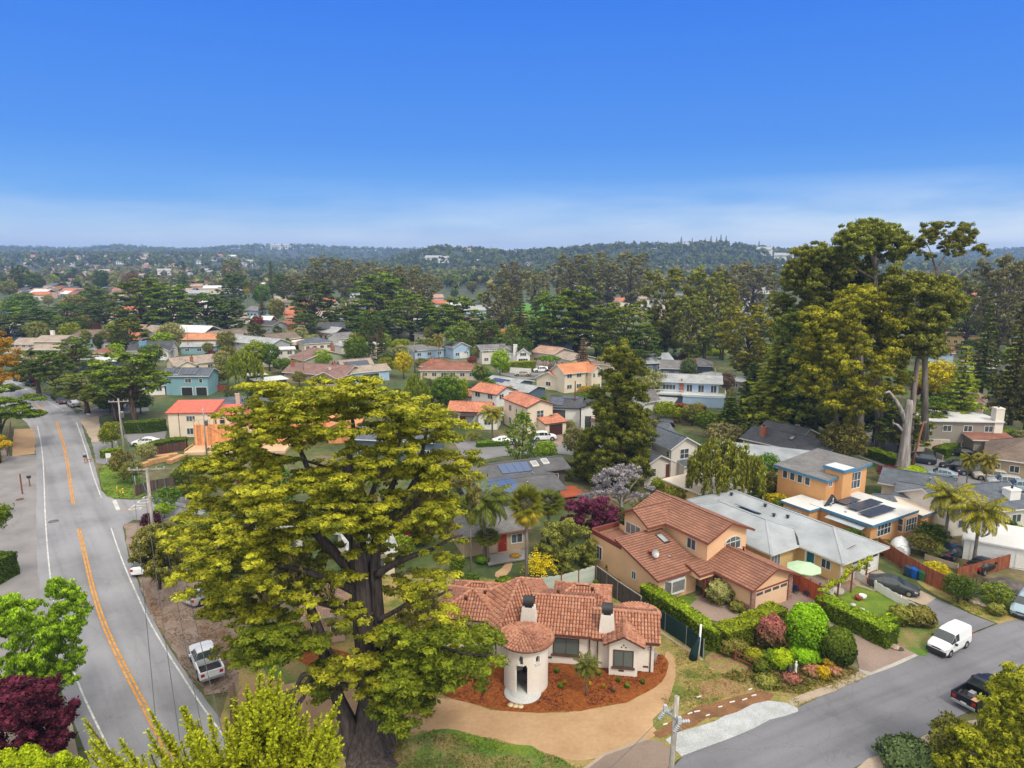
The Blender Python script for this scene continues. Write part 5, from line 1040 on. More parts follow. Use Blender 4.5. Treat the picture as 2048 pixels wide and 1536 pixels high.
# ================================================================ TREES
BK=dict(brown=bark('brown_bark',(.10,.07,.05)),grey=bark('grey_bark',(.20,.175,.15)),pale=bark('pale_bark',(.27,.225,.195),1.2),dark=bark('dark_bark',(.045,.035,.03)),cyp=bark('cypress_bark',(.075,.06,.055),3.2),dead=bark('dead_wood',(.27,.245,.23),1.5))
LM=dict(cyp=leafmat('cypress_leaf',(.065,.10,.013),(.33,.34,.035)),cypd=leafmat('dark_cypress_leaf',(.022,.048,.012),(.115,.185,.02)),cypm=leafmat('green_cypress_leaf',(.035,.07,.014),(.18,.26,.02)),
 euc=leafmat('eucalyptus_leaf',(.065,.10,.03),(.25,.30,.06)),eucy=leafmat('golden_eucalyptus_leaf',(.07,.10,.015),(.33,.34,.03)),eucg=leafmat('grey_eucalyptus_leaf',(.08,.10,.055),(.24,.25,.13)),birch=leafmat('birch_leaf',(.07,.15,.012),(.30,.44,.03)),
 fir=leafmat('fir_needle',(.03,.06,.014),(.13,.19,.025)),tier=leafmat('tiered_conifer_needle',(.11,.17,.02),(.34,.42,.04)),cedar=leafmat('cedar_needle',(.08,.13,.03),(.22,.31,.05)),redw=leafmat('redwood_needle',(.04,.07,.014),(.20,.23,.035)),darkc=leafmat('dark_conifer_needle',(.04,.055,.018),(.14,.145,.035)),
 vivid=leafmat('vivid_ivy_leaf',(.09,.20,.008),(.24,.44,.012)),lime=leafmat('lime_leaf',(.12,.22,.008),(.34,.46,.012)),green=leafmat('green_leaf',(.04,.10,.012),(.15,.26,.02)),olive=leafmat('olive_leaf',(.09,.11,.035),(.24,.26,.08)),sage=leafmat('sage_leaf',(.15,.18,.10),(.33,.36,.20)),
 yellow=leafmat('yellow_leaf',(.22,.20,.01),(.55,.46,.02)),ygreen=leafmat('yellow_green_leaf',(.09,.15,.013),(.30,.36,.03)),orange=leafmat('orange_leaf',(.30,.17,.02),(.55,.33,.03)),maroon=leafmat('maroon_leaf',(.035,.008,.014),(.15,.025,.05)),purple=leafmat('purple_leaf',(.06,.012,.03),(.24,.05,.12)),
 red=leafmat('red_leaf',(.16,.025,.02),(.34,.07,.04)),dgreen=leafmat('deep_green_leaf',(.03,.06,.012),(.11,.17,.02)),willow=leafmat('willow_leaf',(.10,.15,.02),(.26,.32,.05)),wist=leafmat('wisteria_bloom',(.22,.20,.22),(.46,.42,.46)),moss=leafmat('lichen_tuft',(.13,.14,.07),(.25,.25,.14)),
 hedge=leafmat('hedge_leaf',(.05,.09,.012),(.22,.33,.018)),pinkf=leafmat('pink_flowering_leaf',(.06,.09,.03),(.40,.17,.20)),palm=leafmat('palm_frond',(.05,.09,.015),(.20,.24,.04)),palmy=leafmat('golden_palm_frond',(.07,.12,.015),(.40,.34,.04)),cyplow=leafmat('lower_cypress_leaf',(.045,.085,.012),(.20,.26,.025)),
 brownt=leafmat('brown_twig_leaf',(.13,.085,.055),(.26,.18,.11)),conif=leafmat('bright_conifer_spray',(.14,.20,.01),(.40,.50,.03)),blue=leafmat('blue_green_leaf',(.05,.09,.05),(.14,.20,.11)))
PROTO={}
def limb(mb,a,b,r0,r1,n=5,sag=0,seed=0,seg=6,wob=.06):
    a=Vector(a);b=Vector(b); L=(b-a).length; pts=[]; 
    for i in range(seg+1):
        t=i/seg; p=a.lerp(b,t); p.z+=sag*math.sin(PI*t)*L; 
        if 0<i<seg: p+=Vector((noise.noise((seed,t*3,1)),noise.noise((seed,t*3,7)),noise.noise((seed,t*3,3))))*L*wob*2
        pts.append(p)
    mb.tube(pts,[lerp(r0,r1,i/seg) for i in range(seg+1)],n); return pts
def proto(kind,v=0):
    """returns (trunk mesh, crown mesh, height, width)"""
    k=(kind,v)
    if k in PROTO: return PROTO[k]
    r=random.Random(hash(kind)%1000+v*17 if False else sum(map(ord,kind))+v*17); tb=MB(); cl=Cloud(); C=[];S=[]
    if kind in('cyp','cyph'):      # wind shaped cypress: flat storeys of foliage
        h,w=16,15; leanx=r.uniform(-.8,.8)
        tb.tube([(0,0,-.3),(0.1,0,2),(leanx*.5,0,5),(leanx,0,9)],[.75,.55,.42,.3],8,flute=.12)
        nb_=72 if kind=='cyp' else 50; zl_=3.2 if kind=='cyp' else 7.2
        for i in range(nb_):
            f=(i+.5)/nb_; z=lerp(zl_,15.2,f); rr=w/2*math.sqrt(max(.04,1-((z-(8.3 if kind=='cyp' else 10))/(7.6 if kind=='cyp' else 5.6))**2)); a=i*2.399+r.uniform(-.4,.4); q=rr*math.sqrt(r.uniform(.15,1))*.92
            p=(leanx*f+q*math.cos(a),q*math.sin(a),z+r.uniform(-.4,.4)); C.append(p); S.append((r.uniform(1.3,2.3),r.uniform(1.3,2.3),r.uniform(.45,.75)))
            if i%3==0: limb(tb,(leanx*min(1,z/9)*.9,0,max(2.5,z*.62-1)),p,.2,.05,5,.05,i)
        CC=[];SS=[]
        for c,s in zip(C,S):
            for _ in range(4):
                t=r.uniform(0,2*PI);q=r.uniform(.2,.85); CC.append((c[0]+s[0]*q*math.cos(t),c[1]+s[1]*q*math.sin(t),c[2]+r.uniform(-.1,.35))); SS.append((r.uniform(.6,1.1),r.uniform(.6,1.1),r.uniform(.28,.45)))
        cl.lumps(CC,SS,46,.33,1.8,-.25,.5,.85,.4)
    elif kind=='euc':
        h,w=26,15; tb.tube([(0,0,-.3),(.2,0,5),(.5,.2,11),(.2,.5,18)],[.6,.48,.36,.2],7)
        for i in range(40):
            f=(i+.5)/40; z=lerp(4.5,24,f); rr=w/2*math.sqrt(max(.06,1-((z-16.5)/9.5)**2)); a=i*2.399+r.uniform(-.5,.5); q=rr*math.sqrt(r.uniform(.1,1))
            p=(q*math.cos(a),q*math.sin(a),z); C.append(p); limb(tb,(.3,.2,max(5,z*.7-2)),(p[0],p[1],p[2]-.8),.17,.04,5,.04,i)
        CC=[];SS=[]
        for c in C:
            R0=r.uniform(1.4,2.5)
            for _ in range(10):
                d=Vector((r.gauss(0,1),r.gauss(0,1),r.gauss(.2,.9))).normalized()*R0*r.uniform(.5,1); CC.append(tuple(Vector(c)+d)); q=r.uniform(.5,1.0); SS.append((q,q,q*.8))
        cl.lumps(CC,SS,34,.32,2.1,-.6,.7,.9,.3,hang=.35)
    elif kind in('fir','cedar'):
        h,w=18,9.5; tb.tube([(0,0,-.3),(0,0,9),(0,0,17.6)],[.42,.25,.04],7); CC=[];SS=[]
        n=20 if kind=='fir' else 16
        for i in range(n):
            f=i/(n-1); z=lerp(2.6,17,f); rr=lerp(w/2,.5,f**.85)*r.uniform(.85,1.12); nb=8 if f<.7 else 5
            for j in range(nb):
                a=j*2*PI/nb+i*1.3+r.uniform(-.3,.3); L=rr*r.uniform(.6,1.12); dr=-.10*L if kind=='fir' else .03*L
                tb.tube([(0,0,z),(L*.9*math.cos(a),L*.9*math.sin(a),z+dr)],[.06,.02],4)
                ns=max(2,int(L/.7))
                for k_ in range(ns):
                    t=(k_+.6)/ns; sd_=r.uniform(-.3,.3)*L*.35; CC.append((L*t*math.cos(a)-sd_*math.sin(a),L*t*math.sin(a)+sd_*math.cos(a),z+dr*t+.05)); q=lerp(.75,.4,t)*lerp(1,.7,f); SS.append((q,q,.2))
        C=CC; cl.lumps(CC,SS,26,.27,2.0,-.5,.4,.75,.3)
    elif kind=='redw':
        h,w=24,12; tb.tube([(0,0,-.3),(0,0,12),(0,0,22)],[.8,.5,.1],9,flute=.08); CC=[];SS=[]
        for i in range(150):
            f=(i+.5)/150; z=lerp(1.5,23.4,f); env=(lerp(w/2,2.6,f/.35) if f<.35 else lerp(2.9,.9,((f-.35)/.65)**1.3)) ; env=env if f>.12 else w/2*.9
            a=i*2.399; q=env*math.sqrt(r.uniform(.25,1)); CC.append((q*math.cos(a),q*math.sin(a),z)); s=r.uniform(.7,1.15); SS.append((s,s,s*.75))
            if i%5==0: tb.tube([(0,0,z-.5),(q*.9*math.cos(a),q*.9*math.sin(a),z)],[.08,.02],4)
        cl.lumps(CC,SS,120,.24,1.9,-.6,.6,.7,.35,hang=.4)
    elif kind in('round','tight'):
        h,w=(8,8); tb.tube([(0,0,-.2),(.1,0,1.6),(0,.1,3.6)],[.24,.18,.12],7)
        for i in range(7): a=i*.9*PI; limb(tb,(0,0,2),(2.2*math.cos(a),2.2*math.sin(a),4.6+.3*(i%3)),.1,.03,5,.05,i)
        n=70 if kind=='round' else 90
        for i in range(n):
            z=1-2*(i+.5)/n; q=math.sqrt(1-z*z); a=i*2.399; k_=(r.uniform(.62,1.0) if kind=='round' else r.uniform(.85,.95)); C.append((3.3*k_*q*math.cos(a),3.3*k_*q*math.sin(a),4.6+2.7*k_*z)); s=r.uniform(.6,1.0) if kind=='round' else .75; S.append((s,s,s*.8))
        cl.lumps(C,S,70 if kind=='round' else 90,.23,1.5,-.7,.6,.6,.5,var=.35 if kind=='round' else .15)
    elif kind=='tall':   # poplar / birch like
        h,w=11,6; tb.tube([(0,0,-.2),(0,0,4),(.1,.1,9)],[.2,.14,.04],7)
        for i in range(80):
            f=(i+.5)/80; z=lerp(1.6,10.4,f); rr=3*math.sin(PI*min(1,(f*.86+.14)))**.7; a=i*2.399; q=rr*math.sqrt(r.uniform(.1,1)); C.append((q*math.cos(a),q*math.sin(a),z)); s=r.uniform(.45,.8); S.append((s,s,s*1.1))
            if i%6==0: tb.tube([(0,0,z-.8),(q*.9*math.cos(a),q*.9*math.sin(a),z)],[.05,.015],4)
        cl.lumps(C,S,42,.22,1.9,-.8,.8,.6,.2,hang=.5)
    elif kind=='willow':
        h,w=10,10; tb.tube([(0,0,-.2),(.2,0,2.4),(0,.2,6)],[.34,.26,.12],7); CC=[];SS=[]
        for i in range(70):
            a=i*2.399; q=4.4*math.sqrt(r.uniform(.05,1)); zt=9.4-3.6*(q/4.6)**2+r.uniform(-.5,.3); L=r.uniform(2.2,4.2)
            if i%5==0: limb(tb,(0,0,4),(q*math.cos(a),q*math.sin(a),zt-.3),.09,.02,4,.1,i)
            for k_ in range(6):
                t=k_/5; CC.append((q*math.cos(a)*(1+.06*t)+r.uniform(-.1,.1),q*math.sin(a)*(1+.06*t)+r.uniform(-.1,.1),zt-L*t)); SS.append((.42*(1-.4*t),.42*(1-.4*t),.55))
        cl.lumps(CC,SS,24,.17,3.2,-.9,.7,.6,.1,hang=.9)
    elif kind=='bare':
        h,w=8,8; rr=random.Random(v+3)
        def rec(p,d,L,rad,lev):
            q=p+d*L; tb.tube([p,(p+q)/2+Vector((rr.uniform(-.1,.1),rr.uniform(-.1,.1),0))*L,q],[rad,rad*.85,rad*.65],5 if lev<3 else 3,cap=False)
            if lev>=6: C.append(tuple(q)); S.append((.35,.35,.3)); return
            for _ in range(3 if lev<2 else 2):
                nd_=(d+Vector((rr.uniform(-.8,.8),rr.uniform(-.8,.8),rr.uniform(-.15,.55)))*.9).normalized(); rec(q,nd_,L*rr.uniform(.68,.86),rad*.62,lev+1)
        rec(Vector((0,0,-.1)),Vector((0,0,1)),1.9,.2,0); cl.lumps(C,S,7,.13,2,-.9,.9,.6,.1)
    elif kind=='umbrella':
        h,w=7,7; tb.tube([(0,0,0),(.1,0,1.6)],[.2,.17],6)
        for i in range(16): a=i*2.399; q=2.8*math.sqrt((i+.5)/16); limb(tb,(.1,0,1.5),(q*math.cos(a),q*math.sin(a),5.3),.09,.03,4,.02,i); 
        for i in range(50): a=i*2.399; q=3.2*math.sqrt((i+.5)/50); C.append((q*math.cos(a),q*math.sin(a),5.7+.5*(1-(q/3.2)**2))); S.append((.6,.6,.4))
        cl.lumps(C,S,80,.2,1.5,-.4,.5,.6,.5)
    elif kind=='fan':    # fan palm
        h,w=9,5; tb.tube([(0,0,-.1),(.1,0,3),(0,0,7.4)],[.24,.19,.2],8)
        for i in range(56):
            a=i*2.399; el=lerp(R(75),R(-60),i/55); d=Vector((math.cos(a)*math.cos(el),math.sin(a)*math.cos(el),math.sin(el))); o=Vector((0,0,7.4)); e=o+d*1.15; tb.tube([o,e],[.03,.02],3,cap=False)
            sd_=d.cross(Vector((0,0,1))).normalized(); up=sd_.cross(d); tip_=1.0-.0*i
            pos=[];T=[];B=[];ti=[]
            for k_ in range(18):
                t=R(-100+200*k_/17); ld=(d*math.cos(t)+sd_*math.sin(t)*.95+up*(-.15-.25*abs(math.sin(t))))-Vector((0,0,.25)); ld.normalize(); L=1.15*(.75+.25*math.cos(t)); pos.append(e+ld*L/2); T.append(ld*L/2); bb=ld.cross(up).normalized()*.08; B.append(bb); g=.25 if i<34 else .95; ti.append((.8+.4*r.random() if i<42 else .7,g*r.uniform(.3,1),0,1))
            cl.quads(np.array([tuple(q) for q in pos]),np.array([tuple(q) for q in T]),np.array([tuple(q) for q in B]),np.array(ti))
    elif kind=='queen':  # feather palm
        h,w=9,6.5; tb.tube([(0,0,-.1),(.05,0,3),(0,0,6.6),(0,0,7.3)],[.22,.17,.15,.12],8)
        for i in range(36):
            a=i*2.399; el=lerp(R(80),R(-12),i/35); L=3.3; o=Vector((0,0,7.1)); hd=Vector((math.cos(a),math.sin(a),0)); pts=[]
            for k_ in range(13):
                t=k_/12; ang=el-t*R(115)*(.55+.45*(1-el/1.4)); 
                if k_==0: p=o.copy()
                else: p=pts[-1]+(hd*math.cos(ang)+Vector((0,0,math.sin(ang))))*L/12
                pts.append(p)
            tb.tube(pts,[.035]*12+[.012],3,cap=False); side=Vector((-hd.y,hd.x,0)); pos=[];T=[];B=[];ti=[]
            for k_ in range(1,13):
                for u_ in range(4):
                    p=pts[k_-1].lerp(pts[k_],u_/4)
                    for s_ in (-1,1):
                        f=(k_+u_/4)/13; ll=.75*math.sin(PI*min(1,f*.9+.1))**.5+.1; ld=(side*s_*.8+Vector((0,0,-.45-r.uniform(0,.4)))+(pts[k_]-pts[k_-1]).normalized()*.45).normalized(); pos.append(p+ld*ll/2); T.append(ld*ll/2); B.append((pts[k_]-pts[k_-1]).normalized()*.06); ti.append((.75+.5*r.random(),r.uniform(0,.75),0,1))
            cl.quads(np.array([tuple(q) for q in pos]),np.array([tuple(q) for q in T]),np.array([tuple(q) for q in B]),np.array(ti))
    elif kind=='rosette':
        h,w=1.6,2.0; tb.tube([(0,0,0),(0,0,.3)],[.1,.08],5)
        for i in range(40):
            a=i*2.399; el=R(lerp(80,12,i/40)); d=Vector((math.cos(a)*math.cos(el),math.sin(a)*math.cos(el),math.sin(el))); s_=d.cross(Vector((0,0,1))).normalized()*.07; L=r.uniform(.8,1.2)
            cl.quads(np.array([tuple(d*L*.5+Vector((0,0,.2)))]),np.array([tuple(d*L*.5)]),np.array([tuple(s_)]),np.array([(.8+.5*r.random(),r.random(),0,1)]))
    elif kind=='fern':
        h,w=5,5; tb.tube([(0,0,0),(0,0,.6)],[.2,.15],6)
        for i in range(60):
            a=i*2.399; el=R(lerp(85,30,i/60)); hd=Vector((math.cos(a),math.sin(a),0)); p=Vector((r.uniform(-.5,.5),r.uniform(-.5,.5),.4)); ang=el; L=r.uniform(3,4.6)
            for k_ in range(10):
                q=p+(hd*math.cos(ang)+Vector((0,0,math.sin(ang))))*L/10; ang-=R(5+4*k_*.4)
                sd_=Vector((-hd.y,hd.x,0)); 
                for s_ in (-1,1): 
                    ld=(sd_*s_+hd*.5+Vector((0,0,-.25))).normalized()*.42; cl.quads(np.array([tuple((p+q)/2+ld/2)]),np.array([tuple(ld/2)]),np.array([tuple((q-p)*.3)]),np.array([(.8+.5*r.random(),.3+.7*r.random(),0,1)]))
                p=q
    tm=bpy.data.meshes.new(kind+'_trunk'); tm.from_pydata(tb.v,[],tb.f); tm.polygons.foreach_set('use_smooth',tb.sm); tm.update()
    cm=cl.mesh(kind+'_crown'); PROTO[k]=(tm,cm,h,w); return PROTO[k]
KN=dict(cyph='cypress_tree',cyp='cypress_tree',euc='eucalyptus_tree',fir='conifer_tree',cedar='cedar_tree',redw='redwood_tree',round='broadleaf_tree',tight='clipped_tree',tall='poplar_tree',willow='weeping_tree',bare='bare_tree',umbrella='umbrella_tree',fan='fan_palm',queen='feather_palm',rosette='rosette_plant',fern='arching_plant')
CATN=dict(fan='palm tree',queen='palm tree',rosette='plant',fern='plant')
_tc=[0]
def tree(kind,px,yt,yb,wpx,lm,label,bk='brown',group=None,z0=0,name=None,cat=None):
    _tc[0]+=1; v=_tc[0]%3 if kind in('cyp','cyph','euc','fir','round') else 0
    tm,cm,h,w=proto(kind,v); b=P(px,yb); y=b.y; H_=max(.5,ztop(yt,y)); W_=wpx*depth(y,H_*.5)/FPX
    o=thing(name or KN[kind],label,cat or CATN.get(kind,'tree'),(b.x,b.y,z0),(_tc[0]*2.1)%6.28,group); o.scale=(W_/w,W_/w,H_/h)
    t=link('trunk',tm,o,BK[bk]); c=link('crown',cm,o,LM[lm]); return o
T=tree
# ---- outline-guided crowns for the big individual trees: clumps fill a real volume around a real distance
def outline_pts(poly,y0,dep,n,holes=(),seed=1,gap=0):
    r=random.Random(seed); xs=[p[0] for p in poly]; ys=[p[1] for p in poly]; out=[]; cx=sum(xs)/len(xs); hw=(max(xs)-min(xs))/2
    tr=0
    while len(out)<n and tr<n*60:
        tr+=1; x=r.uniform(min(xs),max(xs)); y=r.uniform(min(ys),max(ys))
        if not in_poly((x,y),poly): continue
        if any((x-a)**2+(y-b)**2<q*q for a,b,q in holes): continue
        e=math.sqrt(max(.05,1-((x-cx)/hw)**2)); d=y0+r.uniform(-1,1)*dep*e
        p=at_y(x,y,d)
        if gap and any((p-q).length<gap for q in out[-60:]): continue
        out.append(p)
    return out
# ================================================================ THE GIANT CYPRESS
r=random.Random(3)
TB=P(738,1505); y0=44.0
G0=thing('giant_cypress','giant spreading cypress with yellow green storeys and thick grey fluted trunk, filling the left centre','tree',(TB.x,TB.y,0))
def A(px,py,dy=0):
    p=at_y(px,py,y0+dy); return p-Vector((TB.x,TB.y,0))
tb=MB()
tb.tube([A(742,1530,-1.6)*1,A(738,1500,-1.2),A(738,1450,-.8),A(742,1400,-.6),A(735,1330,-.5),A(726,1250,-.4),A(722,1180,-.3),A(716,1110,-.2),A(712,1060,0),A(700,990,.3),A(690,930,.5)],[2.5,1.6,.95,.78,.7,.66,.6,.55,.42,.3,.16],40,flute=.15,fn=8,seed=1)
tb.tube([A(775,1525,-.6),A(765,1460,0),A(762,1380,.3),A(760,1290,.4),A(752,1200,.4),A(748,1120,.4),A(760,1030,.6),A(790,960,1)],[1.4,.8,.52,.46,.42,.38,.3,.16],28,flute=.14,fn=6,seed=4)
tb.tube([A(700,1530,-1),A(700,1455,-.9),A(678,1400,-1),A(655,1330,-1.3),A(640,1270,-1.6),A(615,1200,-2),A(590,1150,-2.6)],[1.3,.62,.42,.38,.34,.25,.15],20,flute=.14,fn=5,seed=7)
LB=[((722,1170),(650,1085),(560,1010),(470,985),.42,-1),((720,1130),(800,1040),(850,985),(900,960),.36,1.5),((725,1190),(660,1160),(560,1130),(460,1120),.34,-3),((742,1240),(640,1205),(600,1190),(520,1240),.28,-3),((716,1090),(640,1000),(600,900),(560,850),.32,2),((700,1000),(700,900),(705,840),(690,790),.26,1),((755,1060),(830,960),(850,880),(860,820),.24,2.5),((752,1150),(830,1110),(880,1090),(925,1070),.26,-1),((760,1300),(840,1290),(900,1300),(985,1310),.26,-5),((758,1240),(830,1200),(880,1190),(905,1180),.2,1),
 ((740,1340),(680,1320),(650,1290),(585,1300),.24,-2.5),((735,1320),(780,1270),(830,1330),(850,1400),.16,-4),((720,1120),(735,1000),(640,930),(500,900),.22,3),((700,1040),(600,1010),(480,1060),(400,1130),.26,-4),((712,1075),(760,950),(800,880),(740,800),.2,0),((742,1380),(640,1370),(560,1390),(500,1430),.2,-6)]
for i,(a,b,c,d,r0,dy) in enumerate(LB):
    p=[A(*a),A(*b,dy*.5),A(*c,dy*.85),A(*d,dy)]
    q=[]
    for k in range(3):
        for t in range(5): 
            f=t/5; u=p[max(0,k-1)];v=p[k];w_=p[k+1];x=p[min(3,k+2)]; q.append(.5*((2*v)+(w_-u)*f+(2*u-5*v+4*w_-x)*f*f+(3*v-u-3*w_+x)*f**3)+Vector((noise.noise((i,k+f,1)),noise.noise((i,k+f,5)),noise.noise((i,k+f,9))))*.25)
    q.append(p[3]); tb.tube(q,[r0*(1-.8*k/(len(q)-1)) for k in range(len(q))],9,flute=.1,fn=4,seed=i)
# two hanging bare loops on the left
tb.tube([A(628,1345,-3),A(605,1350,-3),A(592,1375,-3),A(585,1400,-3),A(575,1420,-3)],[.22,.17,.13,.12,.09],8); tb.tube([A(628,1345,-3),A(616,1365,-3),A(606,1395,-3),A(588,1420,-3)],[.2,.17,.15,.1],8)
tb.build('trunk',BK['cyp'],G0)
OUT=[(650,752),(700,757),(752,768),(800,752),(808,778),(790,800),(850,812),(905,822),(935,868),(920,890),(955,905),(962,938),(940,975),(955,1010),(930,1040),(960,1070),(925,1100),(920,1150),(900,1185),(915,1215),(870,1245),(905,1260),(1000,1255),(1015,1290),(990,1330),(960,1385),(905,1400),(870,1370),(850,1420),(800,1470),(760,1420),(745,1330),(720,1340),(690,1395),(655,1400),(640,1330),(590,1310),(520,1310),(480,1340),(440,1320),(478,1240),(380,1235),(375,1205),(420,1160),(340,1150),(352,1105),(330,1060),(360,1030),(350,985),(400,950),(375,925),(440,905),(470,872),(495,850),(520,830),(500,800),(545,780),(600,765)]
holes=[(640,905,32),(690,900,22),(735,860,16),(735,1240,34),(700,1290,28),(660,1230,26),(725,1170,38),(800,1225,18),(600,905,14),(660,1135,24),(745,1010,14),(790,1080,16),(560,955,10),(850,1005,12),(610,1250,22),(560,1350,30),(700,1350,30),(755,1150,36),(690,1100,22),(880,880,10),(770,1190,22),(730,1450,60),(620,870,10)]
r2=random.Random(21)
CC=[];SS=[]
def padset(poly,n,dep,yc,seed,rad=(1.0,2.0),holes=holes,lift=0,sub=9):
    for p in outline_pts(poly,yc,dep,n,holes,seed):
        p=p-Vector((TB.x,TB.y,0)); R0=r2.uniform(*rad)
        for _ in range(sub):
            t=r2.uniform(0,2*PI); q=R0*math.sqrt(r2.random()); CC.append((p.x+q*math.cos(t),p.y+q*math.sin(t),p.z+lift+.28*(1-(q/R0)**2)+r2.uniform(-.12,.12))); s=r2.uniform(.28,.6); SS.append((s,s,s*r2.uniform(.25,.42)))
cxo,cyo=650,1050; OUT=[(cxo+(x-cxo)*.93,cyo+(y-cyo)*.955) for x,y in OUT]
padset([q for q in OUT],250,6.5,y0+1.5,5)
padset([(385,1000),(620,960),(700,1020),(640,1120),(600,1200),(470,1230),(395,1210),(375,1150)],34,3,y0-4,6)
padset([(520,760),(650,752),(810,770),(930,870),(955,960),(800,960),(600,960),(500,920),(440,950)],80,5.5,y0+2,7,(1.1,2.2))
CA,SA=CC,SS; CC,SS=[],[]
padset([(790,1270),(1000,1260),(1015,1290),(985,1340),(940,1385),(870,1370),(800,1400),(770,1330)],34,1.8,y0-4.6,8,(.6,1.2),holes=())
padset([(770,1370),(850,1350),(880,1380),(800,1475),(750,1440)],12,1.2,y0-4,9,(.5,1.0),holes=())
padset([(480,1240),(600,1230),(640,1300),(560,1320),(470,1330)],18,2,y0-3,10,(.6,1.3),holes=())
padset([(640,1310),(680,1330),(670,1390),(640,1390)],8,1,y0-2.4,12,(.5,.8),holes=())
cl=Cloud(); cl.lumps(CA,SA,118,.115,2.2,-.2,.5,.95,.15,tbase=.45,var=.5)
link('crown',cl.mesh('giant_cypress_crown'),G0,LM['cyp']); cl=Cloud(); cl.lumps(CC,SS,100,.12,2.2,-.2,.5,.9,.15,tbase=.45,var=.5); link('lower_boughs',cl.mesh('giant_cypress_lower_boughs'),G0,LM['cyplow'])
# pale lichen tufts hanging under limbs
CC=[];SS=[]
for x,y in ((705,1030),(690,1010),(860,1000),(720,1045),(600,1120),(580,1160),(640,1180),(520,1190),(870,1040),(840,1180),(860,1210),(540,1260),(600,1270),(885,1030),(700,985),(930,975),(820,1230),(560,1110)):
    for k in range(9): p=A(x+r2.uniform(-28,28),y+r2.uniform(-18,26),r2.uniform(-3,0)); CC.append(tuple(p)); SS.append((.3,.3,.4))
cl=Cloud(); cl.lumps(CC,SS,30,.12,3.0,-.9,.8,.6,.1,hang=.5); link('lichen',cl.mesh('lichen'),G0,LM['moss'])
# ================================================================ BIG EUCALYPTUS GROVE ON THE RIGHT
def bigtree(name,label,px,yb,y,outline,dep,nc,lm,bk,limbs,trunk,rad=(1.0,2.0),leaf=.3,sub=8,n=44,holes=(),hang=.35,flat=.75,seed=1,cat='tree',tip=.8,srad=(.4,.8),low=-.6,extra=None):
    b=at_y(px,yb,y); bx=b.x
    o=thing(name,label,cat,(bx,y,0)); A=lambda q:at_y(q[0],q[1],y+(q[2] if len(q)>2 else 0))-Vector((bx,y,0))
    tb=MB(); pts=[A(q[:2]) for q in trunk]; tb.tube(pts,[q[2]*(.66 if name=='eucalyptus_tree' else 1) for q in trunk],12,flute=.05)
    for L in limbs: tb.tube([A(q) for q in L[:-1]],[L[-1]*(1-.75*i/(len(L)-2)) for i in range(len(L)-1)],7)
    tb.build('trunk',BK[bk],o); rr=random.Random(seed); CC=[];SS=[]
    for p in outline_pts(outline,y,dep,nc,holes,seed):
        p=p-Vector((bx,y,0)); R0=rr.uniform(*rad)
        for _ in range(sub):
            d=Vector((rr.gauss(0,1),rr.gauss(0,1),rr.gauss(.1,.8))).normalized()*R0*rr.uniform(.4,1); CC.append((p.x+d.x,p.y+d.y,p.z+d.z*flat)); s=rr.uniform(*srad); SS.append((s,s,s*flat))
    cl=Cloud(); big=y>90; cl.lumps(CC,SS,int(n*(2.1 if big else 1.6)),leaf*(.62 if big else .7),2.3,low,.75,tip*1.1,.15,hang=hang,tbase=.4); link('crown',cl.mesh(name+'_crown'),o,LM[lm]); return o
bigtree('eucalyptus_tree','tallest eucalyptus at right with pale straight trunk and airy crown against the sky',1818,905,114,[(1835,470),(1850,452),(1900,443),(1945,455),(1965,490),(1978,510),(1960,515),(1935,500),(1915,520),(1880,500),(1860,520),(1830,510)],4,78,'euc','pale',
 [[(1868,560),(1885,520),(1905,480),.2],[(1872,540),(1860,500),(1850,480),.16],[(1868,570),(1900,530),(1940,500),.15],[(1855,600),(1900,560),(1935,535),.14],[(1845,690),(1870,640),(1900,590),.13],[(1850,640),(1820,600),(1800,580),.12]],
 [(1815,910,.95),(1822,850,.75),(1828,780,.68),(1838,700,.5),(1850,630,.38),(1862,570,.28),(1870,530,.18)],(.5,1.0),.2,6,36,seed=11,srad=(.22,.5))
bigtree('eucalyptus_tree','broad eucalyptus dome rising above the skyline left of the tallest one',1752,900,118,[(1640,500),(1680,478),(1700,455),(1740,443),(1780,445),(1810,470),(1818,500),(1790,520),(1765,510),(1745,525),(1710,510),(1680,505),(1650,512)],6,80,'euc','grey',
 [[(1752,540),(1740,500),(1720,480),.4],[(1752,530),(1780,500),(1800,480),.3],[(1752,560),(1700,530),(1670,505),.3]],[(1760,900,1.2),(1757,760,.9),(1752,600,.6),(1750,500,.35)],(1.1,1.9),.3,8,42,seed=12)
bigtree('eucalyptus_tree','large olive brown eucalyptus at the left shoulder of the grove',1660,860,122,[(1592,505),(1640,492),(1700,510),(1740,530),(1765,560),(1760,600),(1720,640),(1660,640),(1610,610),(1590,570),(1580,530)],7,150,'euc','grey',
 [[(1672,620),(1650,580),(1630,550),.3],[(1672,600),(1700,560),(1730,545),.3]],[(1668,860,1.1),(1670,700,.8),(1672,600,.5),(1668,560,.3)],(1.2,2.2),.3,9,42,seed=13)
bigtree('eucalyptus_tree','golden topped eucalyptus with twisted limbs in front of the grove',1715,900,108,[(1640,600),(1700,585),(1745,575),(1770,600),(1790,640),(1830,640),(1840,700),(1820,760),(1790,800),(1750,820),(1690,830),(1640,800),(1600,770),(1595,700),(1600,650)],6,185,'eucy','grey',
 [[(1722,760),(1715,690),(1722,640),.3],[(1722,760),(1680,700),(1660,640),.3],[(1725,780),(1770,740),(1800,690),.3],[(1722,800),(1660,770),(1620,740),.25],[(1722,740),(1700,690),(1690,640),.2]],[(1718,900,1.2),(1720,820,.9),(1722,740,.6),(1722,650,.25)],(1.0,1.9),.27,9,42,holes=((1775,690,10),(1700,720,9),(1640,690,8)),seed=14,tip=.9)
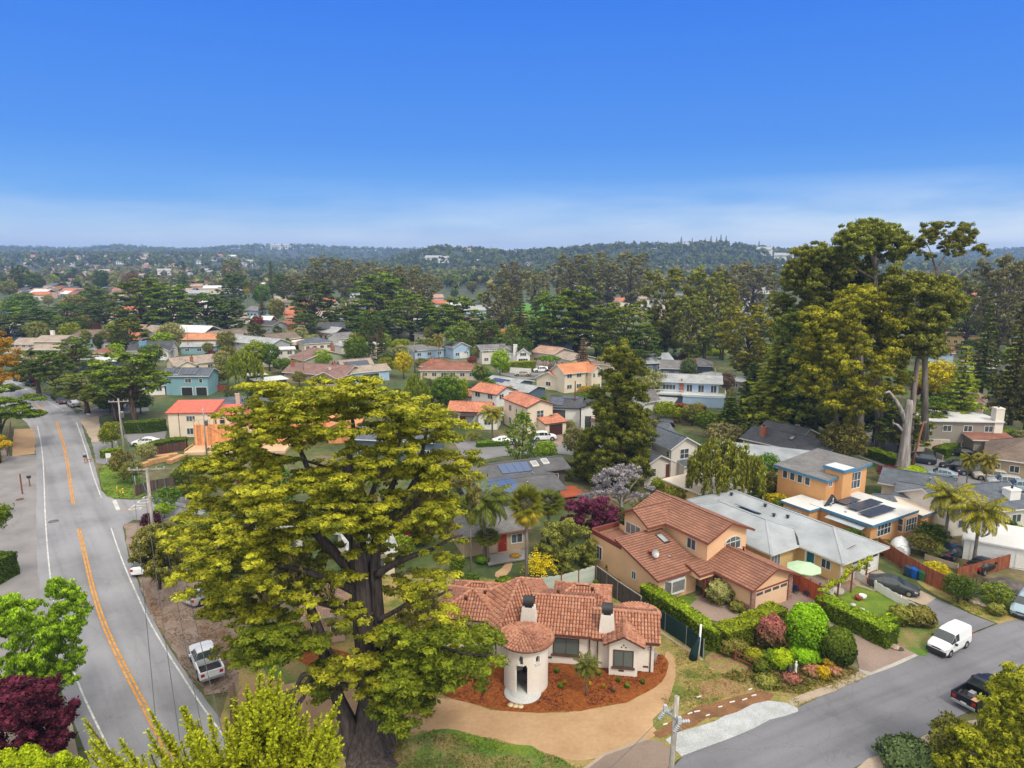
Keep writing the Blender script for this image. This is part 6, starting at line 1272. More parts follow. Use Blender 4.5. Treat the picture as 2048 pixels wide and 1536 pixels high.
bigtree('eucalyptus_tree','loose branched eucalyptus between the golden one and the gap with far houses',1850,880,109,[(1780,540),(1840,545),(1900,560),(1930,600),(1900,640),(1890,700),(1860,730),(1830,700),(1800,640),(1770,590)],5,150,'euc','grey',
 [[(1850,700),(1870,640),(1895,600),.25]],[(1850,880,.9),(1850,700,.6),(1845,600,.3)],(.9,1.7),.28,8,40,seed=15,holes=((1900,680,22),(1830,600,10)))
bigtree('eucalyptus_tree','dark brown leaved eucalyptus mass at the bottom of the grove',1620,870,126,[(1560,640),(1600,620),(1660,650),(1700,760),(1740,830),(1680,850),(1600,840),(1570,760)],6,120,'euc','grey',[],[(1630,870,1.0),(1630,750,.7),(1625,660,.3)],(1.2,2.2),.3,9,42,seed=16)
bigtree('conifer_tree','bright green tiered conifer standing left of the golden eucalyptus',1560,842,112,[(1555,645),(1575,680),(1600,730),(1625,790),(1620,850),(1560,860),(1500,850),(1470,820),(1490,770),(1520,700),(1540,665)],5,110,'cedar','dark',[],[(1560,865,.8),(1558,760,.5),(1556,650,.1)],(.9,1.9),.3,8,42,hang=0,flat=.22,seed=17,low=-.2) if False else None
bigtree('eucalyptus_tree','olive eucalyptus filling the left flank of the grove behind the tiered conifer',1610,850,132,[(1560,560),(1600,530),(1660,540),(1720,600),(1690,700),(1620,740),(1570,700),(1545,620)],6,130,'euc','grey',[],[(1615,850,.8),(1615,700,.5),(1615,600,.2)],(1.1,2.0),.3,9,42,seed=26)
# dead snag
b=P(1805,945); o=thing('dead_tree','bare grey dead tree trunk with one broken limb reaching left','dead tree',(b.x,b.y,0)); A2=lambda x,y:at_y(x,y,b.y)-Vector((b.x,b.y,0))
tb=MB(); tb.tube([A2(1803,950),A2(1806,930),A2(1810,890),A2(1813,850),A2(1818,810),A2(1819,800)],[1.5,1.0,.72,.62,.55,.4],18,flute=.12,fn=6); tb.tube([A2(1813,850),A2(1800,815),A2(1788,795),A2(1778,783),A2(1760,790),A2(1745,800)],[.42,.34,.27,.22,.14,.05],9); tb.tube([A2(1812,870),A2(1795,850),A2(1785,845)],[.3,.2,.1],7); tb.build('trunk',BK['dead'],o)
# redwood centre
bigtree('redwood_tree','tall dense olive green redwood standing in the centre behind the palms',1240,970,100,[(1240,690),(1262,700),(1275,720),(1285,780),(1295,850),(1300,900),(1305,950),(1290,970),(1190,970),(1150,950),(1155,900),(1185,860),(1190,800),(1200,740),(1222,700)],5.0,230,'redw','brown',[],[(1240,985,1.1),(1240,850,.8),(1242,700,.2)],(.9,1.7),.22,9,60,hang=.45,seed=18,srad=(.35,.7),tip=.7)
T('willow',1445,872,1020,165,'willow','large weeping willow like tree beside the craftsman house and the orange house')
T('round',1684,836,938,100,'olive','rounded olive green tree in front of the dark conifers by the orange house')
bigtree('garden_tree','bare grey wisteria covered tree with pale mauve blossom in front of the redwood',1240,1040,86,[(1200,945),(1240,932),(1290,940),(1310,970),(1312,1000),(1280,1010),(1250,990),(1190,1000),(1180,970)],3,34,'wist','dead',[[(1243,1010),(1225,975),(1205,955),.16],[(1243,1005),(1265,970),(1285,950),.16],[(1243,1012),(1215,995),(1190,985),.12],[(1243,1010),(1275,990),(1300,985),.12],[(1243,1000),(1242,965),(1245,940),.12]],[(1243,1045,.3),(1243,1010,.25),(1242,985,.15)],(.6,1.1),.14,7,26,seed=19,srad=(.25,.45))
bigtree('garden_tree','purple leaved tree behind the peach house terrace',1185,1060,80,[(1135,1005),(1175,998),(1215,1005),(1235,1030),(1225,1055),(1170,1062),(1135,1045)],2.6,44,'purple','dark',[],[(1185,1075,.2),(1185,1040,.15),(1185,1020,.1)],(.5,1.0),.16,8,44,seed=20,srad=(.25,.5))
bigtree('garden_tree','feathery olive green bush like tree left of the peach house',1135,1150,72.5,[(1100,1050),(1140,1043),(1175,1060),(1190,1095),(1180,1140),(1130,1155),(1085,1140),(1078,1090)],2.6,70,'olive','brown',[],[(1135,1160,.2),(1135,1100,.12),(1135,1070,.06)],(.5,1.0),.15,8,44,seed=22,srad=(.25,.5))
bigtree('weeping_shrub','weathered yellow green weeping shrub hanging over the parked white car by the road',310,1160,62,[(262,1085),(300,1055),(350,1060),(370,1100),(372,1150),(340,1165),(300,1150),(268,1120)],2.2,60,'olive','brown',[],[(320,1178,.15),(318,1120,.1),(315,1080,.05)],(.5,.9),.15,8,44,seed=23,srad=(.25,.45),hang=.5)
# foreground trees
bigtree('birch_tree','green drooping birch at the lower left edge overhanging the road',50,1400,44,[(0,1205),(25,1190),(50,1210),(75,1215),(110,1160),(150,1185),(160,1210),(152,1250),(165,1330),(150,1380),(90,1390),(0,1395),(-60,1400),(-60,1200)],3.0,130,'birch','pale',[[(40,1330),(80,1260),(110,1200),.08],[(40,1330),(10,1260),(0,1210),.08]],[(40,1450,.22),(42,1340,.16),(50,1260,.08)],(.5,1.0),.105,10,75,hang=.75,seed=31,srad=(.16,.34),holes=((130,1290,8),(100,1240,7)))
bigtree('maple_tree','dark maroon leaved maple in the bottom left corner',50,1560,39.5,[(0,1380),(30,1362),(70,1375),(110,1370),(140,1410),(138,1440),(110,1450),(118,1480),(90,1500),(60,1520),(0,1530),(-60,1520),(-60,1380)],2.4,90,'maroon','dark',[],[(40,1580,.2),(42,1500,.15),(45,1440,.08)],(.5,1.0),.17,8,50,hang=.1,seed=32,srad=(.25,.45),tip=.9)
bigtree('clipped_bush','bright lime green rounded bush at the bottom left corner',70,1640,36.5,[(-40,1530),(0,1515),(60,1505),(120,1508),(160,1545),(160,1640),(-40,1640)],2,90,'lime','dark',[],[(70,1650,.2),(70,1600,.1)],(.4,.6),.12,8,60,hang=0,seed=33,srad=(.3,.45),tip=1.2,cat='bush')
bigtree('broadleaf_tree','glossy yellow green broadleaf tree filling the bottom right corner',2000,1560,40,[(2000,1362),(2048,1342),(2150,1340),(2150,1600),(1905,1600),(1895,1500),(1905,1465),(1932,1450),(1938,1424),(1990,1416)],3.2,150,'ygreen','dark',[],[(2000,1640,.3),(2000,1500,.2),(2000,1420,.1)],(.6,1.1),.16,11,52,hang=.1,seed=34,srad=(.2,.42),tip=1.0)
bigtree('bush','dull olive shrub at the foot of the corner tree',1905,1560,40,[(1880,1440),(1920,1450),(1920,1530),(1875,1530),(1868,1480)],1.2,26,'olive','dark',[],[(1900,1560,.1),(1900,1500,.06)],(.4,.7),.14,8,40,seed=35,srad=(.25,.4),cat='bush')
# near conifer: long feathery sprays rising into the picture
def spray_tree(name,label,base,tips,lm,seed,L0=3.2):
    bx,by=base; o=thing(name,label,'tree',(bx,by,0)); rr=random.Random(seed); tb=MB(); pos=[];TT=[];BB=[];ti=[]; top=max(t.z for t in tips)
    tb.tube([(0,0,0),(0,0,top*.6),(0,0,top*.86)],[.5,.35,.12],10)
    for tp in tips:
        tip=Vector((tp.x-bx,tp.y-by,tp.z)); st=Vector((tip.x*.72,tip.y*.72,tip.z-L0*rr.uniform(.75,1.0))); tb.tube([st,(st+tip)/2-Vector((0,0,.25)),tip],[.06,.04,.012],4)
        axis=(tip-st)
        for k in range(26):
            f=k/26; p=st.lerp(tip,f)+Vector((0,0,-.25*math.sin(PI*f))); d=axis.normalized(); 
            for s_ in range(3):
                sp=(d*1.0+Vector((rr.gauss(0,.45),rr.gauss(0,.45),rr.gauss(.15,.3)))).normalized(); sl=lerp(.8,.2,f)*rr.uniform(.5,1.1)
                n=int(sl/.05)
                for j in range(n):
                    q=p+sp*sl*j/n; nn=Vector((rr.gauss(0,1),rr.gauss(0,1),rr.gauss(0,1))).normalized(); ld=(sp*.9+nn*.75).normalized(); ll=rr.uniform(.1,.2)*(1.15-j/n*.6)
                    pos.append(q+ld*ll*.5); TT.append(ld*ll*.55); BB.append(ld.cross(nn).normalized()*.04 if ld.cross(nn).length>.01 else Vector((.03,0,0))); ti.append((rr.uniform(.75,1.25),min(1,rr.uniform(.1,.6)+.45*j/n),0,1))
    cl=Cloud(); f=lambda a:np.array([tuple(q) for q in a]); cl.quads(f(pos),f(TT),f(BB),np.array(ti)); tb.build('trunk',BK['brown'],o); link('crown',cl.mesh(name),o,LM[lm])
rr=random.Random(5); tips=[]
prof=[(170,1440),(215,1530),(240,1478),(300,1420),(330,1500),(368,1412),(420,1450),(480,1400),(520,1360),(560,1345),(600,1400),(640,1440),(680,1400)]
for i in range(150):
    x=rr.uniform(170,690); yt=interp(prof,x)+abs(rr.gauss(0,1))*60+8
    if rr.random()<.5: x=rr.uniform(380,690); yt=interp(prof,x)+rr.random()*190
    tips.append(at_y(x,yt,rr.uniform(21.5,26.5)))
for x,y in ((168,1438),(300,1422),(368,1412),(240,1480),(365,1415),(520,1345),(545,1335),(495,1370),(420,1430),(680,1395),(640,1430),(590,1375),(560,1350),(335,1460),(470,1395)): tips.append(at_y(x,y,24))
cb=at_y(470,1700,25); spray_tree('young_cypress','bright yellow green feathery cypress top rising into the bottom of the view','x' and (cb.x,26.0),tips,'conif',8)
# cypress branches entering at the left edge
bigtree('cypress_tree','cypress with flat green boughs reaching over the road at the left edge',-20,900,118,[(-60,760),(20,765),(60,785),(88,800),(70,815),(80,830),(40,840),(20,850),(-60,860)],4,40,'cypm','cyp',[[(-5,880),(10,840),(40,820),.25]],[(-10,915,.8),(-5,880,.6),(0,820,.3)],(1.0,1.8),.28,8,42,hang=0,flat=.3,seed=41,low=-.2,srad=(.5,.9))
bigtree('broadleaf_tree','yellow orange leaved tree at the left edge above the dirt pad',-10,905,119,[(-60,660),(0,665),(25,690),(28,720),(20,760),(0,770),(-60,770)],4,36,'orange','dark',[],[(-10,905,.5),(-8,780,.3),(-5,700,.1)],(.9,1.5),.26,8,42,seed=42)
bigtree('bush','yellowing bush beside the board fence at the left edge',5,935,110,[(-40,870),(8,868),(18,890),(14,925),(-40,930)],1.5,16,'yellow','dark',[],[(0,935,.2),(0,900,.1)],(.5,.8),.2,8,40,seed=43,cat='bush')
bigtree('broadleaf_tree','twigs of a green tree poking in at the left edge beside the brown frontage',-25,1120,66,[(-60,1010),(0,1012),(14,1025),(5,1050),(-60,1060)],1.2,14,'green','dark',[],[(-25,1120,.2),(-25,1040,.1)],(.3,.6),.16,7,34,seed=44)
# ================================================================ TREE TABLE
# kind, px, top y, base y, width px, leaf, label
TT_=[
('cyp',290,556,668,125,'cypm','big green cypress at the left end of the dark wood left of centre'),('cyp',345,566,672,120,'cypm','second cypress of the dark wood left of centre'),('cyp',412,585,672,110,'cypd','dark flat cypress behind the terracotta hipped roof'),('cyp',455,598,670,90,'cypd','low dark cypress at the right end of the left wood'),
('cyph',213,603,668,84,'cypd','wide dark cypress with leaning trunk beside the far orange house'),('cyp',133,606,655,80,'cypd','spreading cypress directly above the beige townhouses'),('cyp',60,612,672,130,'cypd','dark cypress mass at the far left above the townhouses'),('cyp',20,628,690,120,'cypd','lower cypress cut by the left edge above the townhouses'),('cyp',120,632,690,95,'cypd','cypress bough line right behind the townhouses'),
('cyph',78,697,792,120,'cypd','thick trunked cypress on the roadside with parked cars before it'),('cyph',112,704,800,95,'cypd','second roadside cypress right of the thick trunked one'),('cyp',152,674,745,80,'cypm','bright flat cypress between townhouses and white flat roof'),
('cyph',268,700,846,165,'cypm','rounded cypress with big double trunk beside the side street'),('cyph',175,742,826,125,'cypm','low spreading cypress left of the double trunked one'),('cyph',232,748,842,120,'cypm','small cypress leaning on the double trunked one'),
('cyp',632,560,668,105,'cypd','dark cypress above the two tier orange roofed house'),('cyp',700,610,672,90,'cypm','green cypress low in the central wood'),('cyp',760,545,668,150,'cypm','largest layered cypress of the central wood'),('cyp',823,590,680,120,'cypm','cypress with bright boughs right of the largest central one'),('cyp',880,610,682,110,'cypm','cypress above the low pale roof at centre'),('cyp',915,592,690,110,'cypm','green tufted cypress left of the golf lawn'),('cyp',745,628,682,110,'cypd','low dark cypress boughs behind the bare tree'),('cyp',960,640,692,90,'cypd','dark cypress over the red roof by the wood'),
('euc',998,562,676,70,'eucg','tall brownish eucalyptus at the left side of the golf lawn'),('fir',1040,566,690,60,'darkc','dark conifer right beside the golf lawn'),
('cyp',1105,582,708,110,'cypm','bright green cypress right of the golf lawn'),('cyp',1150,572,712,130,'cypm','tall cypress in the middle of the centre right wood'),('cyp',1192,610,714,100,'cypd','dark cypress behind the twin gabled house'),('cyp',1243,606,735,128,'cypm','round topped bright cypress beneath the vivid orange red roof'),('cyp',1075,640,700,90,'cypd','low dark cypress behind the beige bungalow'),('cyp',1285,650,742,80,'cypd','shaded cypress between round topped one and the grey eucalyptus'),
('euc',650,509,610,62,'eucg','rounded brown eucalyptus poking above the ridge left of centre'),('euc',692,513,612,50,'eucg','leaning brown eucalyptus right of the rounded brown one'),('euc',738,522,622,62,'eucg','low brown eucalyptus in the skyline wood'),('euc',780,530,630,66,'eucg','brown eucalyptus in the middle of the skyline wood'),('euc',818,526,632,70,'eucg','broad brown eucalyptus at the right of the skyline wood'),('euc',850,546,640,60,'eucg','last brown eucalyptus of the skyline wood'),('euc',600,546,620,62,'eucg','grey brown eucalyptus above the palm at left centre'),('euc',468,515,590,44,'eucg','smoky brown eucalyptus left of the pointed conifer'),
('euc',1022,521,632,58,'eucg','grey eucalyptus left of the skyline group right of centre'),('euc',1072,537,635,52,'eucg','short grey eucalyptus right of the golf lawn'),('euc',1140,503,628,78,'eucg','tall grey eucalyptus first of the skyline trio'),('euc',1192,502,630,74,'eucg','tall grey eucalyptus in the middle of the skyline trio'),('euc',1262,499,632,72,'eucg','tall grey eucalyptus last of the skyline trio'),('euc',1215,520,625,60,'eucg','grey eucalyptus filling the gap in the skyline trio'),
('euc',1330,534,722,112,'euc','big billowing olive eucalyptus right of the round topped cypress'),('euc',1408,530,726,88,'euc','olive eucalyptus with drooping side right of the big billowing one'),('euc',1445,560,720,64,'eucy','narrow golden edged eucalyptus beside the tall thin pole'),('euc',1455,527,640,70,'eucg','smoky eucalyptus behind the narrow golden edged one'),('euc',1505,522,650,90,'eucg','broad smoky eucalyptus behind the thin white trunk'),('euc',1375,585,735,90,'euc','lower olive eucalyptus between the two big ones'),
('euc',1490,608,770,120,'eucy','brown gold eucalyptus dome left of the tiered conifer'),('fir',1562,578,790,110,'fir','dark conifer standing behind the tall tiered conifer'),('fir',1553,640,866,190,'tier','tall bright tiered conifer left of the eucalyptus grove'),('fir',1620,700,870,120,'fir','dark green conifer at the foot of the grove'),('fir',1690,760,876,110,'fir','low dark conifer behind the rounded olive tree'),('round',1745,770,885,90,'dgreen','dark bushy tree behind the dead trunk'),('round',1585,770,868,100,'dgreen','dark bushy tree under the tiered conifer'),('fir',1500,720,850,110,'fir','dark conifer left foot of the tiered conifer'),
('euc',1990,502,720,130,'eucg','broad grey green eucalyptus at the right edge skyline'),('euc',2050,520,700,110,'eucg','smoky eucalyptus cut by the right edge'),('fir',2020,585,850,110,'darkc','tall ragged dark pine at the right edge'),('fir',1960,600,800,90,'fir','tall dark conifer left of the ragged right edge pine'),('fir',2048,640,870,90,'darkc','second ragged pine cut by the right edge'),('cedar',1912,685,880,125,'tier','light green cedar with spaced tiers in front of the far row houses'),('round',1868,715,812,85,'yellow','yellow green acacia right of the tall pale eucalyptus trunk'),('cyp',1930,560,700,90,'cypm','flat green cypress beneath the airy eucalyptus crown'),
('cyp',1800,812,905,120,'cypm','low bright green cypress bough behind the dead tree limb'),('cyp',1860,805,890,100,'cypm','low cypress in front of the flat roofed house at right'),
('fir',1458,790,872,110,'fir','wide dark pine above the charcoal ranch roof'),('round',1446,842,896,88,'sage','grey green spreading juniper above the charcoal ranch'),('fir',1165,672,768,60,'brownt','brownish pointed conifer behind the yellow twin gabled house'),
('euc',43,529,590,32,'cypd','dark rounded tree at far left below the hills'),('round',205,534,585,38,'dgreen','dark round tree alone in the far left town'),('round',72,543,590,40,'dgreen','dark tree right of the far left rounded one'),('fir',372,520,590,34,'dgreen','tall pointed conifer above the left wood'),('fir',362,548,600,34,'green','greener pointed tree before the tall pointed one'),('round',268,540,610,44,'brownt','brown tree left of the paired brown conifers'),('fir',275,552,622,40,'darkc','dark brown conifer in the left town'),('fir',298,548,622,44,'darkc','dark brown conifer just right of its twin in the left town'),('tall',235,545,585,30,'sage','pale leafless looking tree in the left town'),
('fir',545,519,600,30,'dgreen','pointed conifer in front of the blue ridge'),('round',568,540,612,52,'dgreen','broad dark tree right of the blue ridge conifer'),('cyp',468,545,620,60,'cypd','dark flat cypress with bare trunks left of the tall palm'),('round',525,566,620,40,'green','green tree right of the tall far palm'),('round',155,585,640,70,'olive','airy olive tree above the far left houses'),('round',48,583,640,70,'green','light green feathery tree at far left'),('round',20,560,600,40,'olive','olive tree near the left edge below the town'),('round',190,575,620,60,'cypd','dark tree behind the far left palms'),('cyp',190,572,630,70,'cypm','greenish cypress right of the far left palms'),
('round',325,662,706,58,'lime','bright lime spreading tree in front of the grey house'),('round',408,643,672,38,'lime','bright round tree right of the terracotta hipped roof'),('round',233,684,712,36,'lime','small bright yellow tree left of the white gabled house'),('round',253,634,690,60,'yellow','mustard tree in front of the left wood'),('round',175,655,700,28,'olive','olive bushy tree beside the townhouses'),('round',208,658,702,26,'olive','tan olive tree behind the grey blue roof'),('round',198,664,705,22,'dgreen','dark narrow tree between the two olive bushy ones'),
('willow',492,697,782,74,'ygreen','pale weeping birch tree left of the white flat roofs'),('round',438,728,772,50,'olive','olive round tree right of the teal two storey house'),('round',455,688,740,46,'olive','dull green tree left of the weeping birch'),('round',540,681,742,56,'green','dense dark green round tree beside the flat topped house'),('bare',510,650,692,60,'brownt','bare pale tree in front of the grey houses'),('round',515,628,665,32,'red','dark red leaved tree behind the bare tree'),('round',555,592,650,44,'olive','olive tree left of the two tier orange roofed house'),('round',607,626,650,28,'lime','lime tree right of the two tier orange roofed house'),('round',565,660,678,50,'lime','low lime foliage above the brown gabled house'),
('round',715,661,722,46,'ygreen','golden green rounded tree left of the dark column tree'),('tall',738,622,722,34,'dgreen','dark narrow column tree in the centre left'),('bare',768,655,725,60,'brownt','bare brownish tree right of the dark column'),('round',808,700,758,46,'yellow','yellow orange tree in front of the rust roofed house'),('round',772,712,752,38,'ygreen','rounded yellowish bush tree left of the yellow orange tree'),('round',800,676,705,50,'lime','lime foliage above the yellow orange tree'),('round',845,675,710,44,'green','green tree left of the small palms'),('round',1000,696,756,46,'lime','vivid green tree beside the whitish two storey house'),('round',960,690,725,36,'olive','dull bush tree in front of the bright blue house'),('tall',1000,660,706,28,'lime','fresh green narrow tree at the end of the wood'),('round',860,650,690,30,'olive','olive tree behind the pole in the centre'),('round',585,720,742,40,'ygreen','low yellow green foliage by the pale flat topped house'),
('willow',835,741,842,58,'willow','pale weeping tree right above the giant cypress'),('round',893,745,826,72,'green','full green tree right of the pale weeping one'),('round',923,752,820,34,'lime','lime tree behind the full green one'),('umbrella',1097,709,758,50,'green','clipped umbrella shaped tree in front of the parked cars'),('tall',1045,822,936,72,'cedar','tall light green feathery tree left of the redwood'),('round',1090,879,928,58,'lime','vivid lime tree behind the dark solar house'),('round',1150,848,922,62,'sage','grey green olive tree left of the redwood'),('bare',1035,880,930,40,'red','reddish twiggy shrub behind the solar house'),
('round',1183,775,820,60,'redw','rusty green tree left shoulder of the redwood'),('round',1305,735,800,60,'sage','grey green tree right of the redwood top'),('round',1375,712,765,40,'blue','blue green pointed garden tree by the dark blue house'),('round',1413,726,756,34,'lime','light green round tree on the dark blue house lawn'),('round',1385,698,720,54,'lime','low lime shrubs above the dark blue house'),('round',1322,682,712,36,'green','domed green shrub tree under the olive eucalyptus'),('round',1295,684,712,30,'cedar','pale green shrub tree under the round topped cypress'),('round',1453,740,790,36,'brownt','brown twiggy tree right of the decked house'),('round',1422,750,775,30,'green','round green tree beside the long flat roof'),('round',1330,800,842,56,'lime','lime foliage below the red hedge'),('round',1358,812,845,36,'lime','yellow lime shrub in front of the red hedge'),
('round',1530,905,962,66,'green','glossy green fan leaved tree left of the orange house roof'),('round',1525,940,1000,80,'olive','olive garden tree between willow and orange house'),('round',1485,975,1015,60,'green','green shrub tree at the willow foot'),('round',1395,975,1005,60,'ygreen','yellow green shrub row below the craftsman stair'),('round',1350,970,1010,60,'ygreen','mustard shrub left of the craftsman garden'),('round',1555,985,1020,62,'yellow','yellow green shrub tree before the orange house corner'),('round',1420,990,1020,46,'green','deep green shrub behind the peach roof'),
('round',225,840,900,52,'ygreen','rounded yellow green roadside tree beside the dirt verge'),('round',248,895,960,56,'olive','brown green sprawling shrub behind the grey pole'),('round',295,885,925,44,'sage','grey green shrub behind the low lime hedge'),('round',265,920,968,54,'olive','lower olive shrub at the roadside lawn'),('round',338,970,1024,62,'green','green yellow speckled tree beside the grey front pole'),('round',305,1022,1066,48,'maroon','maroon bush at the corner of the side street'),('round',372,935,965,70,'dgreen','dark hedge tree in front of the building plot'),
('bare',1095,815,860,40,'ygreen','thin young tree in front of the tiled two storey house'),('round',1020,770,800,20,'orange','orange shrub beside the yellow garage wing'),('round',1172,770,795,44,'orange','orange bronze shrub below the twin gabled house'),('round',905,820,860,30,'olive','olive shrub left of the low tiled house'),('round',1830,560,640,60,'eucg','smoky tree seen between the two tall eucalyptus trunks'),
('round',935,1150,1172,60,'dgreen','dark shrub mass beside the garden path'),('round',915,1110,1150,40,'green','green shrub beside the pale palm trunk'),('fern',1080,1075,1150,56,'yellow','yellow green arching plant behind the pale scalloped fence'),('tall',1240,1015,1055,46,'dgreen','dark shrub under the wisteria covered tree'),('round',1170,985,1010,40,'wist','white flowering shrub behind the purple leaved tree'),
('rosette',1930,1140,1200,80,'dgreen','dark shrub beside the red brown garden fence'),('round',1915,1150,1205,70,'dgreen','dark green shrub below the feather palms'),('bare',1948,1140,1185,50,'brownt','bare forked shrub in front of the right hand fence'),('round',1990,1165,1210,70,'cedar','light green feathery shrub at the right edge'),('round',1870,1125,1160,60,'yellow','yellow shrub along the red brown fence'),('round',1840,1065,1110,60,'olive','sprawling olive shrub below the orange house bay'),
]
for q in TT_: T(*q[:6],q[6])
for q in (('fan',1052,975,1165,92,'palmy','slim fan palm with golden skirt standing in front of the small dark cottage'),('fan',1096,985,1090,90,'palm','shorter fan palm behind the slim golden skirted one'),('queen',970,968,1125,135,'palm','dark feather palm with drooping fronds beside the solar house'),('fan',975,1062,1128,70,'palm','low silvery fan palm under the feather palm'),('fan',942,985,1145,36,'palm','bare pale palm trunk at the right edge of the giant cypress crown'),
 ('queen',1888,965,1100,108,'palmy','left feather palm of the pair in front of the dark blue roof'),('queen',1945,992,1138,124,'palmy','right larger golden feather palm of the pair'),('queen',1172,1313,1392,64,'palm','small feather palm planted in the red bark in front of the tiled house'),
 ('queen',985,812,880,60,'palmy','feather palm in front of the low salmon tiled house'),('fan',497,563,626,18,'palmy','tall lone palm on the far side at left centre'),('queen',878,667,720,30,'palmy','small golden palm left of the bright blue house'),('queen',960,728,775,34,'palm','small palm at the right end of the rust roofed house'),('queen',1968,905,985,50,'palmy','young palm behind the parked cars at right'),('fan',177,566,600,12,'palm','far palm left of the dark cypress'),('queen',1932,905,975,40,'palmy','young palm beside the parked black cars'),('fern',948,850,880,36,'palm','low palm clump beside the low salmon tiled house')):
    T(*q[:6],q[6],bk='grey')
# ---------------------------------------------------------------- filler garden trees between the middle distance houses
rf=random.Random(99); fk=[('round','green'),('round','olive'),('round','ygreen'),('round','dgreen'),('round','lime'),('cyp','cypd'),('fir','darkc'),('tall','cedar'),('round','sage'),('euc','eucg')]
RD_=[(20,752),(62,778),(110,797),(160,828),(196,955)]
for i in range(150):
    px=rf.uniform(0,2048); py=rf.uniform(572,660) if i<70 else rf.uniform(655,745)
    if 1005<px<1125 and 600<py<655: continue
    if px<150 and py>700: continue
    k,lm=fk[rf.randrange(len(fk))]; y=P(px,py).y; hm=rf.uniform(5,11) if k=='round' else rf.uniform(9,15)
    yt=py-hm*FPX/y; wp=rf.uniform(.7,1.1)*(hm if k!='fir' else hm*.5)*FPX/y
    T(k,px,yt,py,wp,lm,{'round':'rounded garden tree among the distant houses','cyp':'small dark cypress among the distant houses','fir':'small dark conifer among the distant houses','tall':'upright light green tree among the distant houses','euc':'small brown eucalyptus among the distant houses'}[k],group={'round':'garden trees among the distant houses','cyp':'small cypresses among the distant houses','fir':'small conifers among the distant houses','tall':'upright trees among the distant houses','euc':'small eucalyptus among the distant houses'}[k])
FT=[]
for o_,x0,y0_,x1,y1 in FOOT: FT.append((o_.location.x,o_.location.y,math.cos(o_.rotation_euler.z),math.sin(o_.rotation_euler.z),x0-1.2,y0_-1.5,x1+1.2,y1+1.2))
NOGO=[[(-40,740),(130,790),(215,835),(340,870),(300,1060),(480,1380),(400,1600),(-100,1600),(-100,800)],[(900,860),(1190,870),(1190,920),(900,930)],[(1690,865),(1850,860),(2100,980),(2100,1060),(1690,930)],[(290,880),(700,870),(700,960),(290,980)],[(970,720),(1125,730),(1125,762),(970,765)],[(1140,1140),(2100,1140),(2100,1600),(300,1600),(300,1200)],[(985,1080),(1030,1080),(1020,1180),(980,1180)],[(1030,1170),(1200,1150),(1300,1240),(1030,1260)],[(1540,1150),(1900,1100),(2048,1230),(1540,1230)],[(930,870),(1100,930),(960,960)],[(1120,985),(1240,985),(1240,1100),(1190,1160),(1060,1160),(1060,1060)],[(940,960),(1120,960),(1060,1150),(940,1150)]]
def free(px,py):
    if any(in_poly((px,py),q) for q in NOGO): return False
    p=P(px,py)
    for ox,oy,c,s,a,b,d,e in FT:
        dx,dy=p.x-ox,p.y-oy; u=dx*c+dy*s; v=-dx*s+dy*c
        if a<u<d and b<v<e: return False
    return True
rf=random.Random(12); n_=0
while n_<296:
    px=rf.uniform(200,2048) if rf.random()<.9 else rf.uniform(0,300); py=660+rf.random()**1.1*480
    if not free(px,py): continue
    n_+=1; y=P(px,py).y; k='round' if rf.random()<.9 else 'tall'; lm=rf.choice(['green','olive','dgreen','dgreen','olive','ygreen','green','sage','lime','red','blue','cypm','cypd']); hm=rf.uniform(1.8,5.2 if py<870 else 2.8) if k=='round' else rf.uniform(3,6); sp=FPX/y
    T(k,px,py-hm*sp*.97,py+hm*.12*sp,hm*rf.uniform(1.0,1.7)*sp*(.6 if k=='tall' else 1),lm,'garden shrub growing between the houses of the middle distance',group='garden shrubs between the middle distance houses',name='garden_shrub',cat='shrub')
# ================================================================ HEDGES AND BUSHES
def raw(cl,q,t=(.55,.1,0,1)): cl.V.append(np.array([tuple(p) for p in q],float)); cl.T.append(np.array([t]*4,float))
def bush(px,pyb,wpx,hm,lm,label,name='bush',leaf=.13,n=2600,group=None,flat=1,pn=None):
    b=P(px,pyb); w=wpx*depth(b.y,hm/2)/FPX/2; y=b.y+w*.8; o_=P(px,pyb); cl=Cloud(); 
    n=int(min(4500,max(500,n*w*hm*.5))); d=nrmz(RNG.normal(size=(n,3))); d[d[:,2]<-.5,2]*=-1
    am=.04 if ('smooth' in label or 'ball' in label) else .13; bump=1+am*np.sin(d[:,[0]]*5+px)*np.cos(d[:,[1]]*6+pyb)+am*.7*np.sin(d[:,[2]]*9+d[:,[0]]*7+px)+am*.6*RNG.normal(size=(n,1))*.5
    pos=d*np.array([w,w,hm*.55])*bump*(.92+.14*RNG.random((n,1)))+np.array([0,0,hm*.45]); N_=nrmz(d+.55*RNG.normal(size=d.shape)); ref=RNG.normal(size=d.shape); T_=nrmz(ref-N_*(ref*N_).sum(1,keepdims=True)); B_=np.cross(N_,T_); s=leaf*(.6+.8*RNG.random((n,1)))
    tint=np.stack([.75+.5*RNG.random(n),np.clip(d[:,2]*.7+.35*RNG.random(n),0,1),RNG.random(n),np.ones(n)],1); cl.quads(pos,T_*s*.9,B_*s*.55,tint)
    for i in range(14):
        for j in range(8):
            f=lambda i,j:(.9*w*math.sin(PI*j/8)*math.cos(2*PI*i/14),.9*w*math.sin(PI*j/8)*math.sin(2*PI*i/14),hm*.45+hm*.5*math.cos(PI*j/8))
            raw(cl,[f(i,j),f(i,j+1),f(i+1,j+1),f(i+1,j)])
    me=cl.mesh(name); o=link(name,me,None,LM[lm]); o.location=(b.x,y,0); return tag(o,label,'bush' if name!='plant' else 'plant',group)
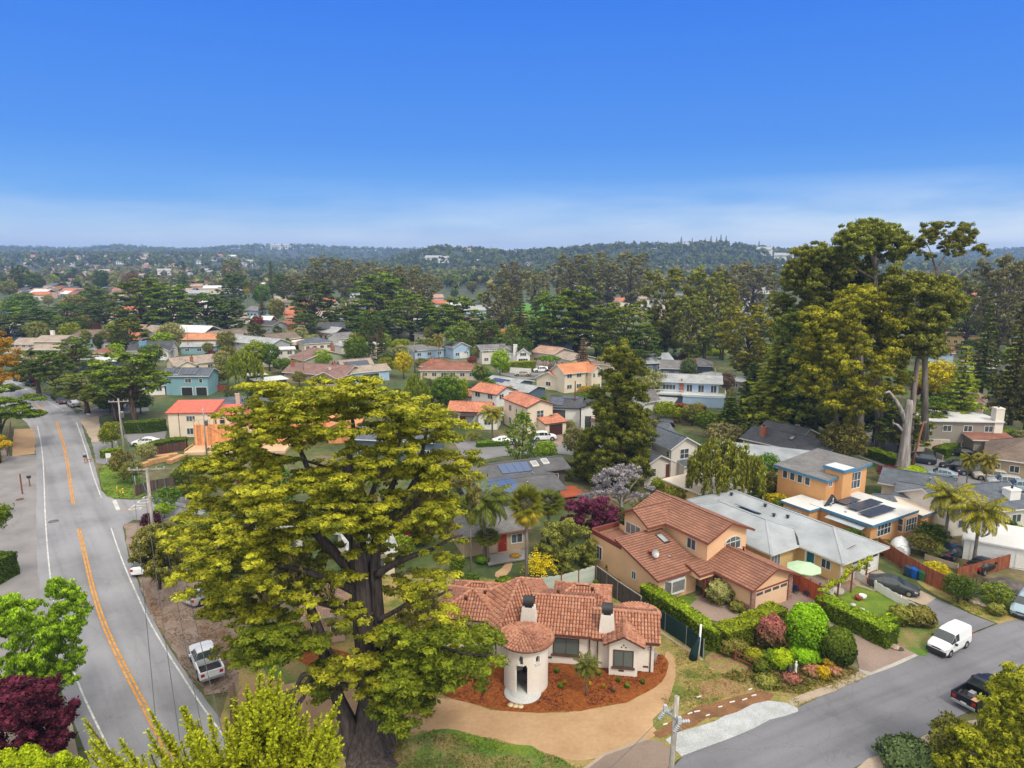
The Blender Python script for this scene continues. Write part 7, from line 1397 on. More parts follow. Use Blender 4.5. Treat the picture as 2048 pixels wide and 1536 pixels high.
def hedge(px,wd,ht,lm,label,leaf=.12,dens=120,world=False):
    pts=[P(*p) for p in px]; cl=Cloud(); c0=pts[0].copy(); pts=[p-c0 for p in pts]
    for a,b in zip(pts,pts[1:]):
        L=(b-a).length; d=(b-a)/L; s=Vector((-d.y,d.x,0)); a=a-d*.1; L+=.3
        for (o1,uu,vv,nn,lu,lv) in ((a-s*wd/2,d,Vector((0,0,1)),-s,L,ht),(a+s*wd/2,d,Vector((0,0,1)),s,L,ht),(a-s*wd/2+Vector((0,0,ht)),d,s,Vector((0,0,1)),L,wd),(a-s*wd/2,s,Vector((0,0,1)),-d,wd,ht),(a+d*L-s*wd/2,s,Vector((0,0,1)),d,wd,ht)):
            n=int(lu*lv*dens)+8; u=RNG.random((n,1))*lu; v=RNG.random((n,1))*lv; w_=(RNG.random((n,1))-.6)*.14+.09*np.sin(u*2.1+v*3)
            pos=np.array(o1)[None]+u*np.array(uu)[None]+v*np.array(vv)[None]+w_*np.array(nn)[None]; N_=nrmz(np.array(nn)[None]+.6*RNG.normal(size=(n,3))); ref=RNG.normal(size=(n,3)); T_=nrmz(ref-N_*(ref*N_).sum(1,keepdims=True)); B_=np.cross(N_,T_); s_=leaf*(.6+.8*RNG.random((n,1)))
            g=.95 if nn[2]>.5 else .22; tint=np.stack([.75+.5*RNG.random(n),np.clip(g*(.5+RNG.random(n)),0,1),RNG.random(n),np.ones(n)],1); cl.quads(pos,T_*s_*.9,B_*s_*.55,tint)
        i=.07; q=[a-s*(wd/2-i),a-s*(wd/2-i)+d*L,a+s*(wd/2-i)+d*L,a+s*(wd/2-i)]; t=[p+Vector((0,0,ht-i)) for p in q]
        raw(cl,t,(.7,.5,0,1)); [raw(cl,[q[k],q[(k+1)%4],t[(k+1)%4],t[k]]) for k in range(4)]
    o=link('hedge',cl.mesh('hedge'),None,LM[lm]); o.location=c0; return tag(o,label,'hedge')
hedge([(1290,1205),(1330,1228),(1375,1258),(1415,1290),(1440,1300)],1.4,1.9,'hedge','long clipped hedge running beside the dark green screened fence')
hedge([(1440,1300),(1490,1282),(1530,1262),(1552,1250)],1.9,2.0,'hedge','clipped hedge between the peach house court and the flower bed')
hedge([(1642,1222),(1690,1250),(1740,1272),(1778,1292)],1.7,1.7,'hedge','long dark sided hedge between the two driveways')
hedge([(1748,1262),(1790,1250),(1815,1235)],1.0,1.0,'hedge','lime vine covered picket corner of the front garden')
hedge([(1555,1262),(1600,1275),(1630,1290)],1.2,1.3,'dgreen','dark hedge behind the big ivy ball')
hedge([(1880,915),(1935,890),(2020,876)],1.8,1.6,'green','long green hedge in front of the flat roofed house at right')
hedge([(1738,912),(1775,925),(1815,940)],2.2,1.5,'green','low green hedge on the far side of the back street beside the dead tree'); hedge([(1830,893),(1858,905),(1880,915)],.6,.6,'green','thin low hedge along the pinkish driveway at right')
hedge([(252,866),(300,864),(330,860)],2.0,2.2,'dgreen','dark green hedge in front of the shaded lawn by the side street'); hedge([(306,905),(340,898),(372,895)],2.0,1.8,'dgreen','dark flowering hedge beside the orange sheathing wall'); hedge([(204,915),(222,912),(243,909)],1.6,1.2,'hedge','low lime hedge at the mouth of the side driveway'); hedge([(276,905),(308,898)],1.2,1.2,'lime','small lime hedge behind the white parked sedan')
hedge([(1005,745),(1068,742)],2,3.0,'ygreen','clipped yellowing hedge below the tall windowed white house'); hedge([(955,893),(1012,890)],1.4,.8,'green','trimmed green hedge beside the middle street'); hedge([(-30,1170),(12,1148)],3.0,2.6,'dgreen','dark green box hedge at the left edge'); hedge([(1350,835),(1405,842)],2,3.0,'red','red leaved hedge under the decked blue house')
hedge([(-20,1070+100),(5,1160)],1,1.5,'green','hedge end behind the dark box hedge at the left edge') if False else None
for q in ((1624,1322,84,4.3,'vivid','large vivid green ivy covered ball beside the driveway'),(1550,1308,62,2.7,'pinkf','big rounded shrub speckled with pink flowers'),(1686,1342,66,3.1,'dgreen','smooth dark green dome at the kerb of the driveway'),(1618,1336,62,1.2,'vivid','low clipped green skirt under the ivy covered ball'),(1470,1318,58,1.4,'olive','loose olive shrub beside the split rail fence'),(1496,1282,34,1.5,'green','small smooth green dome behind the pink flowering shrub'),(1512,1335,36,1.2,'ygreen','strappy yellow green plant in the flower bed'),(1568,1345,46,1.4,'lime','bright lime mound beside the dark statue'),(1548,1338,36,1.3,'green','mid green mound left of the lime mound'),(1527,1352,34,1.0,'dgreen','dark low shrub at the end of the split rail fence'),(1592,1312,46,1.2,'olive','dull mound between pink flowering shrub and ivy ball'),(1590,1372,40,.5,'pinkf','low pink heather patch nearest the kerb'),(1635,1358,44,.6,'pinkf','pink heather patch below the ivy covered ball'),(1540,1378,50,.5,'olive','flat olive ground shrub at the street side of the bed'),(1675,1355,30,.5,'pinkf','small pink heather patch beside the dark green dome'),(1650,1362,26,.9,'yellow','small yellow bush near the kerb'),(1662,1340,24,.8,'orange','small orange leaved bush near the kerb'),
 (1445,1214,52,2.1,'sage','silvery grey green rounded shrub in the peach house court'),(1428,1205,24,1.2,'olive','dull bush left of the silvery shrub'),(1478,1228,30,.9,'olive','low mound right of the silvery shrub'),(1292,1180,36,3.0,'yellow','yellow variegated shrub against the peach house wall'),(1228,1145,36,1.2,'dgreen','dark shrub behind the brown board fence'),(1362,1180,20,.9,'green','small green bush beside the bay window'),(1810,1255,44,1.6,'olive','rounded olive bush behind the white van'),(1850,1258,56,1.5,'olive','second broad olive bush behind the white van'),(1775,1285,44,1.2,'olive','spiky agave and bush at the hedge end'),
 (965,1130,28,.8,'green','small clipped green ball beside the garden path'),(1008,1172,30,.6,'green','small green mound by the pale patio'),(1030,1120,20,.5,'orange','orange flowering patch beside the garden path'),(1195,1172,14,.5,'green','tiny shrub at the foot of the scalloped fence'),(1390,845,30,1.8,'green','left of the two rounded shrubs by the dark pine'),(1408,852,30,1.8,'green','right of the two rounded shrubs by the dark pine'),(1400,826,30,1.8,'ygreen','yellow green ball above the two rounded shrubs'),(1045,700,26,2.4,'orange','left rusty dome on the roof line of the pinkish house'),(1068,700,22,2.4,'red','right rusty dome beside the left one'),(1835,955,60,1.2,'lime','bright lime low shrub above the dark blue bungalow'),(1665,925,50,1.4,'lime','lime shrub behind the orange house roof'),(2000,1235,30,1.0,'olive','grey green shrub below the rock pile'),(1880,1120,50,1.5,'olive','low garden shrubs before the white shed'),(1770,1110,60,1.0,'olive','sprawling low plants in front of the orange house garden wall'),(2010,1065,60,1.5,'dgreen','dark low shrub at right below the pale house'),
 (113,803,26,2.0,'dgreen','dark shrub beside the roadside cypress trunk'),(1440,712,34,2.0,'lime','light round shrub on the far lawn'),(700,655,22,1.8,'red','red shrub beside the cream box house'),(583,655,16,2.2,'maroon','maroon shrub in front of the two tier house'),(425,716,34,2.0,'maroon','low maroon bush below the teal bungalow'),(1850,1480+90,120,1.5,'blue','blue green strappy bush at the bottom right beside the mailbox')):
    bush(*q)
# tiny plants in the bark bed, star shaped yellow bromeliads
for (px,py,w_,lm,lb) in ((1131,1367,16,'yellow','left yellow star shaped plant in the red bark'),(1208,1375,16,'yellow','right yellow star shaped plant in the red bark'),(1180,1370,12,'yellow','small yellow star plant beside the little palm')):
    T('rosette',px,py-10,py+2,w_,lm,lb)
for (px,py,w_,lm,lb) in ((1114,1348,9,'dgreen','small green tuft nearest the tower in the bark'),(1121,1378,8,'green','small green tuft in the middle of the bark'),(1198,1352,10,'green','round tuft in front of the wall right of the palm'),(1227,1385,9,'pinkf','pinkish tuft below the bay window'),(1254,1378,8,'green','upright green tuft below the bay window'),(1237,1366,7,'dgreen','dark tuft under the bay window'),(1286,1370,7,'dgreen','dark tuft near the house corner'),(966,1386,8,'green','tiny tuft left of the entrance steps'),(1158,1345,10,'green','tuft left of the little palm')): bush(px,py,w_,.45,lm,lb,name='plant',leaf=.07,n=9000)
for i,(px,py) in enumerate(((1021,1411),(1031,1413),(1041,1414))):
    b=P(px,py); mb=MB(); mb.lathe([(.24,0),(.24,.05),(0,.06)],(0,0,0),10); o=mb.build('stepping_stone',mat('stepping_stone',(.62,.48,.30),.9,.2,2)); o.location=(b.x,b.y,.05); tag(o,['left','middle','right'][i]+' flat stone of the three in front of the round steps','stone')
# ================================================================ VEHICLES
CARP={}
def paint(n,c,r=.3,metal=.3): return mat('car_paint_'+n,c,r,.03,.5,0,1,metal=metal,fine=.0,spec=.6)
TYRE=mat('tyre_rubber',(.02,.02,.02),.85,.1,1,0); RIM=mat('alloy_rim',(.45,.45,.46),.35,.1,1,0,metal=.8); LAMP=mat('headlamp',(.55,.58,.6),.15,.1,1,0,spec=.8); TAIL=mat('tail_lamp',(.42,.015,.01),.25,.1,1,0,spec=.6); CARG=mat('car_glass',(.03,.045,.05),.06,.3,.5,0,1,spec=.9); PLAST=mat('black_plastic',(.03,.03,.033),.6,.1,1,0); PLATE=mat('number_plate',(.7,.7,.66),.6,.05,1,0)
PROF={ # x(from front), half width, z low, z belt, z roof, roof half width
'sedan':(4.7,.32,[(0,.62,.32,.58,.62,.5),(.12,.80,.25,.66,.70,.66),(.7,.89,.22,.80,.88,.74),(1.3,.91,.22,.90,1.0,.76),(2.0,.91,.22,.93,1.38,.60),(2.5,.91,.22,.94,1.45,.60),(3.2,.91,.22,.96,1.42,.60),(3.75,.90,.22,.98,1.22,.62),(4.15,.88,.24,.98,1.05,.70),(4.6,.80,.30,.90,.97,.66),(4.7,.70,.36,.72,.80,.6)],(.85,3.75)),
'suv':(4.6,.36,[(0,.66,.36,.70,.74,.56),(.12,.83,.28,.80,.85,.7),(.6,.91,.26,.92,1.0,.76),(1.15,.92,.26,1.0,1.08,.78),(1.75,.92,.26,1.02,1.60,.66),(2.4,.92,.26,1.03,1.70,.66),(3.4,.92,.26,1.05,1.68,.66),(4.1,.91,.28,1.08,1.60,.64),(4.5,.86,.32,1.06,1.18,.68),(4.6,.78,.38,.80,.95,.62)],(.9,3.7)),
'minivan':(4.9,.33,[(0,.66,.32,.68,.72,.56),(.14,.86,.24,.78,.84,.72),(.6,.95,.22,.90,1.0,.8),(1.0,.96,.22,.98,1.1,.82),(1.85,.96,.22,1.02,1.62,.70),(2.6,.96,.22,1.02,1.74,.70),(4.2,.96,.22,1.03,1.70,.70),(4.75,.92,.28,1.0,1.25,.72),(4.9,.84,.34,.78,.95,.66)],(.95,3.9)),
'van':(4.4,.31,[(0,.66,.34,.76,.80,.60),(.12,.82,.24,.86,.93,.72),(.5,.86,.22,1.0,1.10,.78),(.8,.865,.22,1.08,1.2,.78),(1.55,.865,.22,1.12,1.78,.70),(2.1,.865,.22,1.12,1.86,.72),(3.2,.865,.22,1.12,1.88,.73),(4.25,.85,.24,1.12,1.84,.70),(4.4,.80,.34,1.0,1.74,.68)],(.78,3.45)),
'pickup':(5.3,.38,[(0,.70,.42,.80,.86,.62),(.12,.88,.34,.92,.98,.76),(.7,.95,.32,1.02,1.10,.8),(1.45,.96,.32,1.08,1.18,.8),(2.1,.96,.32,1.10,1.70,.68),(2.8,.96,.32,1.10,1.78,.68),(3.15,.96,.32,1.10,1.74,.66),(3.3,.96,.32,1.08,1.15,.8)],(.95,4.2))}
def vehicle(kind,name,label,cat,px,py,head,pm,group=None,panel=False):
    """px,py ground point under the middle; head: compass of the nose, degrees ccw from +X"""
    L,wr,st,(wx0,wx1)=PROF[kind]; b=P(px,py); o=thing(name,label,cat,(b.x,b.y,0.02),R(head)+PI,group)
    def X(x): return x-L/2
    body=MB(); gl=MB(); rows=[]
    for (x,hw,zl,zb,zr,rw) in st:
        rows.append([(X(x),hw*.93,zl),(X(x),hw,zl+.2),(X(x),hw,zb-.12),(X(x),hw*.965,zb),(X(x),rw,zr-.05),(X(x),rw*.82,zr),(X(x),0,zr+.02)])
    for i in range(len(rows)-1):
        a,c=rows[i],rows[i+1]; s0,s1=st[i],st[i+1]; g0=s0[4]-s0[3]; g1=s1[4]-s1[3]; cab=max(g0,g1)>.28
        for sgn in (1,-1):
            f=lambda p:(p[0],p[1]*sgn,p[2])
            for k in range(6):
                q=[f(a[k]),f(c[k]),f(c[k+1]),f(a[k+1])]
                if sgn<0: q=q[::-1]
                isg=False
                if k==3 and cab and min(g0,g1)>.2 : isg=True
                if k>=4 and cab and abs(g1-g0)>.22: isg=True
                if k==3 and cab and not isg and abs(g1-g0)>.22: isg=True
                if panel and i>=5: isg=False
                body.face(q,None,0,True)
                if isg:
                    Q=[Vector(p) for p in q]; cc=sum(Q,Vector())/4; nr=(Q[1]-Q[0]).cross(Q[3]-Q[0]); 
                    if nr.length<1e-6: continue
                    nr.normalize(); 
                    if nr.dot(cc-Vector((cc.x,0,.8)))<0: nr=-nr
                    sh=.94 if k==3 else .985; fx=.93
                    G=[Vector((cc.x+(p.x-cc.x)*fx,cc.y+(p.y-cc.y)*(sh if k==3 else 1),cc.z+(p.z-cc.z)*(.86 if k==3 else .93)))+nr*.015 for p in Q]; gl.face(G)
    for row,rev in ((rows[0],True),(rows[-1],False)):
        poly=row[:-1]+[row[-1]]+[(p[0],-p[1],p[2]) for p in row[:-1][::-1]]
        body.face(poly[::-1] if rev else poly,None,0)
    und=MB(); und.box(X(.3),-.8,.18,X(st[-1][0]-.2),.8,.4); 
    bo=body.build('body',pm,o); gl.build('window',CARG,o); und.build('underbody',PLAST,o)
    hw=st[3][1]
    for x in (wx0,wx1):
        for s in (-1,1):
            w=MB(); n=20; 
            for (r0,r1,y0,y1) in ((wr,wr,hw-.16,hw+.015),):
                w.tube([(X(x),s*(hw-.18),wr),(X(x),s*(hw+.02),wr)],[wr,wr],20)
            wo=w.build('wheel',TYRE,o); r_=MB(); r_.tube([(X(x),s*(hw+.015),wr),(X(x),s*(hw+.035),wr)],[wr*.62,wr*.58],14); r_.build('rim',RIM,wo)
            ar=MB(); ar.tube([(X(x),s*(hw-.25),wr+.02),(X(x),s*(hw+.006),wr+.02)],[wr*1.22,wr*1.22],20); 
            ar.build('wheel_arch',PLAST,o)
    zf=st[1][3]
    for s in (-1,1):
        h=MB(); h.quadbox([(X(-.01)+.02,s*.42,zf-.18),(X(.30),s*.42,zf-.14),(X(.34),s*(st[1][1]+.05),zf-.12),(X(.08),s*(st[1][1]-.02),zf-.16),(X(-.01)+.04,s*.42,zf-.04),(X(.30),s*.42,zf+.03),(X(.36),s*(st[1][1]+.05),zf+.02),(X(.10),s*(st[1][1]-.02),zf-.02)]); h.build('headlight',LAMP,o)
        Lr=L if kind!='pickup' else L; t=MB(); t.box(X(Lr-.14),s*.56,.72,X(Lr+.01),s*.84,.98 if kind!='van' else 1.2); t.build('tail_light',TAIL,o)
        m_=MB(); m_.box(X(st[3][0]+.42),s*(hw+.02),.98,X(st[3][0]+.6),s*(hw+.2),1.14); m_.build('wing_mirror',PLAST if panel else pm,o)
    bm=MB(); bm.box(X(-.07),-(.80 if panel else .62),.24,X(.2 if panel else .08),.80 if panel else .62,.60 if panel else .46); bm.build('bumper',PLAST,o); gr=MB(); gr.box(X(-.02),-.36,zf-.16,X(.05),.36,zf-.05); gr.build('grille',PLAST,o)
    pl=MB(); pl.box(X(-.06),-.2,.36,X(-.035),.2,.47); pl.build('number_plate',PLATE,o); pl=MB(); pl.box(X(L),-.2,.55,X(L+.025),.2,.66); pl.build('number_plate',PLATE,o)
    if kind=='pickup':
        x0=X(3.3)+.02; x1=X(5.3); bd=MB(); bd.box(x0,-.94,.5,x1,-.84,1.12); bd.box(x0,.84,.5,x1,.94,1.12); bd.box(x1-.1,-.84,.5,x1,.84,1.10); bd.build('bed_side',pm,o)
        fl=MB(); fl.box(x0,-.84,.5,x1-.1,.84,.6); fl.build('cargo_bed',PLAST,o); bp=MB(); bp.box(x1,-.85,.42,x1+.14,.85,.58); bp.build('rear_bumper',GREYM,o)
    if kind=='suv' or kind=='van':
        pass
    return o
V=vehicle
WP=paint('white',(.74,.75,.76),.35,0); SP_=paint('silver',(.45,.46,.47)); BP=paint('black',(.012,.012,.014)); GP=paint('graphite',(.06,.065,.075)); DB=paint('dark_blue',(.02,.035,.06)); LB_=paint('light_blue_grey',(.30,.40,.46)); BE=paint('beige',(.48,.43,.33)); MBL=paint('mid_blue',(.10,.20,.26))
V('van','delivery_van','white delivery van with black bumper parked beside the driveway at right','van',1897,1296,212,WP,panel=True)
V('sedan','parked_car','dark grey sedan parked in the driveway beside the white picket fence','car',1785,1180,-34,GP)
V('minivan','parked_car','silver blue minivan at the right edge beside the rock garden','car',2052,1222,222,LB_)
pk=V('pickup','pickup_truck','black pickup with cluttered bed half hidden by the corner tree','pickup',1962,1398,30,BP)
for i,(x,y,z,a,b_,c,m) in enumerate(((1.0,-.3,.62,.5,.4,.35,GREYM),(1.7,.3,.62,.6,.5,.3,LUMB),(2.2,-.2,.62,.3,.7,.25,WHITE))): q=MB(); q.box(x,y,z,x+a,y+b_,z+c); q.build('cargo_box',m,pk)
V('pickup','pickup_truck','white pickup with open empty bed parked on the left verge under the cypress bough','pickup',413,1334,124,WP)
V('suv','parked_car','white hatchback under the weeping shrub on the road verge','car',293,1137,100,WP)
V('suv','parked_car','silver car half hidden below the yellow cypress boughs','car',418,1196,60,SP_)
V('sedan','parked_car','white sedan parked beside the cream red roofed house','car',292,890,188,WP)
for q in (('sedan',148,812,135,SP_,'pale silver sedan nearest the side street on the left road'),('sedan',124,806,135,GP,'dark grey sedan just ahead of the pale silver one'),('sedan',64,771,150,BP,'black car parked further up the left road'),('suv',40,762,150,DB,'dark blue car furthest up the left road')): V(q[0],'parked_car',q[5],'car',q[1],q[2],q[3],q[4])
for q in (('suv',1912,940,160,BP,'black SUV first in the row behind the dark blue roof'),('suv',1945,950,160,GP,'dark grey SUV second in the parked row'),('suv',1980,960,158,BE,'beige car third in the parked row behind the young palm'),('suv',2008,972,158,SP_,'silver wagon fourth in the parked row'),('suv',2038,982,158,LB_,'light blue wagon at the right edge of the parked row'),('minivan',1838,925,150,DB,'black minivan parked by itself beside the dead tree'),('sedan',1925,912,150,BP,'black car behind the parked row under the red tarpaulin'),
 ('sedan',1880,955,150,LB_,'pale blue car glimpsed above the dark blue bungalow roof'),('sedan',1046,752,175,BE,'beige sedan parked below the yellow hedge'),('suv',1082,744,185,WP,'white car right of the beige sedan'),('suv',1328,852,150,BP,'black and silver van in front of the lime shrubs'),('suv',1088,880,8,WP,'white SUV parked on the middle street by the lime tree'),('sedan',940,665,160,SP_,'small silver car at the edge of the wood by the red roof'),('sedan',1010,888,8,WP,'white car half hidden behind the light feathery tree'),('suv',920,668,160,BP,'small dark car at the edge of the wood'),('sedan',530,705,20,DB,'dark car beside the grey houses at left centre'),
 ('sedan',1965,1140,30,BP,'dark car under the white cover beside the garden wall'),('sedan',1905,1112,30,DB,'dark blue car nose between the two feather palms')): V(q[0],'parked_car',q[5],'car',q[1],q[2],q[3],q[4])
# ================================================================ POLES AND WIRES
WOODP=bark('pole_wood',(.23,.18,.14),3); WOODG=bark('weathered_pole_wood',(.32,.29,.26),3); INS=mat('grey_insulator',(.45,.48,.50),.35,.1,1,0,spec=.6); GALV=GREYM; WIRE=mat('cable',(.10,.10,.10),.6,.1,1,0)
POLE_TOPS={}
def pole(key,label,px,yb,yt,rad=.15,arms=((.6,2.2,0),),m=None,trafo=False,lean=(0,0),y=None,name='utility_pole',rot=0):
    b=P(px,yb); 
    h=ztop(yt,b.y); o=thing(name,label,'utility pole',(b.x,b.y,0),rot); mb=MB(); top=Vector((lean[0],lean[1],h)); mb.tube([(0,0,-.1),top],[rad,rad*.72],10); mb.build('pole',m or WOODP,o)
    for d,w,a in arms:
        p=top*( (h-d)/h ); ca,sa=math.cos(a),math.sin(a); q=MB(); q.beam(p+Vector((-ca*w/2,-sa*w/2,0)),p+Vector((ca*w/2,sa*w/2,0)),.12,.13); ao=q.build('crossarm',m or WOODP,o)
        for f in (-.92,-.5,.5,.92): r_=MB(); r_.lathe([(.03,0),(.06,.05),(.04,.09),(.07,.13),(.03,.2),(0,.22)],p+Vector((ca*w/2*f,sa*w/2*f,.06)),8); r_.build('insulator',INS,ao)
    if trafo: q=MB(); q.lathe([(0,-.5),(.27,-.48),(.27,.4),(.3,.42),(.1,.5),(0,.5)],Vector((.42,-.1,h-2.6)),14); q.build('transformer',GALV,o)
    POLE_TOPS[key]=Vector((b.x,b.y,0))+top; return o
def wire(label,a,b,sag=.6,r=.018,name='power_line'):
    a=Vector(a);b=Vector(b); pts=[]; 
    for i in range(17): t=i/16; p=a.lerp(b,t); p.z-=4*sag*t*(1-t); pts.append(p-a)
    mb=MB(); mb.tube(pts,r,5); o=mb.build(name,WIRE); o.location=a; return tag(o,label,'cable')
# near pole with dead-end insulators
yb_=34.5; b=at_y(1345,1700,yb_); hz=ztop(1393,yb_); tpt=at_y(1354,1393,yb_); bpt=at_y(1343,1536,yb_)
o=thing('utility_pole','nearest wooden pole at the bottom with grey ribbed insulators on a short slanting arm','utility pole',(bpt.x,yb_,0)); sl_=(tpt.x-bpt.x); mb=MB(); mb.tube([(0,0,0),(0,0,bpt.z),(sl_,0,tpt.z)],[.17,.155,.14],14); mb.build('pole',WOODG,o)
NP=lambda x,y,d=0:at_y(x,y,yb_+d)-Vector((bpt.x,yb_,0))
mb=MB(); mb.beam(NP(1328,1420,.35),NP(1363,1445,-.35),.13,.12); ao=mb.build('crossarm',GALV,o); mb=MB(); mb.beam(NP(1350,1446,-.2),NP(1366,1462,-.3),.05,.05); mb.build('brace',GALV,ao)
def ribbed(mb,a,b,r=.13,n=4):
    a=Vector(a);b=Vector(b); pts=[];rad=[]
    for i in range(n*4+1):
        pts.append(a.lerp(b,i/(n*4))); rad.append([.04,r,r*.95,.05][i%4])
    mb.tube(pts,rad,12)
for a,b_ in (((1331,1424,.3),(1348,1416,.3)),((1328,1424,.3),(1318,1438,.4)),((1360,1443,-.3),(1380,1442,-.2)),((1357,1450,-.3),(1348,1464,-.3))): mb=MB(); ribbed(mb,NP(*a),NP(*b_)); mb.build('insulator',INS,o)
for a in ((1331,1416,.3),(1359,1440,-.3)): mb=MB(); p=NP(*a); mb.box(p.x-.1,p.y-.1,p.z-.22,p.x+.1,p.y+.1,p.z+.18); mb.build('bracket_cap',INS,o)
e=at_y(1318,1440,yb_+.4); wire('thin wire running from the nearest pole down to the lower left',e,at_y(1100,1640,28),.2,.014)
pole('A','grey weathered pole standing in front of the maroon bush at the side street corner',318,1178,936,.2,((.15,3.6,.1),),WOODG)
pole('B','pole with transformer beside the double trunked cypress',251,933,797,.17,((.5,3.0,.2),),WOODG,True); pole('C','slim grey pole in front of the orange sheathing wall',414,914,815,.15,(),WOODG,True); pole('D','tan pole beside the flat white roof at left',131,758,702,.17,((.6,2.6,.2),)); pole('E','dark short pole right of the tan pole',195,760,716,.14,())
pole('F','thin pole in front of the terracotta hipped roof',378,708,654,.13,()); pole('G','pole with crossarm left of the slate blue hipped roof',639,680,644,.16,((.3,3,.1),)); pole('H','pole against the dark wood above the slate blue hipped roof',656,650,612,.15,((.3,2,.1),)); pole('I','red brown pole rising above the giant cypress crown',609,765,694,.16,()); pole('J','pole with transformer between yellow orange tree and rust roof',830,748,684,.17,((.3,2.4,.2),),None,True); pole('K','pole with crossarm at the corner of the bright blue house',985,696,637,.16,((.3,3.4,.1),)); pole('L','pale pole in the wood right of the blue house',1072,0+700,662,.15,()); pole('M','tall grey pole behind the umbrella tree',1105,712,672,.16,()); pole('N','dark brown pole before the white modern house',1149,852,762,.17,(),bark('dark_pole_wood',(.10,.06,.04),3)); pole('O','tall pole before the dark pines right of the decked house',1487,770,706,.17,((.4,2,.3),)); pole('Q','thin pole at the right end of the decked house',1428,790,736,.13,()); pole('S','pole with round crossarm below the olive eucalyptus',1402,712,688,.15,((.3,2.6,.1),)); pole('U','tall thin pale pole standing in front of the golden edged eucalyptus',1433,668,616,.14,())
pole('V','leaning reddish pole beside the dead tree',1820,944,842,.17,((.4,1.8,.5),),bark('red_pole_wood',(.22,.10,.05),3),lean=(1.3,0)); pole('W','far pole with crossarm in the central wood',793,684,640,.14,((.3,2.6,.1),)); pole('Xp','far pole at the wood edge by the red roof',895,664,620,.14,((.3,2.6,.1),)); pole('Y','far pole in the left town',293,620,590,.13,())
PT=POLE_TOPS; n0=at_y(1345,1700,30)
far=at_y(350,1600,27.0)
for i,dx in enumerate((-1.5,-.5,.6,1.5)): wire(['leftmost','second','third','rightmost'][i]+' of the four wires running down from the grey weathered pole over the road',PT['A']+Vector((dx,0,-.05)),Vector((far.x+dx*1.0+1,27,12.5)),.9,.02)
wire('heavy sagging cable between the transformer pole and the grey weathered pole',PT['B']+Vector((0,0,-2.6)),PT['A']+Vector((0,0,-3)),1.6,.045)
wire('left thin cable between the transformer pole and the grey weathered pole',PT['B']+Vector((-1.2,0,0)),PT['A']+Vector((-1.6,0,0)),.8); wire('right thin cable between the transformer pole and the grey weathered pole',PT['B']+Vector((1.2,0,0)),PT['A']+Vector((1.6,0,0)),.8)
wire('upper cable from the grey weathered pole into the giant cypress crown',PT['A']+Vector((0,0,-3)),at_y(500,1010,48),.3,.03); wire('lower cable from the grey weathered pole into the giant cypress crown',PT['A']+Vector((0,0,-3.2)),at_y(480,1030,50),.3,.03); wire('cable from the tan pole to the transformer pole',PT['D'],PT['B'],1.0,.03)
wire('wire from the tall pole towards the decked house pole',PT['O'],PT['Q'],.6,.03); wire('low wire crossing in front of the white shed garden',at_y(1800,1090,74),at_y(2060,1140,66),.2,.02); wire('wire from the leaning reddish pole to the left',PT['V'],at_y(1700,895,118),.4,.03)
# ================================================================ FENCES
def fence(name,label,px,ht,m,post=None,cap=None,th=.05,pw=.12,step=2.4,scal=False,rails=False,gap=.93):
    pts=[P(*p) for p in px]; c0=pts[0]; o=thing(name,label,'fence',c0); pm=post or m; last=None
    for a,b in zip(pts,pts[1:]):
        a=a-c0;b=b-c0; L=(b-a).length; d=(b-a)/L; n=max(1,round(L/step)); s=Vector((-d.y,d.x,0))
        for k in range(n+1):
            p=a.lerp(b,k/n)
            if last is not None and (p-last).length<.05: continue
            last=p; q=MB(); q.quadbox([p+d*u*pw/2+s*v*pw/2+Vector((0,0,z)) for z in (0,ht+.04) for u,v in ((-1,-1),(1,-1),(1,1),(-1,1))]); q.build('post',pm,o)
        for k in range(n):
            p=a.lerp(b,k/n)+d*pw/2; q_=a.lerp(b,(k+1)/n)-d*pw/2
            if rails:
                for z in rails: r_=MB(); r_.beam(p+Vector((0,0,z)),q_+Vector((0,0,z)),.07,.1); r_.build('rail',m,o)
                continue
            w=MB(); l=(q_-p).length
            if scal:
                nb=max(2,int(l/.14))
                for i in range(nb):
                    f0,f1=i/nb,(i+gap)/nb; h0=ht-.12+.10*abs(math.sin(PI*(i/nb)*3)); A_,B_=p.lerp(q_,f0),p.lerp(q_,f1); w.quadbox([A_-s*th/2,B_-s*th/2,B_+s*th/2,A_+s*th/2]+[x+Vector((0,0,h0)) for x in (A_-s*th/2,B_-s*th/2,B_+s*th/2,A_+s*th/2)])
            else: w.quadbox([p-s*th/2+Vector((0,0,.04)),q_-s*th/2+Vector((0,0,.04)),q_+s*th/2+Vector((0,0,.04)),p+s*th/2+Vector((0,0,.04)),p-s*th/2+Vector((0,0,ht)),q_-s*th/2+Vector((0,0,ht)),q_+s*th/2+Vector((0,0,ht)),p+s*th/2+Vector((0,0,ht))])
            w.build('board_panel',m,o)
            if cap: cp_=MB(); cp_.beam(p+Vector((0,0,ht+.03)),q_+Vector((0,0,ht+.03)),.14,.05); cp_.build('cap_rail',cap,o)
    return o
PALEF=boards('pale_green_boards',(.50,.56,.50),.16,'X',.12,.6); BRF=boards('dark_weathered_boards',(.075,.06,.05),.15,'X',.4,.5); GRW=mat('grey_weathered_wood',(.25,.22,.19),.9,.2,3); RBF=boards('redwood_boards',(.27,.075,.03),.15,'X',.3,.5); ORF=boards('orange_red_boards',(.42,.09,.03),.15,'X',.2,.6); RUSTP=mat('rust_brown_post',(.22,.07,.04),.85,.2,2); WINDS=mat('dark_green_windscreen',(.006,.032,.034),.8,.25,.5,.3,3)
fence('scalloped_fence','pale green fence of boards with scalloped top behind the tiled house',[(1030,1195),(1075,1192),(1122,1186),(1190,1166)],2.0,PALEF,RUSTP,scal=True)
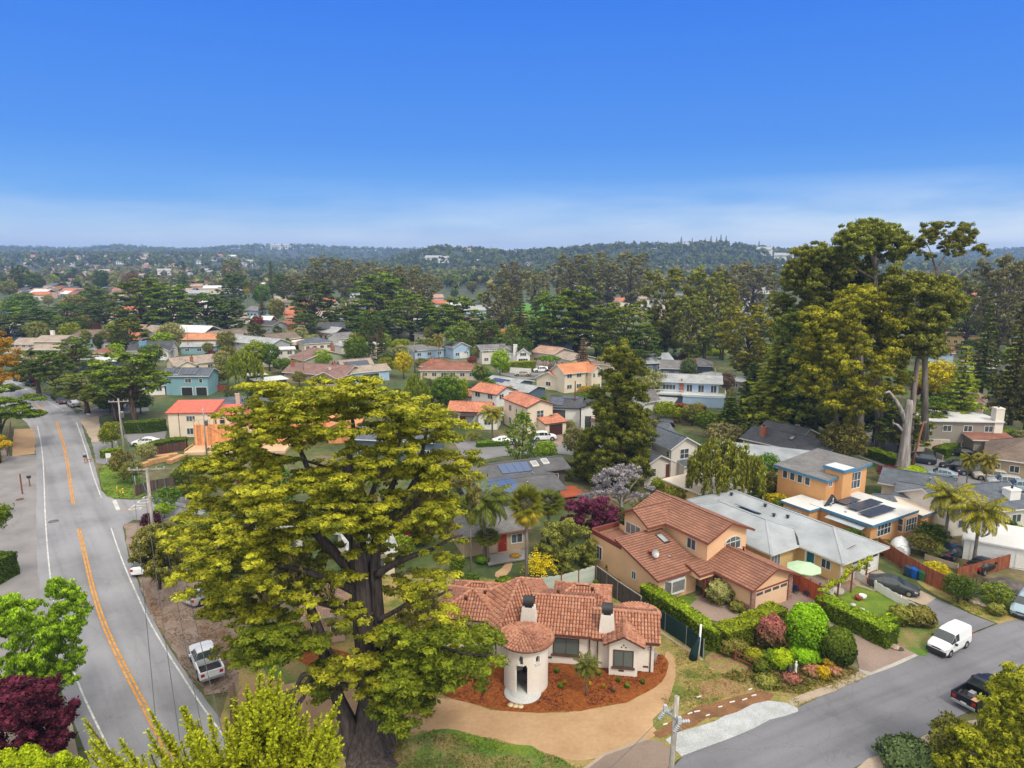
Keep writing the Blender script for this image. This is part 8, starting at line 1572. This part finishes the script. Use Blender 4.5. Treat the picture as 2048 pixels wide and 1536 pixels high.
fence('board_fence','dark weathered board fence with grey cap between tiled house and peach house',[(1193,1168),(1235,1200),(1281,1232)],2.0,BRF,GRW,GRW)
fence('screened_fence','fence hung with dark green windscreen fabric beside the clipped hedge',[(1281,1232),(1330,1262),(1372,1290),(1406,1316)],1.75,WINDS,GREYM,pw=.06)
sheet('fence_kerb',[(1281,1234),(1406,1319),(1404,1322),(1277,1237)],TANP,.04,.02,thick=.04)
fence('split_rail_fence','low rusty brown split rail fence at the edge of the flower bed',[(1428,1290),(1470,1322),(1512,1342)],1.0,RUSTP,RUSTP,rails=(.35,.85))
fence('picket_fence','white picket fence between front lawn and the dark grey sedan',[(1708,1155),(1750,1180),(1800,1210),(1845,1235)],1.0,WHITE,WHITE,scal=True,step=2.6,gap=.6)
fence('redwood_fence','orange red board fence between peach house and pergola garden',[(1586,1176),(1640,1206)],1.8,ORF,RUSTP)
fence('redwood_fence','red brown board fence behind the three waste bins',[(1756,1105),(1800,1135),(1850,1165),(1900,1190)],1.8,RBF,RUSTP); fence('redwood_fence','red brown fence at right edge in front of the white shed',[(1912,1165),(1965,1150),(2020,1135)],1.6,RBF,RUSTP)
fence('low_garden_wall','tan low garden wall above the front yard at right',[(1850,1110+10),(1915,1140),(1912,1165)],.7,TANP,TANP)
fence('plot_fence','dark brown fence in front of the building plot shrubs',[(272,992),(305,982),(345,975)],1.6,BRF,RUSTP); fence('site_fence','maroon board fence behind the timber stacks',[(297,916),(336,905),(372,900)],1.5,boards('maroon_boards',(.09,.04,.03),.15),RUSTP); fence('board_fence','red brown fence right of the teal house garage',[(415,782),(470,784)],1.7,RBF,RUSTP); fence('side_fence','tan board fence at the left edge beside the dirt pad',[(15,912),(22,856)],1.6,boards('tan_boards',(.30,.17,.10),.15),RUSTP)
fence('rock_edging','low weathered log edging along the front verge at right',[(1912,1188),(1970,1214)],.35,GRW,GRW); fence('white_fence','white panel fence below the parked cars at centre',[(1012,745),(1062,748)],1.6,WHITE,WHITE); fence('retaining_wall','beige wall along the back street left of the dead tree',[(1755,885),(1810,868)],1.4,WALL('beige'),WALL('beige')); fence('entry_wall','pale wall beside the black minivan driveway',[(1832,895),(1885,920)],.8,CONC,CONC); fence('balcony_fence','glass and steel fence in front of the white modern house',[(1095,860),(1150,848),(1185,852)],1.0,MC['redwood_deck'],RUSTP,rails=(.3,.6,.9))
fence('brown_fence','dark brown fence at the foot of the rust roofed cedar gap',[(1104,838),(1145,866)],1.5,MC['redwood_boards'],RUSTP)
# ================================================================ SMALL THINGS
def prop(name,label,cat,px,py,mb,m,rz_=0,z=0,group=None):
    b=P(px,py); o=mb.build(name,m); o.location=(b.x,b.y,z); o.rotation_euler=(0,0,rz_); return tag(o,label,cat,group)
for (px,py,n,c) in ((1816,1152,'dark blue',(.02,.05,.10)),(1829,1156,'bright blue',(.01,.10,.42)),(1846,1162,'green',(.03,.15,.06))):
    b=P(px,py); o=thing('waste_bin',n+' wheeled waste bin in front of the red brown fence','bin',(b.x,b.y,0),R(25)); m_=mat('bin_'+n.replace(' ','_'),c,.5,.1,1,0); q=MB(); q.quadbox([(-.25,-.27,.05),(.25,-.27,.05),(.25,.27,.05),(-.25,.27,.05),(-.31,-.34,1.0),(.31,-.34,1.0),(.31,.34,1.0),(-.31,.34,1.0)]); q.build('body',m_,o); q=MB(); q.quadbox([(-.34,-.38,1.0),(.34,-.38,1.0),(.34,.36,1.0),(-.34,.36,1.0),(-.32,-.33,1.06),(.32,-.33,1.06),(.3,.34,1.12),(-.3,.34,1.12)]); q.build('lid',m_,o)
    for s in (-1,1): q=MB(); q.tube([(s*.27,.3,.12),(s*.32,.3,.12)],.12,10); q.build('wheel',TYRE,o)
b=P(1605,1172); o=thing('parasol','pale green octagonal parasol on the patio of the yellow ranch house','parasol',(b.x,b.y,0)); q=MB(); q.tube([(0,0,0),(0,0,2.4)],.035,8); q.build('pole',WHITE,o); q=MB(); q.lathe([(1.75,2.05),(1.0,2.32),(0,2.55)],(0,0,0),8,sm=False); q.lathe([(1.75,1.95),(1.75,2.05)],(0,0,0),8,sm=False); q.build('canopy',mat('pale_green_canvas',(.42,.58,.38),.8,.1,1,0),o)
b=P(1607,1178); o=thing('garden_table','round dark table under the parasol','table',(b.x,b.y,0)); q=MB(); q.lathe([(0,.70),(.6,.70),(.6,.74),(0,.74)],(0,0,0),14); q.build('tabletop',DARKM,o); 
for k in range(4): a=PI/4+k*PI/2; q=MB(); q.tube([(.4*math.cos(a),.4*math.sin(a),0),(.3*math.cos(a),.3*math.sin(a),.7)],.02,5); q.build('leg',DARKM,o)
NAVY=mat('navy_cushion',(.015,.03,.09),.8,.1,1,0)
for i,(px,py,r_) in enumerate(((1590,1186,2.5),(1622,1180,.6),(1615,1192,5),(1632,1184,4))):
    b=P(px,py); o=thing('garden_chair',['navy cushioned chair left of the parasol table','navy cushioned chair right of the parasol table','navy cushioned chair in front of the parasol table','navy cushioned chair set apart by the porch'][i],'chair',(b.x,b.y,0),r_,'chairs round the parasol table'); q=MB(); q.box(-.28,-.28,.38,.28,.28,.5); q.build('seat',NAVY,o); q=MB(); q.box(-.28,.22,.5,.28,.32,1.0); q.build('backrest',NAVY,o)
    for x in (-.24,.24):
        for y in (-.24,.24): q=MB(); q.box(x-.02,y-.02,0,x+.02,y+.02,.38); q.build('leg',DARKM,o)
# pergola with vine
b=P(1640,1232); p2_=P(1735,1160); d_=(p2_-b); L_=d_.length; o=thing('pergola','rustic brown post pergola with vine in front of the yellow ranch house','pergola',(b.x,b.y,0),math.atan2(d_.y,d_.x))
for x in (0,L_*.33,L_*.62,L_*.95): q=MB(); q.box(x-.07,-.07,0,x+.07,.07,2.3); q.build('post',RUSTP,o)
q=MB(); q.box(-.3,-.09,2.3,L_+.2,.09,2.42); q.build('beam',RUSTP,o); cl=Cloud(); cl.lumps([(L_*k/22+.0,rr.uniform(-.25,.25),2.5+rr.uniform(-.15,.15)) for k in range(23)]+[(0,.1,1.6),(0,0,2.0),(L_*.95,0,1.9),(L_*.95,.1,1.4)],[(.32,.32,.22)]*27,60,.12,1.6,-.6,.6,.8,.2); link('vine',cl.mesh('vine'),o,LM['lime'])
# rolled screen leaning on a pipe post
b=P(1396,1318); o=thing('rolled_screen','green windscreen roll hanging on a white pipe post in the dry yard','screen',(b.x,b.y,0)); q=MB(); q.tube([(0,0,0),(.1,0,3.2)],.09,10); q.build('pipe_post',WHITE,o); q=MB(); q.tube([(-.45,-.1,.05),(-.35,-.12,.8),(-.12,-.1,1.6),(.03,-.05,2.1)],[.33,.28,.17,.06],10,flute=.15,fn=4); q.build('screen_cloth',WINDS,o)
# statue
b=P(1580,1348); o=thing('garden_statue','small dark and white garden statue among the flower bed shrubs','statue',(b.x,b.y,.04)); q=MB(); q.lathe([(.3,0),(.34,.25),(.24,.6),(.1,.8),(0,.85)],(0,0,0),10); q.build('urn',DARKM,o); q=MB(); q.lathe([(.1,0),(.12,.3),(.07,.6),(.13,.9),(.05,1.05),(.09,1.15),(0,1.25)],(.4,-.1,0),8); q.build('figure',WHITE,o)
# boats and shed under white covers
TARP=mat('white_tarpaulin',(.62,.64,.66),.6,.1,.8,.4,3)
def tarp(label,px,py,L,W,Hh,rz_,name='covered_boat',cat='boat'):
    mb=MB(); n=16; pts=[];rad=[]; rows=[]
    for i in range(n+1):
        t=i/n; wv=W/2*(math.sin(PI*min(1,t*.9+.08))**.5); hh=Hh*(.75+.25*math.sin(PI*t)); rows.append([(L*(t-.5),wv*s*(1 if k<1 else .95),z) for s,z,k in ((-1,0,0),(-1,hh*.55,1),(-.6,hh*.85,1),(0,hh,1),(.6,hh*.85,1),(1,hh*.55,1),(1,0,0))])
    base=len(mb.v)
    for r_ in rows: mb.v+=[(a,b_+.06*noise.noise((a*2,b_*2,c)),c+.08*noise.noise((a*1.5,b_,1))) for a,b_,c in r_]
    for i in range(n):
        for k in range(6): mb.f.append((base+i*7+k,base+(i+1)*7+k,base+(i+1)*7+k+1,base+i*7+k+1)); mb.uv.append([(0,0)]*4); mb.m.append(0); mb.sm.append(True)
    mb.face([mb.v[base+k] for k in range(7)]); mb.face([mb.v[base+n*7+k] for k in range(7)][::-1]); return prop(name,label,cat,px,py,mb,TARP,rz_)
tarp('rounded object under a white plastic cover beside the orange house bay',1800,1100,3.6,2.2,1.5,R(60),'covered_boat','covered boat'); tarp('grey boat shaped thing under cover beside the white cover',1828,1095,2.4,1.0,.5,R(-20),'covered_canoe','covered boat')
H=House('white_shed','white ribbed garage shed at the right edge behind the garden','shed',(1925,1078),(2060,1092),2.4,WHITE,RM['white'],TRIM,rot=-32); w_=H.wing(0,0,11,6,2.5,'sb',.5,.2); H.garage(w_,'f',3,4,2.2,WGAR,0,5); H.garage(w_,'f',8.2,4,2.2,WGAR,0,5); H.finish()
tarp('car hidden under a dark red tarpaulin beside the brown grey roof',1890,905,4.6,2.2,1.5,R(160),'covered_car','covered car').data.materials[0]=mat('dark_red_tarpaulin',(.09,.04,.04),.8,.2,1)
mb=MB(); mb.lathe([(1.6,0),(1.3,.5),(.7,.9),(0,1.1)],(0,0,0),9,sm=False)
for i in range(len(mb.v)): v=mb.v[i]; mb.v[i]=(v[0]*1.6+noise.noise((v[0],v[1],1))*.5,v[1]+noise.noise((v[1],v[2],2))*.4,v[2]+noise.noise((v[0],v[2],3))*.3)
prop('rock_pile','dark rock pile in the garden beside the silver blue minivan','rocks',2010,1178,mb,mat('dark_rock',(.13,.11,.105),.9,.4,1.5,.6,4))
for i,(px,py,s_) in enumerate(((1949,1206,.8),(1790,1297,.55),(1965,1212,.5),(1800,1300,.35))):
    mb=MB(); mb.lathe([(.0,0),(.7*s_,0),(.8*s_,.3*s_),(.4*s_,.6*s_),(0,.65*s_)],(0,0,0),8,sm=False)
    for k in range(len(mb.v)): v=mb.v[k]; mb.v[k]=(v[0]+noise.noise((v[0]*2,v[1]*2,i))*.2,v[1],v[2])
    prop('boulder',['pale boulder at the log edging','tan boulder at the end of the long hedge','small pale boulder right of the log edging','dark stone beside the tan boulder'][i],'rock',px,py,mb,mat('pale_rock' if i!=3 else 'dark_rock2',(.42,.33,.25) if i!=3 else (.08,.07,.07),.9,.3,2))
for i in range(9): x=1698+[0,14,8,26,20,34,30,44,40][i]; y=1210+[6,14,0,12,22,18,28,30,36][i]*.8; mb=MB(); mb.lathe([(.28,0),(.28,.06),(0,.07)],(0,0,0),7); prop('stepping_stone','pale stepping stone in the front lawn beside the picket fence','stone',x,y,mb,MC['pale_step'],0,.04,'stepping stones in the front lawn')
for i,(px,py) in enumerate(((1725,1198),(1716,1200))): mb=MB(); mb.lathe([(0,0),(.28,0),(.38,.4),(.33,.42),(.3,.3),(0,.3)],(0,0,0),14); prop('garden_urn',['white round urn on the front lawn','terracotta pot beside the white urn'][i],'urn',px,py,mb,WHITE if i==0 else MC['rust_door'],0,.04)
for i,(px,py) in enumerate(((1655,1190),(1675,1188))): mb=MB(); mb.lathe([(0,0),(.5,0),(.6,.5),(.5,.5),(.45,.4),(0,.4)],(0,0,0),16); prop('stone_planter',['left grey stone planter between the pergola posts','right grey stone planter between the pergola posts'][i],'planter',px,py,mb,CONC)
mb=MB(); mb.lathe([(0,0),(.22,0),(.3,.45),(.26,.45),(0,.4)],(0,0,0),12); prop('plant_pot','teal glazed pot beside the dark red porch posts','pot',1412,1186,mb,TEALD); T('rosette',1412,1165,1186,26,'green','leafy potted shrub standing in the teal pot')
# mailboxes, posts, markers
def postbox(label,px,py,h,m,bm,name='mailbox'):
    b=P(px,py); o=thing(name,label,'mailbox',(b.x,b.y,0),.3); q=MB(); q.box(-.06,-.06,0,.06,.06,h); q.build('post',RUSTP,o); q=MB(); q.box(-.25,-.14,h,.25,.14,h+.25); q.tube([(-.25,0,h+.25),(.25,0,h+.25)],.14,12); q.build('box',bm,o)
postbox('black mailbox on a wooden post at the left roadside',60,973,1.3,RUSTP,DARKM); postbox('black mailbox on post at the bottom right beside the corner tree',1862,1496,1.0,RUSTP,DARKM)
b=P(45,988); o=thing('sign_post','bare wooden sign post at the left roadside','post',(b.x,b.y,0)); q=MB(); q.box(-.07,-.07,0,.07,.07,3.0); q.build('post',RUSTP,o); q=MB(); q.box(-.28,-.02,2.4,.0,.0,2.9); q.build('notice_board',CONC,o)
b=P(273,990); o=thing('street_sign','green street name sign on a steel post at the side street corner','sign',(b.x,b.y,0)); q=MB(); q.tube([(0,0,0),(0,0,2.9)],.035,8); q.build('post',GREYM,o); q=MB(); q.box(-.45,-.02,2.7,.45,.02,2.92); q.build('sign_blade',mat('sign_green',(.01,.14,.07),.5),o)
b=P(218,924); o=thing('site_board','small white notice board beside the lime hedge','sign',(b.x,b.y,0)); q=MB(); q.box(-.45,-.02,.7,.45,.02,1.5); q.build('board',WHITE,o); 
for s in (-.35,.35): q=MB(); q.box(s-.03,.02,0,s+.03,.07,1.45); q.build('leg',WHITE,o)
YP=mat('yellow_paint',(.65,.48,.03),.5)
for i,(px,py,h) in enumerate(((235,987,1.1),(241,990,.8))): mb=MB(); mb.tube([(0,0,0),(0,0,h)],.06,8); prop('marker_post',['tall','short'][i]+' yellow marker post on the roadside lawn','post',px,py,mb,YP)
mb=MB(); mb.lathe([(.16,0),(.16,.08),(.11,.1),(.11,.5),(.15,.52),(.15,.58),(.1,.7),(0,.76)],(0,0,0),12); mb.tube([(-.2,0,.4),(.2,0,.4)],.06,8); prop('fire_hydrant','yellow hydrant on the roadside lawn beside the marker posts','hydrant',246,986,mb,YP)
mb=MB(); mb.lathe([(0,0),(.6,0),(.6,.012),(0,.012)],(0,0,0),24); tag(prop('manhole_cover','round manhole cover in the left lane of the main road','manhole cover',107,1043,mb,mat('manhole_iron',(.16,.15,.15),.8,.3,3),0,.02))
mb=MB(); mb.lathe([(0,0),(.5,0),(.5,.01),(0,.01)],(0,0,0),20); prop('manhole_cover','rusty iron cover in the brown frontage pavement at left','manhole cover',40,999,mb,mat('rusty_iron',(.16,.07,.05),.8,.3,3),0,.03); 
for i,(px,py) in enumerate(((1330,1450),(1398,1395),(1465,1405),(1500,1380),(1508,1392),(1490,1400),(1440,1415),(1380,1428),(1395,1424),(1415,1432))): mb=MB(); mb.box(-.16-.06*(i%3),-.035,0,.2,.035,.06); prop('white_kerb_piece','broken white kerb piece lying along the brown strip','kerb piece',px,py,mb,WHITE,.35+.1*math.sin(i*3),.04,'broken kerb pieces along the brown strip')
# planks piled beside
def scatter(poly,n,sz,lm,name,avoid=(),z=.05,up=1.0,seed=1):
    g=random.Random(seed); xs=[p[0] for p in poly]; ys=[p[1] for p in poly]; pos=[];T_=[];B_=[];ti=[]
    while len(pos)<n:
        x,y=g.uniform(min(xs),max(xs)),g.uniform(min(ys),max(ys))
        if not in_poly((x,y),poly) or any(in_poly((x,y),a) for a in avoid): continue
        p=P(x,y)
        if noise.noise((p.x*.5,p.y*.5,seed))+g.random()*.4<.08: continue
        for _ in range(3):
            a=g.uniform(0,6.28); s=sz*g.uniform(.5,1.3); u=Vector((math.cos(a),math.sin(a),up*g.random())).normalized(); v=u.cross(Vector((g.random(),g.random(),.3))).normalized(); pos.append(tuple(p+Vector((g.uniform(-.1,.1),g.uniform(-.1,.1),z)))); T_.append(tuple(u*s*.5)); B_.append(tuple(v*s*.16)); ti.append((g.uniform(.7,1.3),g.random(),0,1))
    cl=Cloud(); cl.quads(np.array(pos),np.array(T_),np.array(B_),np.array(ti)); o=link(name,cl.mesh(name),None,LM[lm]); tag(o,kind='stuff')
YARD=[(1330,1250),(1400,1325),(1440,1350),(1560,1390),(1500,1382),(1400,1412),(1345,1430),(1320,1400),(1350,1370),(1350,1310)]
scatter(YARD,3500,.12,'ygreen','grass_tufts',z=.04,seed=2); scatter(YARD,2500,.13,'brownt','dry_grass_tufts',z=.04,seed=5)
scatter([(850,1462),(905,1458),(1110,1512),(1160,1536),(1165,1560),(740,1560),(780,1480)],7000,.13,'green','lawn_tufts',z=.06,seed=3); scatter([(700,1440),(900,1458),(960,1500),(900,1550),(700,1550)],5000,.16,'brownt','cypress_litter',z=.05,seed=4)
scatter([(900,1390),(1005,1335),(1325,1310),(1335,1345),(1240,1405),(1100,1424),(960,1410)],6000,.13,'maroon','bark_chips',z=.07,up=.3,seed=6)
scatter([(1440,1352),(1560,1300),(1700,1335),(1712,1348),(1600,1390),(1500,1376)],6000,.22,'olive','bed_ground_cover',z=.08,seed=7); scatter([(1575,1400),(1722,1345),(1738,1354),(1600,1412)],900,.12,'ygreen','verge_weeds',z=.05,seed=8)
scatter([(300,1150),(420,1185),(480,1300),(470,1400),(400,1390),(300,1230)],5000,.15,'brownt','needle_litter_bits',z=.05,up=.3,seed=9); scatter([(1890,1200),(2048,1222),(2048,1232),(1945,1230)],1500,.18,'ygreen','verge_grass',z=.05,seed=10); scatter([(196,934),(240,922),(290,950),(295,992),(225,999),(206,985)],3000,.25,'green','roadside_grass',z=.05,seed=11)
# ================================================================ PERSON WALKING A DOG
def skin(name,verts,edges,rad,m,parent=None,root=0):
    me=bpy.data.meshes.new(name); me.from_pydata(verts,edges,[]); o=link(name,me,parent); me.materials.append(m); md=o.modifiers.new('s','SKIN'); me.skin_vertices
    for v,r_ in zip(me.skin_vertices[0].data,rad): v.radius=(r_,r_) if not isinstance(r_,tuple) else r_
    me.skin_vertices[0].data[root].use_root=True; md.use_smooth_shade=True; sb=o.modifiers.new('b','SUBSURF'); sb.levels=1; sb.render_levels=1; return o
SKINM=mat('skin',(.45,.26,.18),.6,.05,1,0); JACK=mat('navy_jacket',(.02,.04,.09),.85,.1,1,0); TROU=mat('pinkish_trousers',(.42,.27,.23),.85,.1,1,0)
b=P(171,927); o=thing('person','person in navy jacket and pale trousers walking away up the road with a dog lead','person',(b.x,b.y,.02),R(100))
bv=[(0,0,.95),(0,0,1.15),(0,0,1.42),(0,0,1.52),(0,0,1.63),(.01,0,1.72),(0,.19,1.40),(.05,.27,1.15),(.2,.24,.95),(0,-.19,1.40),(-.06,-.26,1.14),(.02,-.28,.9),(0,.1,.9),(.12,.11,.5),(.05,.11,.09),(.17,.12,.04),(0,-.1,.9),(-.02,-.11,.5),(-.22,-.11,.1),(-.1,-.11,.04),(.28,.22,.92),(.04,-.28,.82)]
be=[(0,1),(1,2),(2,3),(3,4),(4,5),(2,6),(6,7),(7,8),(2,9),(9,10),(10,11),(0,12),(12,13),(13,14),(14,15),(0,16),(16,17),(17,18),(18,19),(8,20),(11,21)]
brd=[.15,.15,.16,.065,.10,.07,.075,.055,.04,.075,.055,.04,.1,.07,.05,.05,.1,.07,.05,.05,.035,.035]
skin('body',bv,be,brd,SKINM,o); skin('jacket',[(0,0,.92),(0,0,1.15),(0,0,1.44),(0,.19,1.40),(.05,.27,1.15),(.17,.245,.98),(0,-.19,1.40),(-.06,-.26,1.14),(.01,-.275,.94)],[(0,1),(1,2),(2,3),(3,4),(4,5),(2,6),(6,7),(7,8)],[.18,.185,.175,.1,.075,.06,.1,.075,.06],JACK,o)
skin('trousers',[(0,0,.92),(0,.1,.88),(.12,.11,.5),(.05,.11,.12),(0,-.1,.88),(-.02,-.11,.5),(-.22,-.11,.13)],[(0,1),(1,2),(2,3),(0,4),(4,5),(5,6)],[.16,.125,.09,.075,.125,.09,.075],TROU,o)
q=MB(); q.lathe([(.112,1.64),(.12,1.70),(.09,1.78),(0,1.81)],(0,0,0),12); q.build('hair',mat('white_hair',(.6,.58,.54),.9),o)
b=P(179,924); dm_=mat('tan_dog_fur',(.42,.24,.12),.9,.2,3)
do=skin('dog',[(0,0,.48),(.22,0,.50),(.38,0,.62),(.46,0,.72),(.58,0,.69),(-.25,0,.50),(-.42,0,.62),(.22,.09,.3),(.24,.09,.14),(.26,.09,.03),(.22,-.09,.3),(.18,-.09,.14),(.2,-.09,.03),(-.25,.09,.32),(-.33,.09,.17),(-.28,.09,.03),(-.25,-.09,.32),(-.30,-.09,.17),(-.24,-.09,.03),(.43,.06,.80),(.43,-.06,.80)],[(0,1),(1,2),(2,3),(3,4),(0,5),(5,6),(1,7),(7,8),(8,9),(1,10),(10,11),(11,12),(5,13),(13,14),(14,15),(5,16),(16,17),(17,18),(3,19),(3,20)],[.11,.14,.09,.09,.045,.12,.03,.05,.03,.03,.05,.03,.03,.06,.03,.03,.06,.03,.03,.025,.025],dm_)
do.location=(b.x,b.y,.02); do.rotation_euler=(0,0,R(60)); tag(do,'tan dog walking on the lead beside the person in navy','dog')
pb=P(171,927); w0=Vector((pb.x,pb.y,.92)); tag(wire('dog lead between the walking person and the tan dog',w0,Vector((b.x,b.y,.62)),.1,.012,'dog_lead'),cat='lead')
# ================================================================ THE FAR TOWN, HILLSIDE WOODS AND AIR
rf=random.Random(4); hp={}
def far_house_mesh(i):
    w,d,h=rf.uniform(9,15),rf.uniform(8,11),rf.uniform(3,5.5); a=MB(); a.box(-w/2,-d/2,-3,w/2,d/2,h); b_=MB(); ym=0
    b_.slab([[(-w/2-.5,-d/2-.5,h),(w/2+.5,-d/2-.5,h),(w/2+.5,0,h+2.2),(-w/2-.5,0,h+2.2)],[(-w/2-.5,0,h+2.2),(w/2+.5,0,h+2.2),(w/2+.5,d/2+.5,h),(-w/2-.5,d/2+.5,h)]],.25,0,0)
    c=MB()
    for x in (-.3,0,.3): c.box(w*x-.8,-d/2-.05,1,w*x+.8,-d/2+.02,2.3)
    ms=[]
    for q,n in ((a,'wall'),(b_,'roof'),(c,'window')):
        me=bpy.data.meshes.new('far_'+n); me.from_pydata(q.v,[],q.f); u_=me.uv_layers.new(name='UVMap'); u_.data.foreach_set('uv',[k for f in q.uv for p in f for k in p]); ms.append(me)
    return ms
FH=[far_house_mesh(i) for i in range(6)]; WCm=[WALL(k) for k in ('cream','white','pale','beige','pink','skyblue','tan','terra','grey')]; RMm=[RM[k] for k in ('grey','dark','tan','brown','pale','rust','pink','red','blue','white')]
def far_house(x,y,label,group,sc=1,wm=None,rm=None):
    o=thing('distant_house',label,'house',(x,y,th(x,y)),rf.uniform(-.6,.6),group); o.scale=(sc,sc,sc); ms=FH[rf.randrange(6)]
    for me,n,m in zip(ms,('wall','roof','window'),(wm or rf.choice(WCm),rm or rf.choice(RMm),GL)): link(n,me,o,m)
for i in range(165):
    py=rf.uniform(548,600); px=rf.triangular(-20,700,180) if i<118 else rf.uniform(700,2048)
    if i>=118: py=rf.uniform(575,640)
    if 1000<px<1130 and py>600: continue
    b=P(px,py); far_house(b.x,b.y,'pale house among the trees of the distant town','houses of the distant town')
for i in range(84):
    y=rf.uniform(1000,2100); px=rf.uniform(0,520) if i<68 else rf.uniform(850,1560); x=(px-1024)/FPX*y/CP
    far_house(x,y,'tiny pale house on the far wooded slope','tiny houses on the far wooded slopes',1.3 if y<1500 else 1.6,rf.choice(WCm[:4]))
k_=0
while k_<72:
    px=rf.uniform(0,2048) if k_%2 else rf.uniform(0,760); py=rf.uniform(596,700)
    if (1000<px<1130 and py<655) or (px<160 and py>680) or not free(px,py) or not free(px-14,py) or not free(px+14,py): continue
    k_+=1; b=P(px,py); far_house(b.x,b.y,'small house half hidden in the middle distance trees','houses half hidden in the middle distance trees',.95)
for px,y,sc,lb in ((872,1500,2.2,'white house left of three on the hillside above the wood'),(892,1500,2.2,'white house in the middle of three on the hillside'),(965,1480,2.0,'white house standing apart on the hillside right of the three'),(1405,1760,2.4,'white domed hilltop house on the right hill'),(1352,1760,2.2,'long pale house on the right hill crest beside the pointed trees'),(1512,1640,3.0,'large white house near the end of the right hill'),(1550,1560,2.6,'second large white house lower at the end of the right hill'),(570,3000,4,'pale hillside house on the blue ridge'),(590,3050,4,'second pale house high on the blue ridge')):
    x=(px-1024)/FPX*y/CP; far_house(x,y,lb,None,sc,WALL('white'),RM['pale'])
def forest(n,y0,y1,px0,px1,hs,name,seed,lm,dens=None):
    g=np.random.default_rng(seed); C=[];S=[]; tries=0
    while len(C)<n and tries<n*4:
        tries+=1; y=y0+(y1-y0)*g.random()**.8; px=px0+(px1-px0)*g.random(); x=(px-1024)/FPX*y/CP
        if noise.noise((x/90,y/120,seed))+g.random()*.5<(-.05 if dens is None else dens): continue
        if px<560 and 850<y<2050 and g.random()<.62: continue
        h=g.uniform(*hs); z=th(x,y); C.append((x,y,z+h*.5)); S.append((h*.42,h*.42,h*.55))
    global RNG; cl=Cloud(); k=len(C); cl.lumps(C,S,16,5.2,1.4,-.3,.5,.6,.55,var=.6); q=link(name,cl.mesh(name),None,LM[lm]); return tag(q,kind='stuff')
forest(2900,640,1300,-350,2400,(5,10),'distant_woods',3,'eucg',.12); forest(1000,640,1250,-350,2400,(6,12),'distant_dark_woods',8,'cypd',.2)
forest(6300,1250,2300,-350,2400,(9,17),'hill_woods',5,'dgreen',-.12); forest(6300,2300,4300,-350,2400,(12,22),'far_ridge_woods',6,'dgreen',-.3)
# pointed trees on the right hill crest
for px,h in ((1350,24),(1371,20),(1396,18),(1407,22),(1418,20),(1426,24),(1436,22),(1500,20),(1258,16)):
    y=1740; x=(px-1024)/FPX*y/CP; tm,cm,hh,ww=proto('fir',0); o=thing('conifer_tree','pointed conifer standing on the crest of the right hill','tree',(x,y,th(x,y)),0,'pointed conifers on the right hill crest'); o.scale=(h/hh*1.2,h/hh*1.2,h/hh*1.3); link('trunk',tm,o,BK['dark']); link('crown',cm,o,LM['dgreen'])
# air
bpy.ops.mesh.primitive_cube_add(size=1,location=(0,2300,52)); hz=bpy.context.object; hz.name='haze'; hz.scale=(14000,4900,108); hz['kind']='stuff'
m=bpy.data.materials.new('haze_air'); m.use_nodes=True; t=m.node_tree; t.nodes.clear(); v=t.nodes.new('ShaderNodeVolumePrincipled'); v.inputs['Color'].default_value=(.38,.58,1,1); v.inputs['Density'].default_value=.00018; v.inputs['Anisotropy'].default_value=0; oo=t.nodes.new('ShaderNodeOutputMaterial'); t.links.new(v.outputs[0],oo.inputs['Volume']); hz.data.materials.append(m)
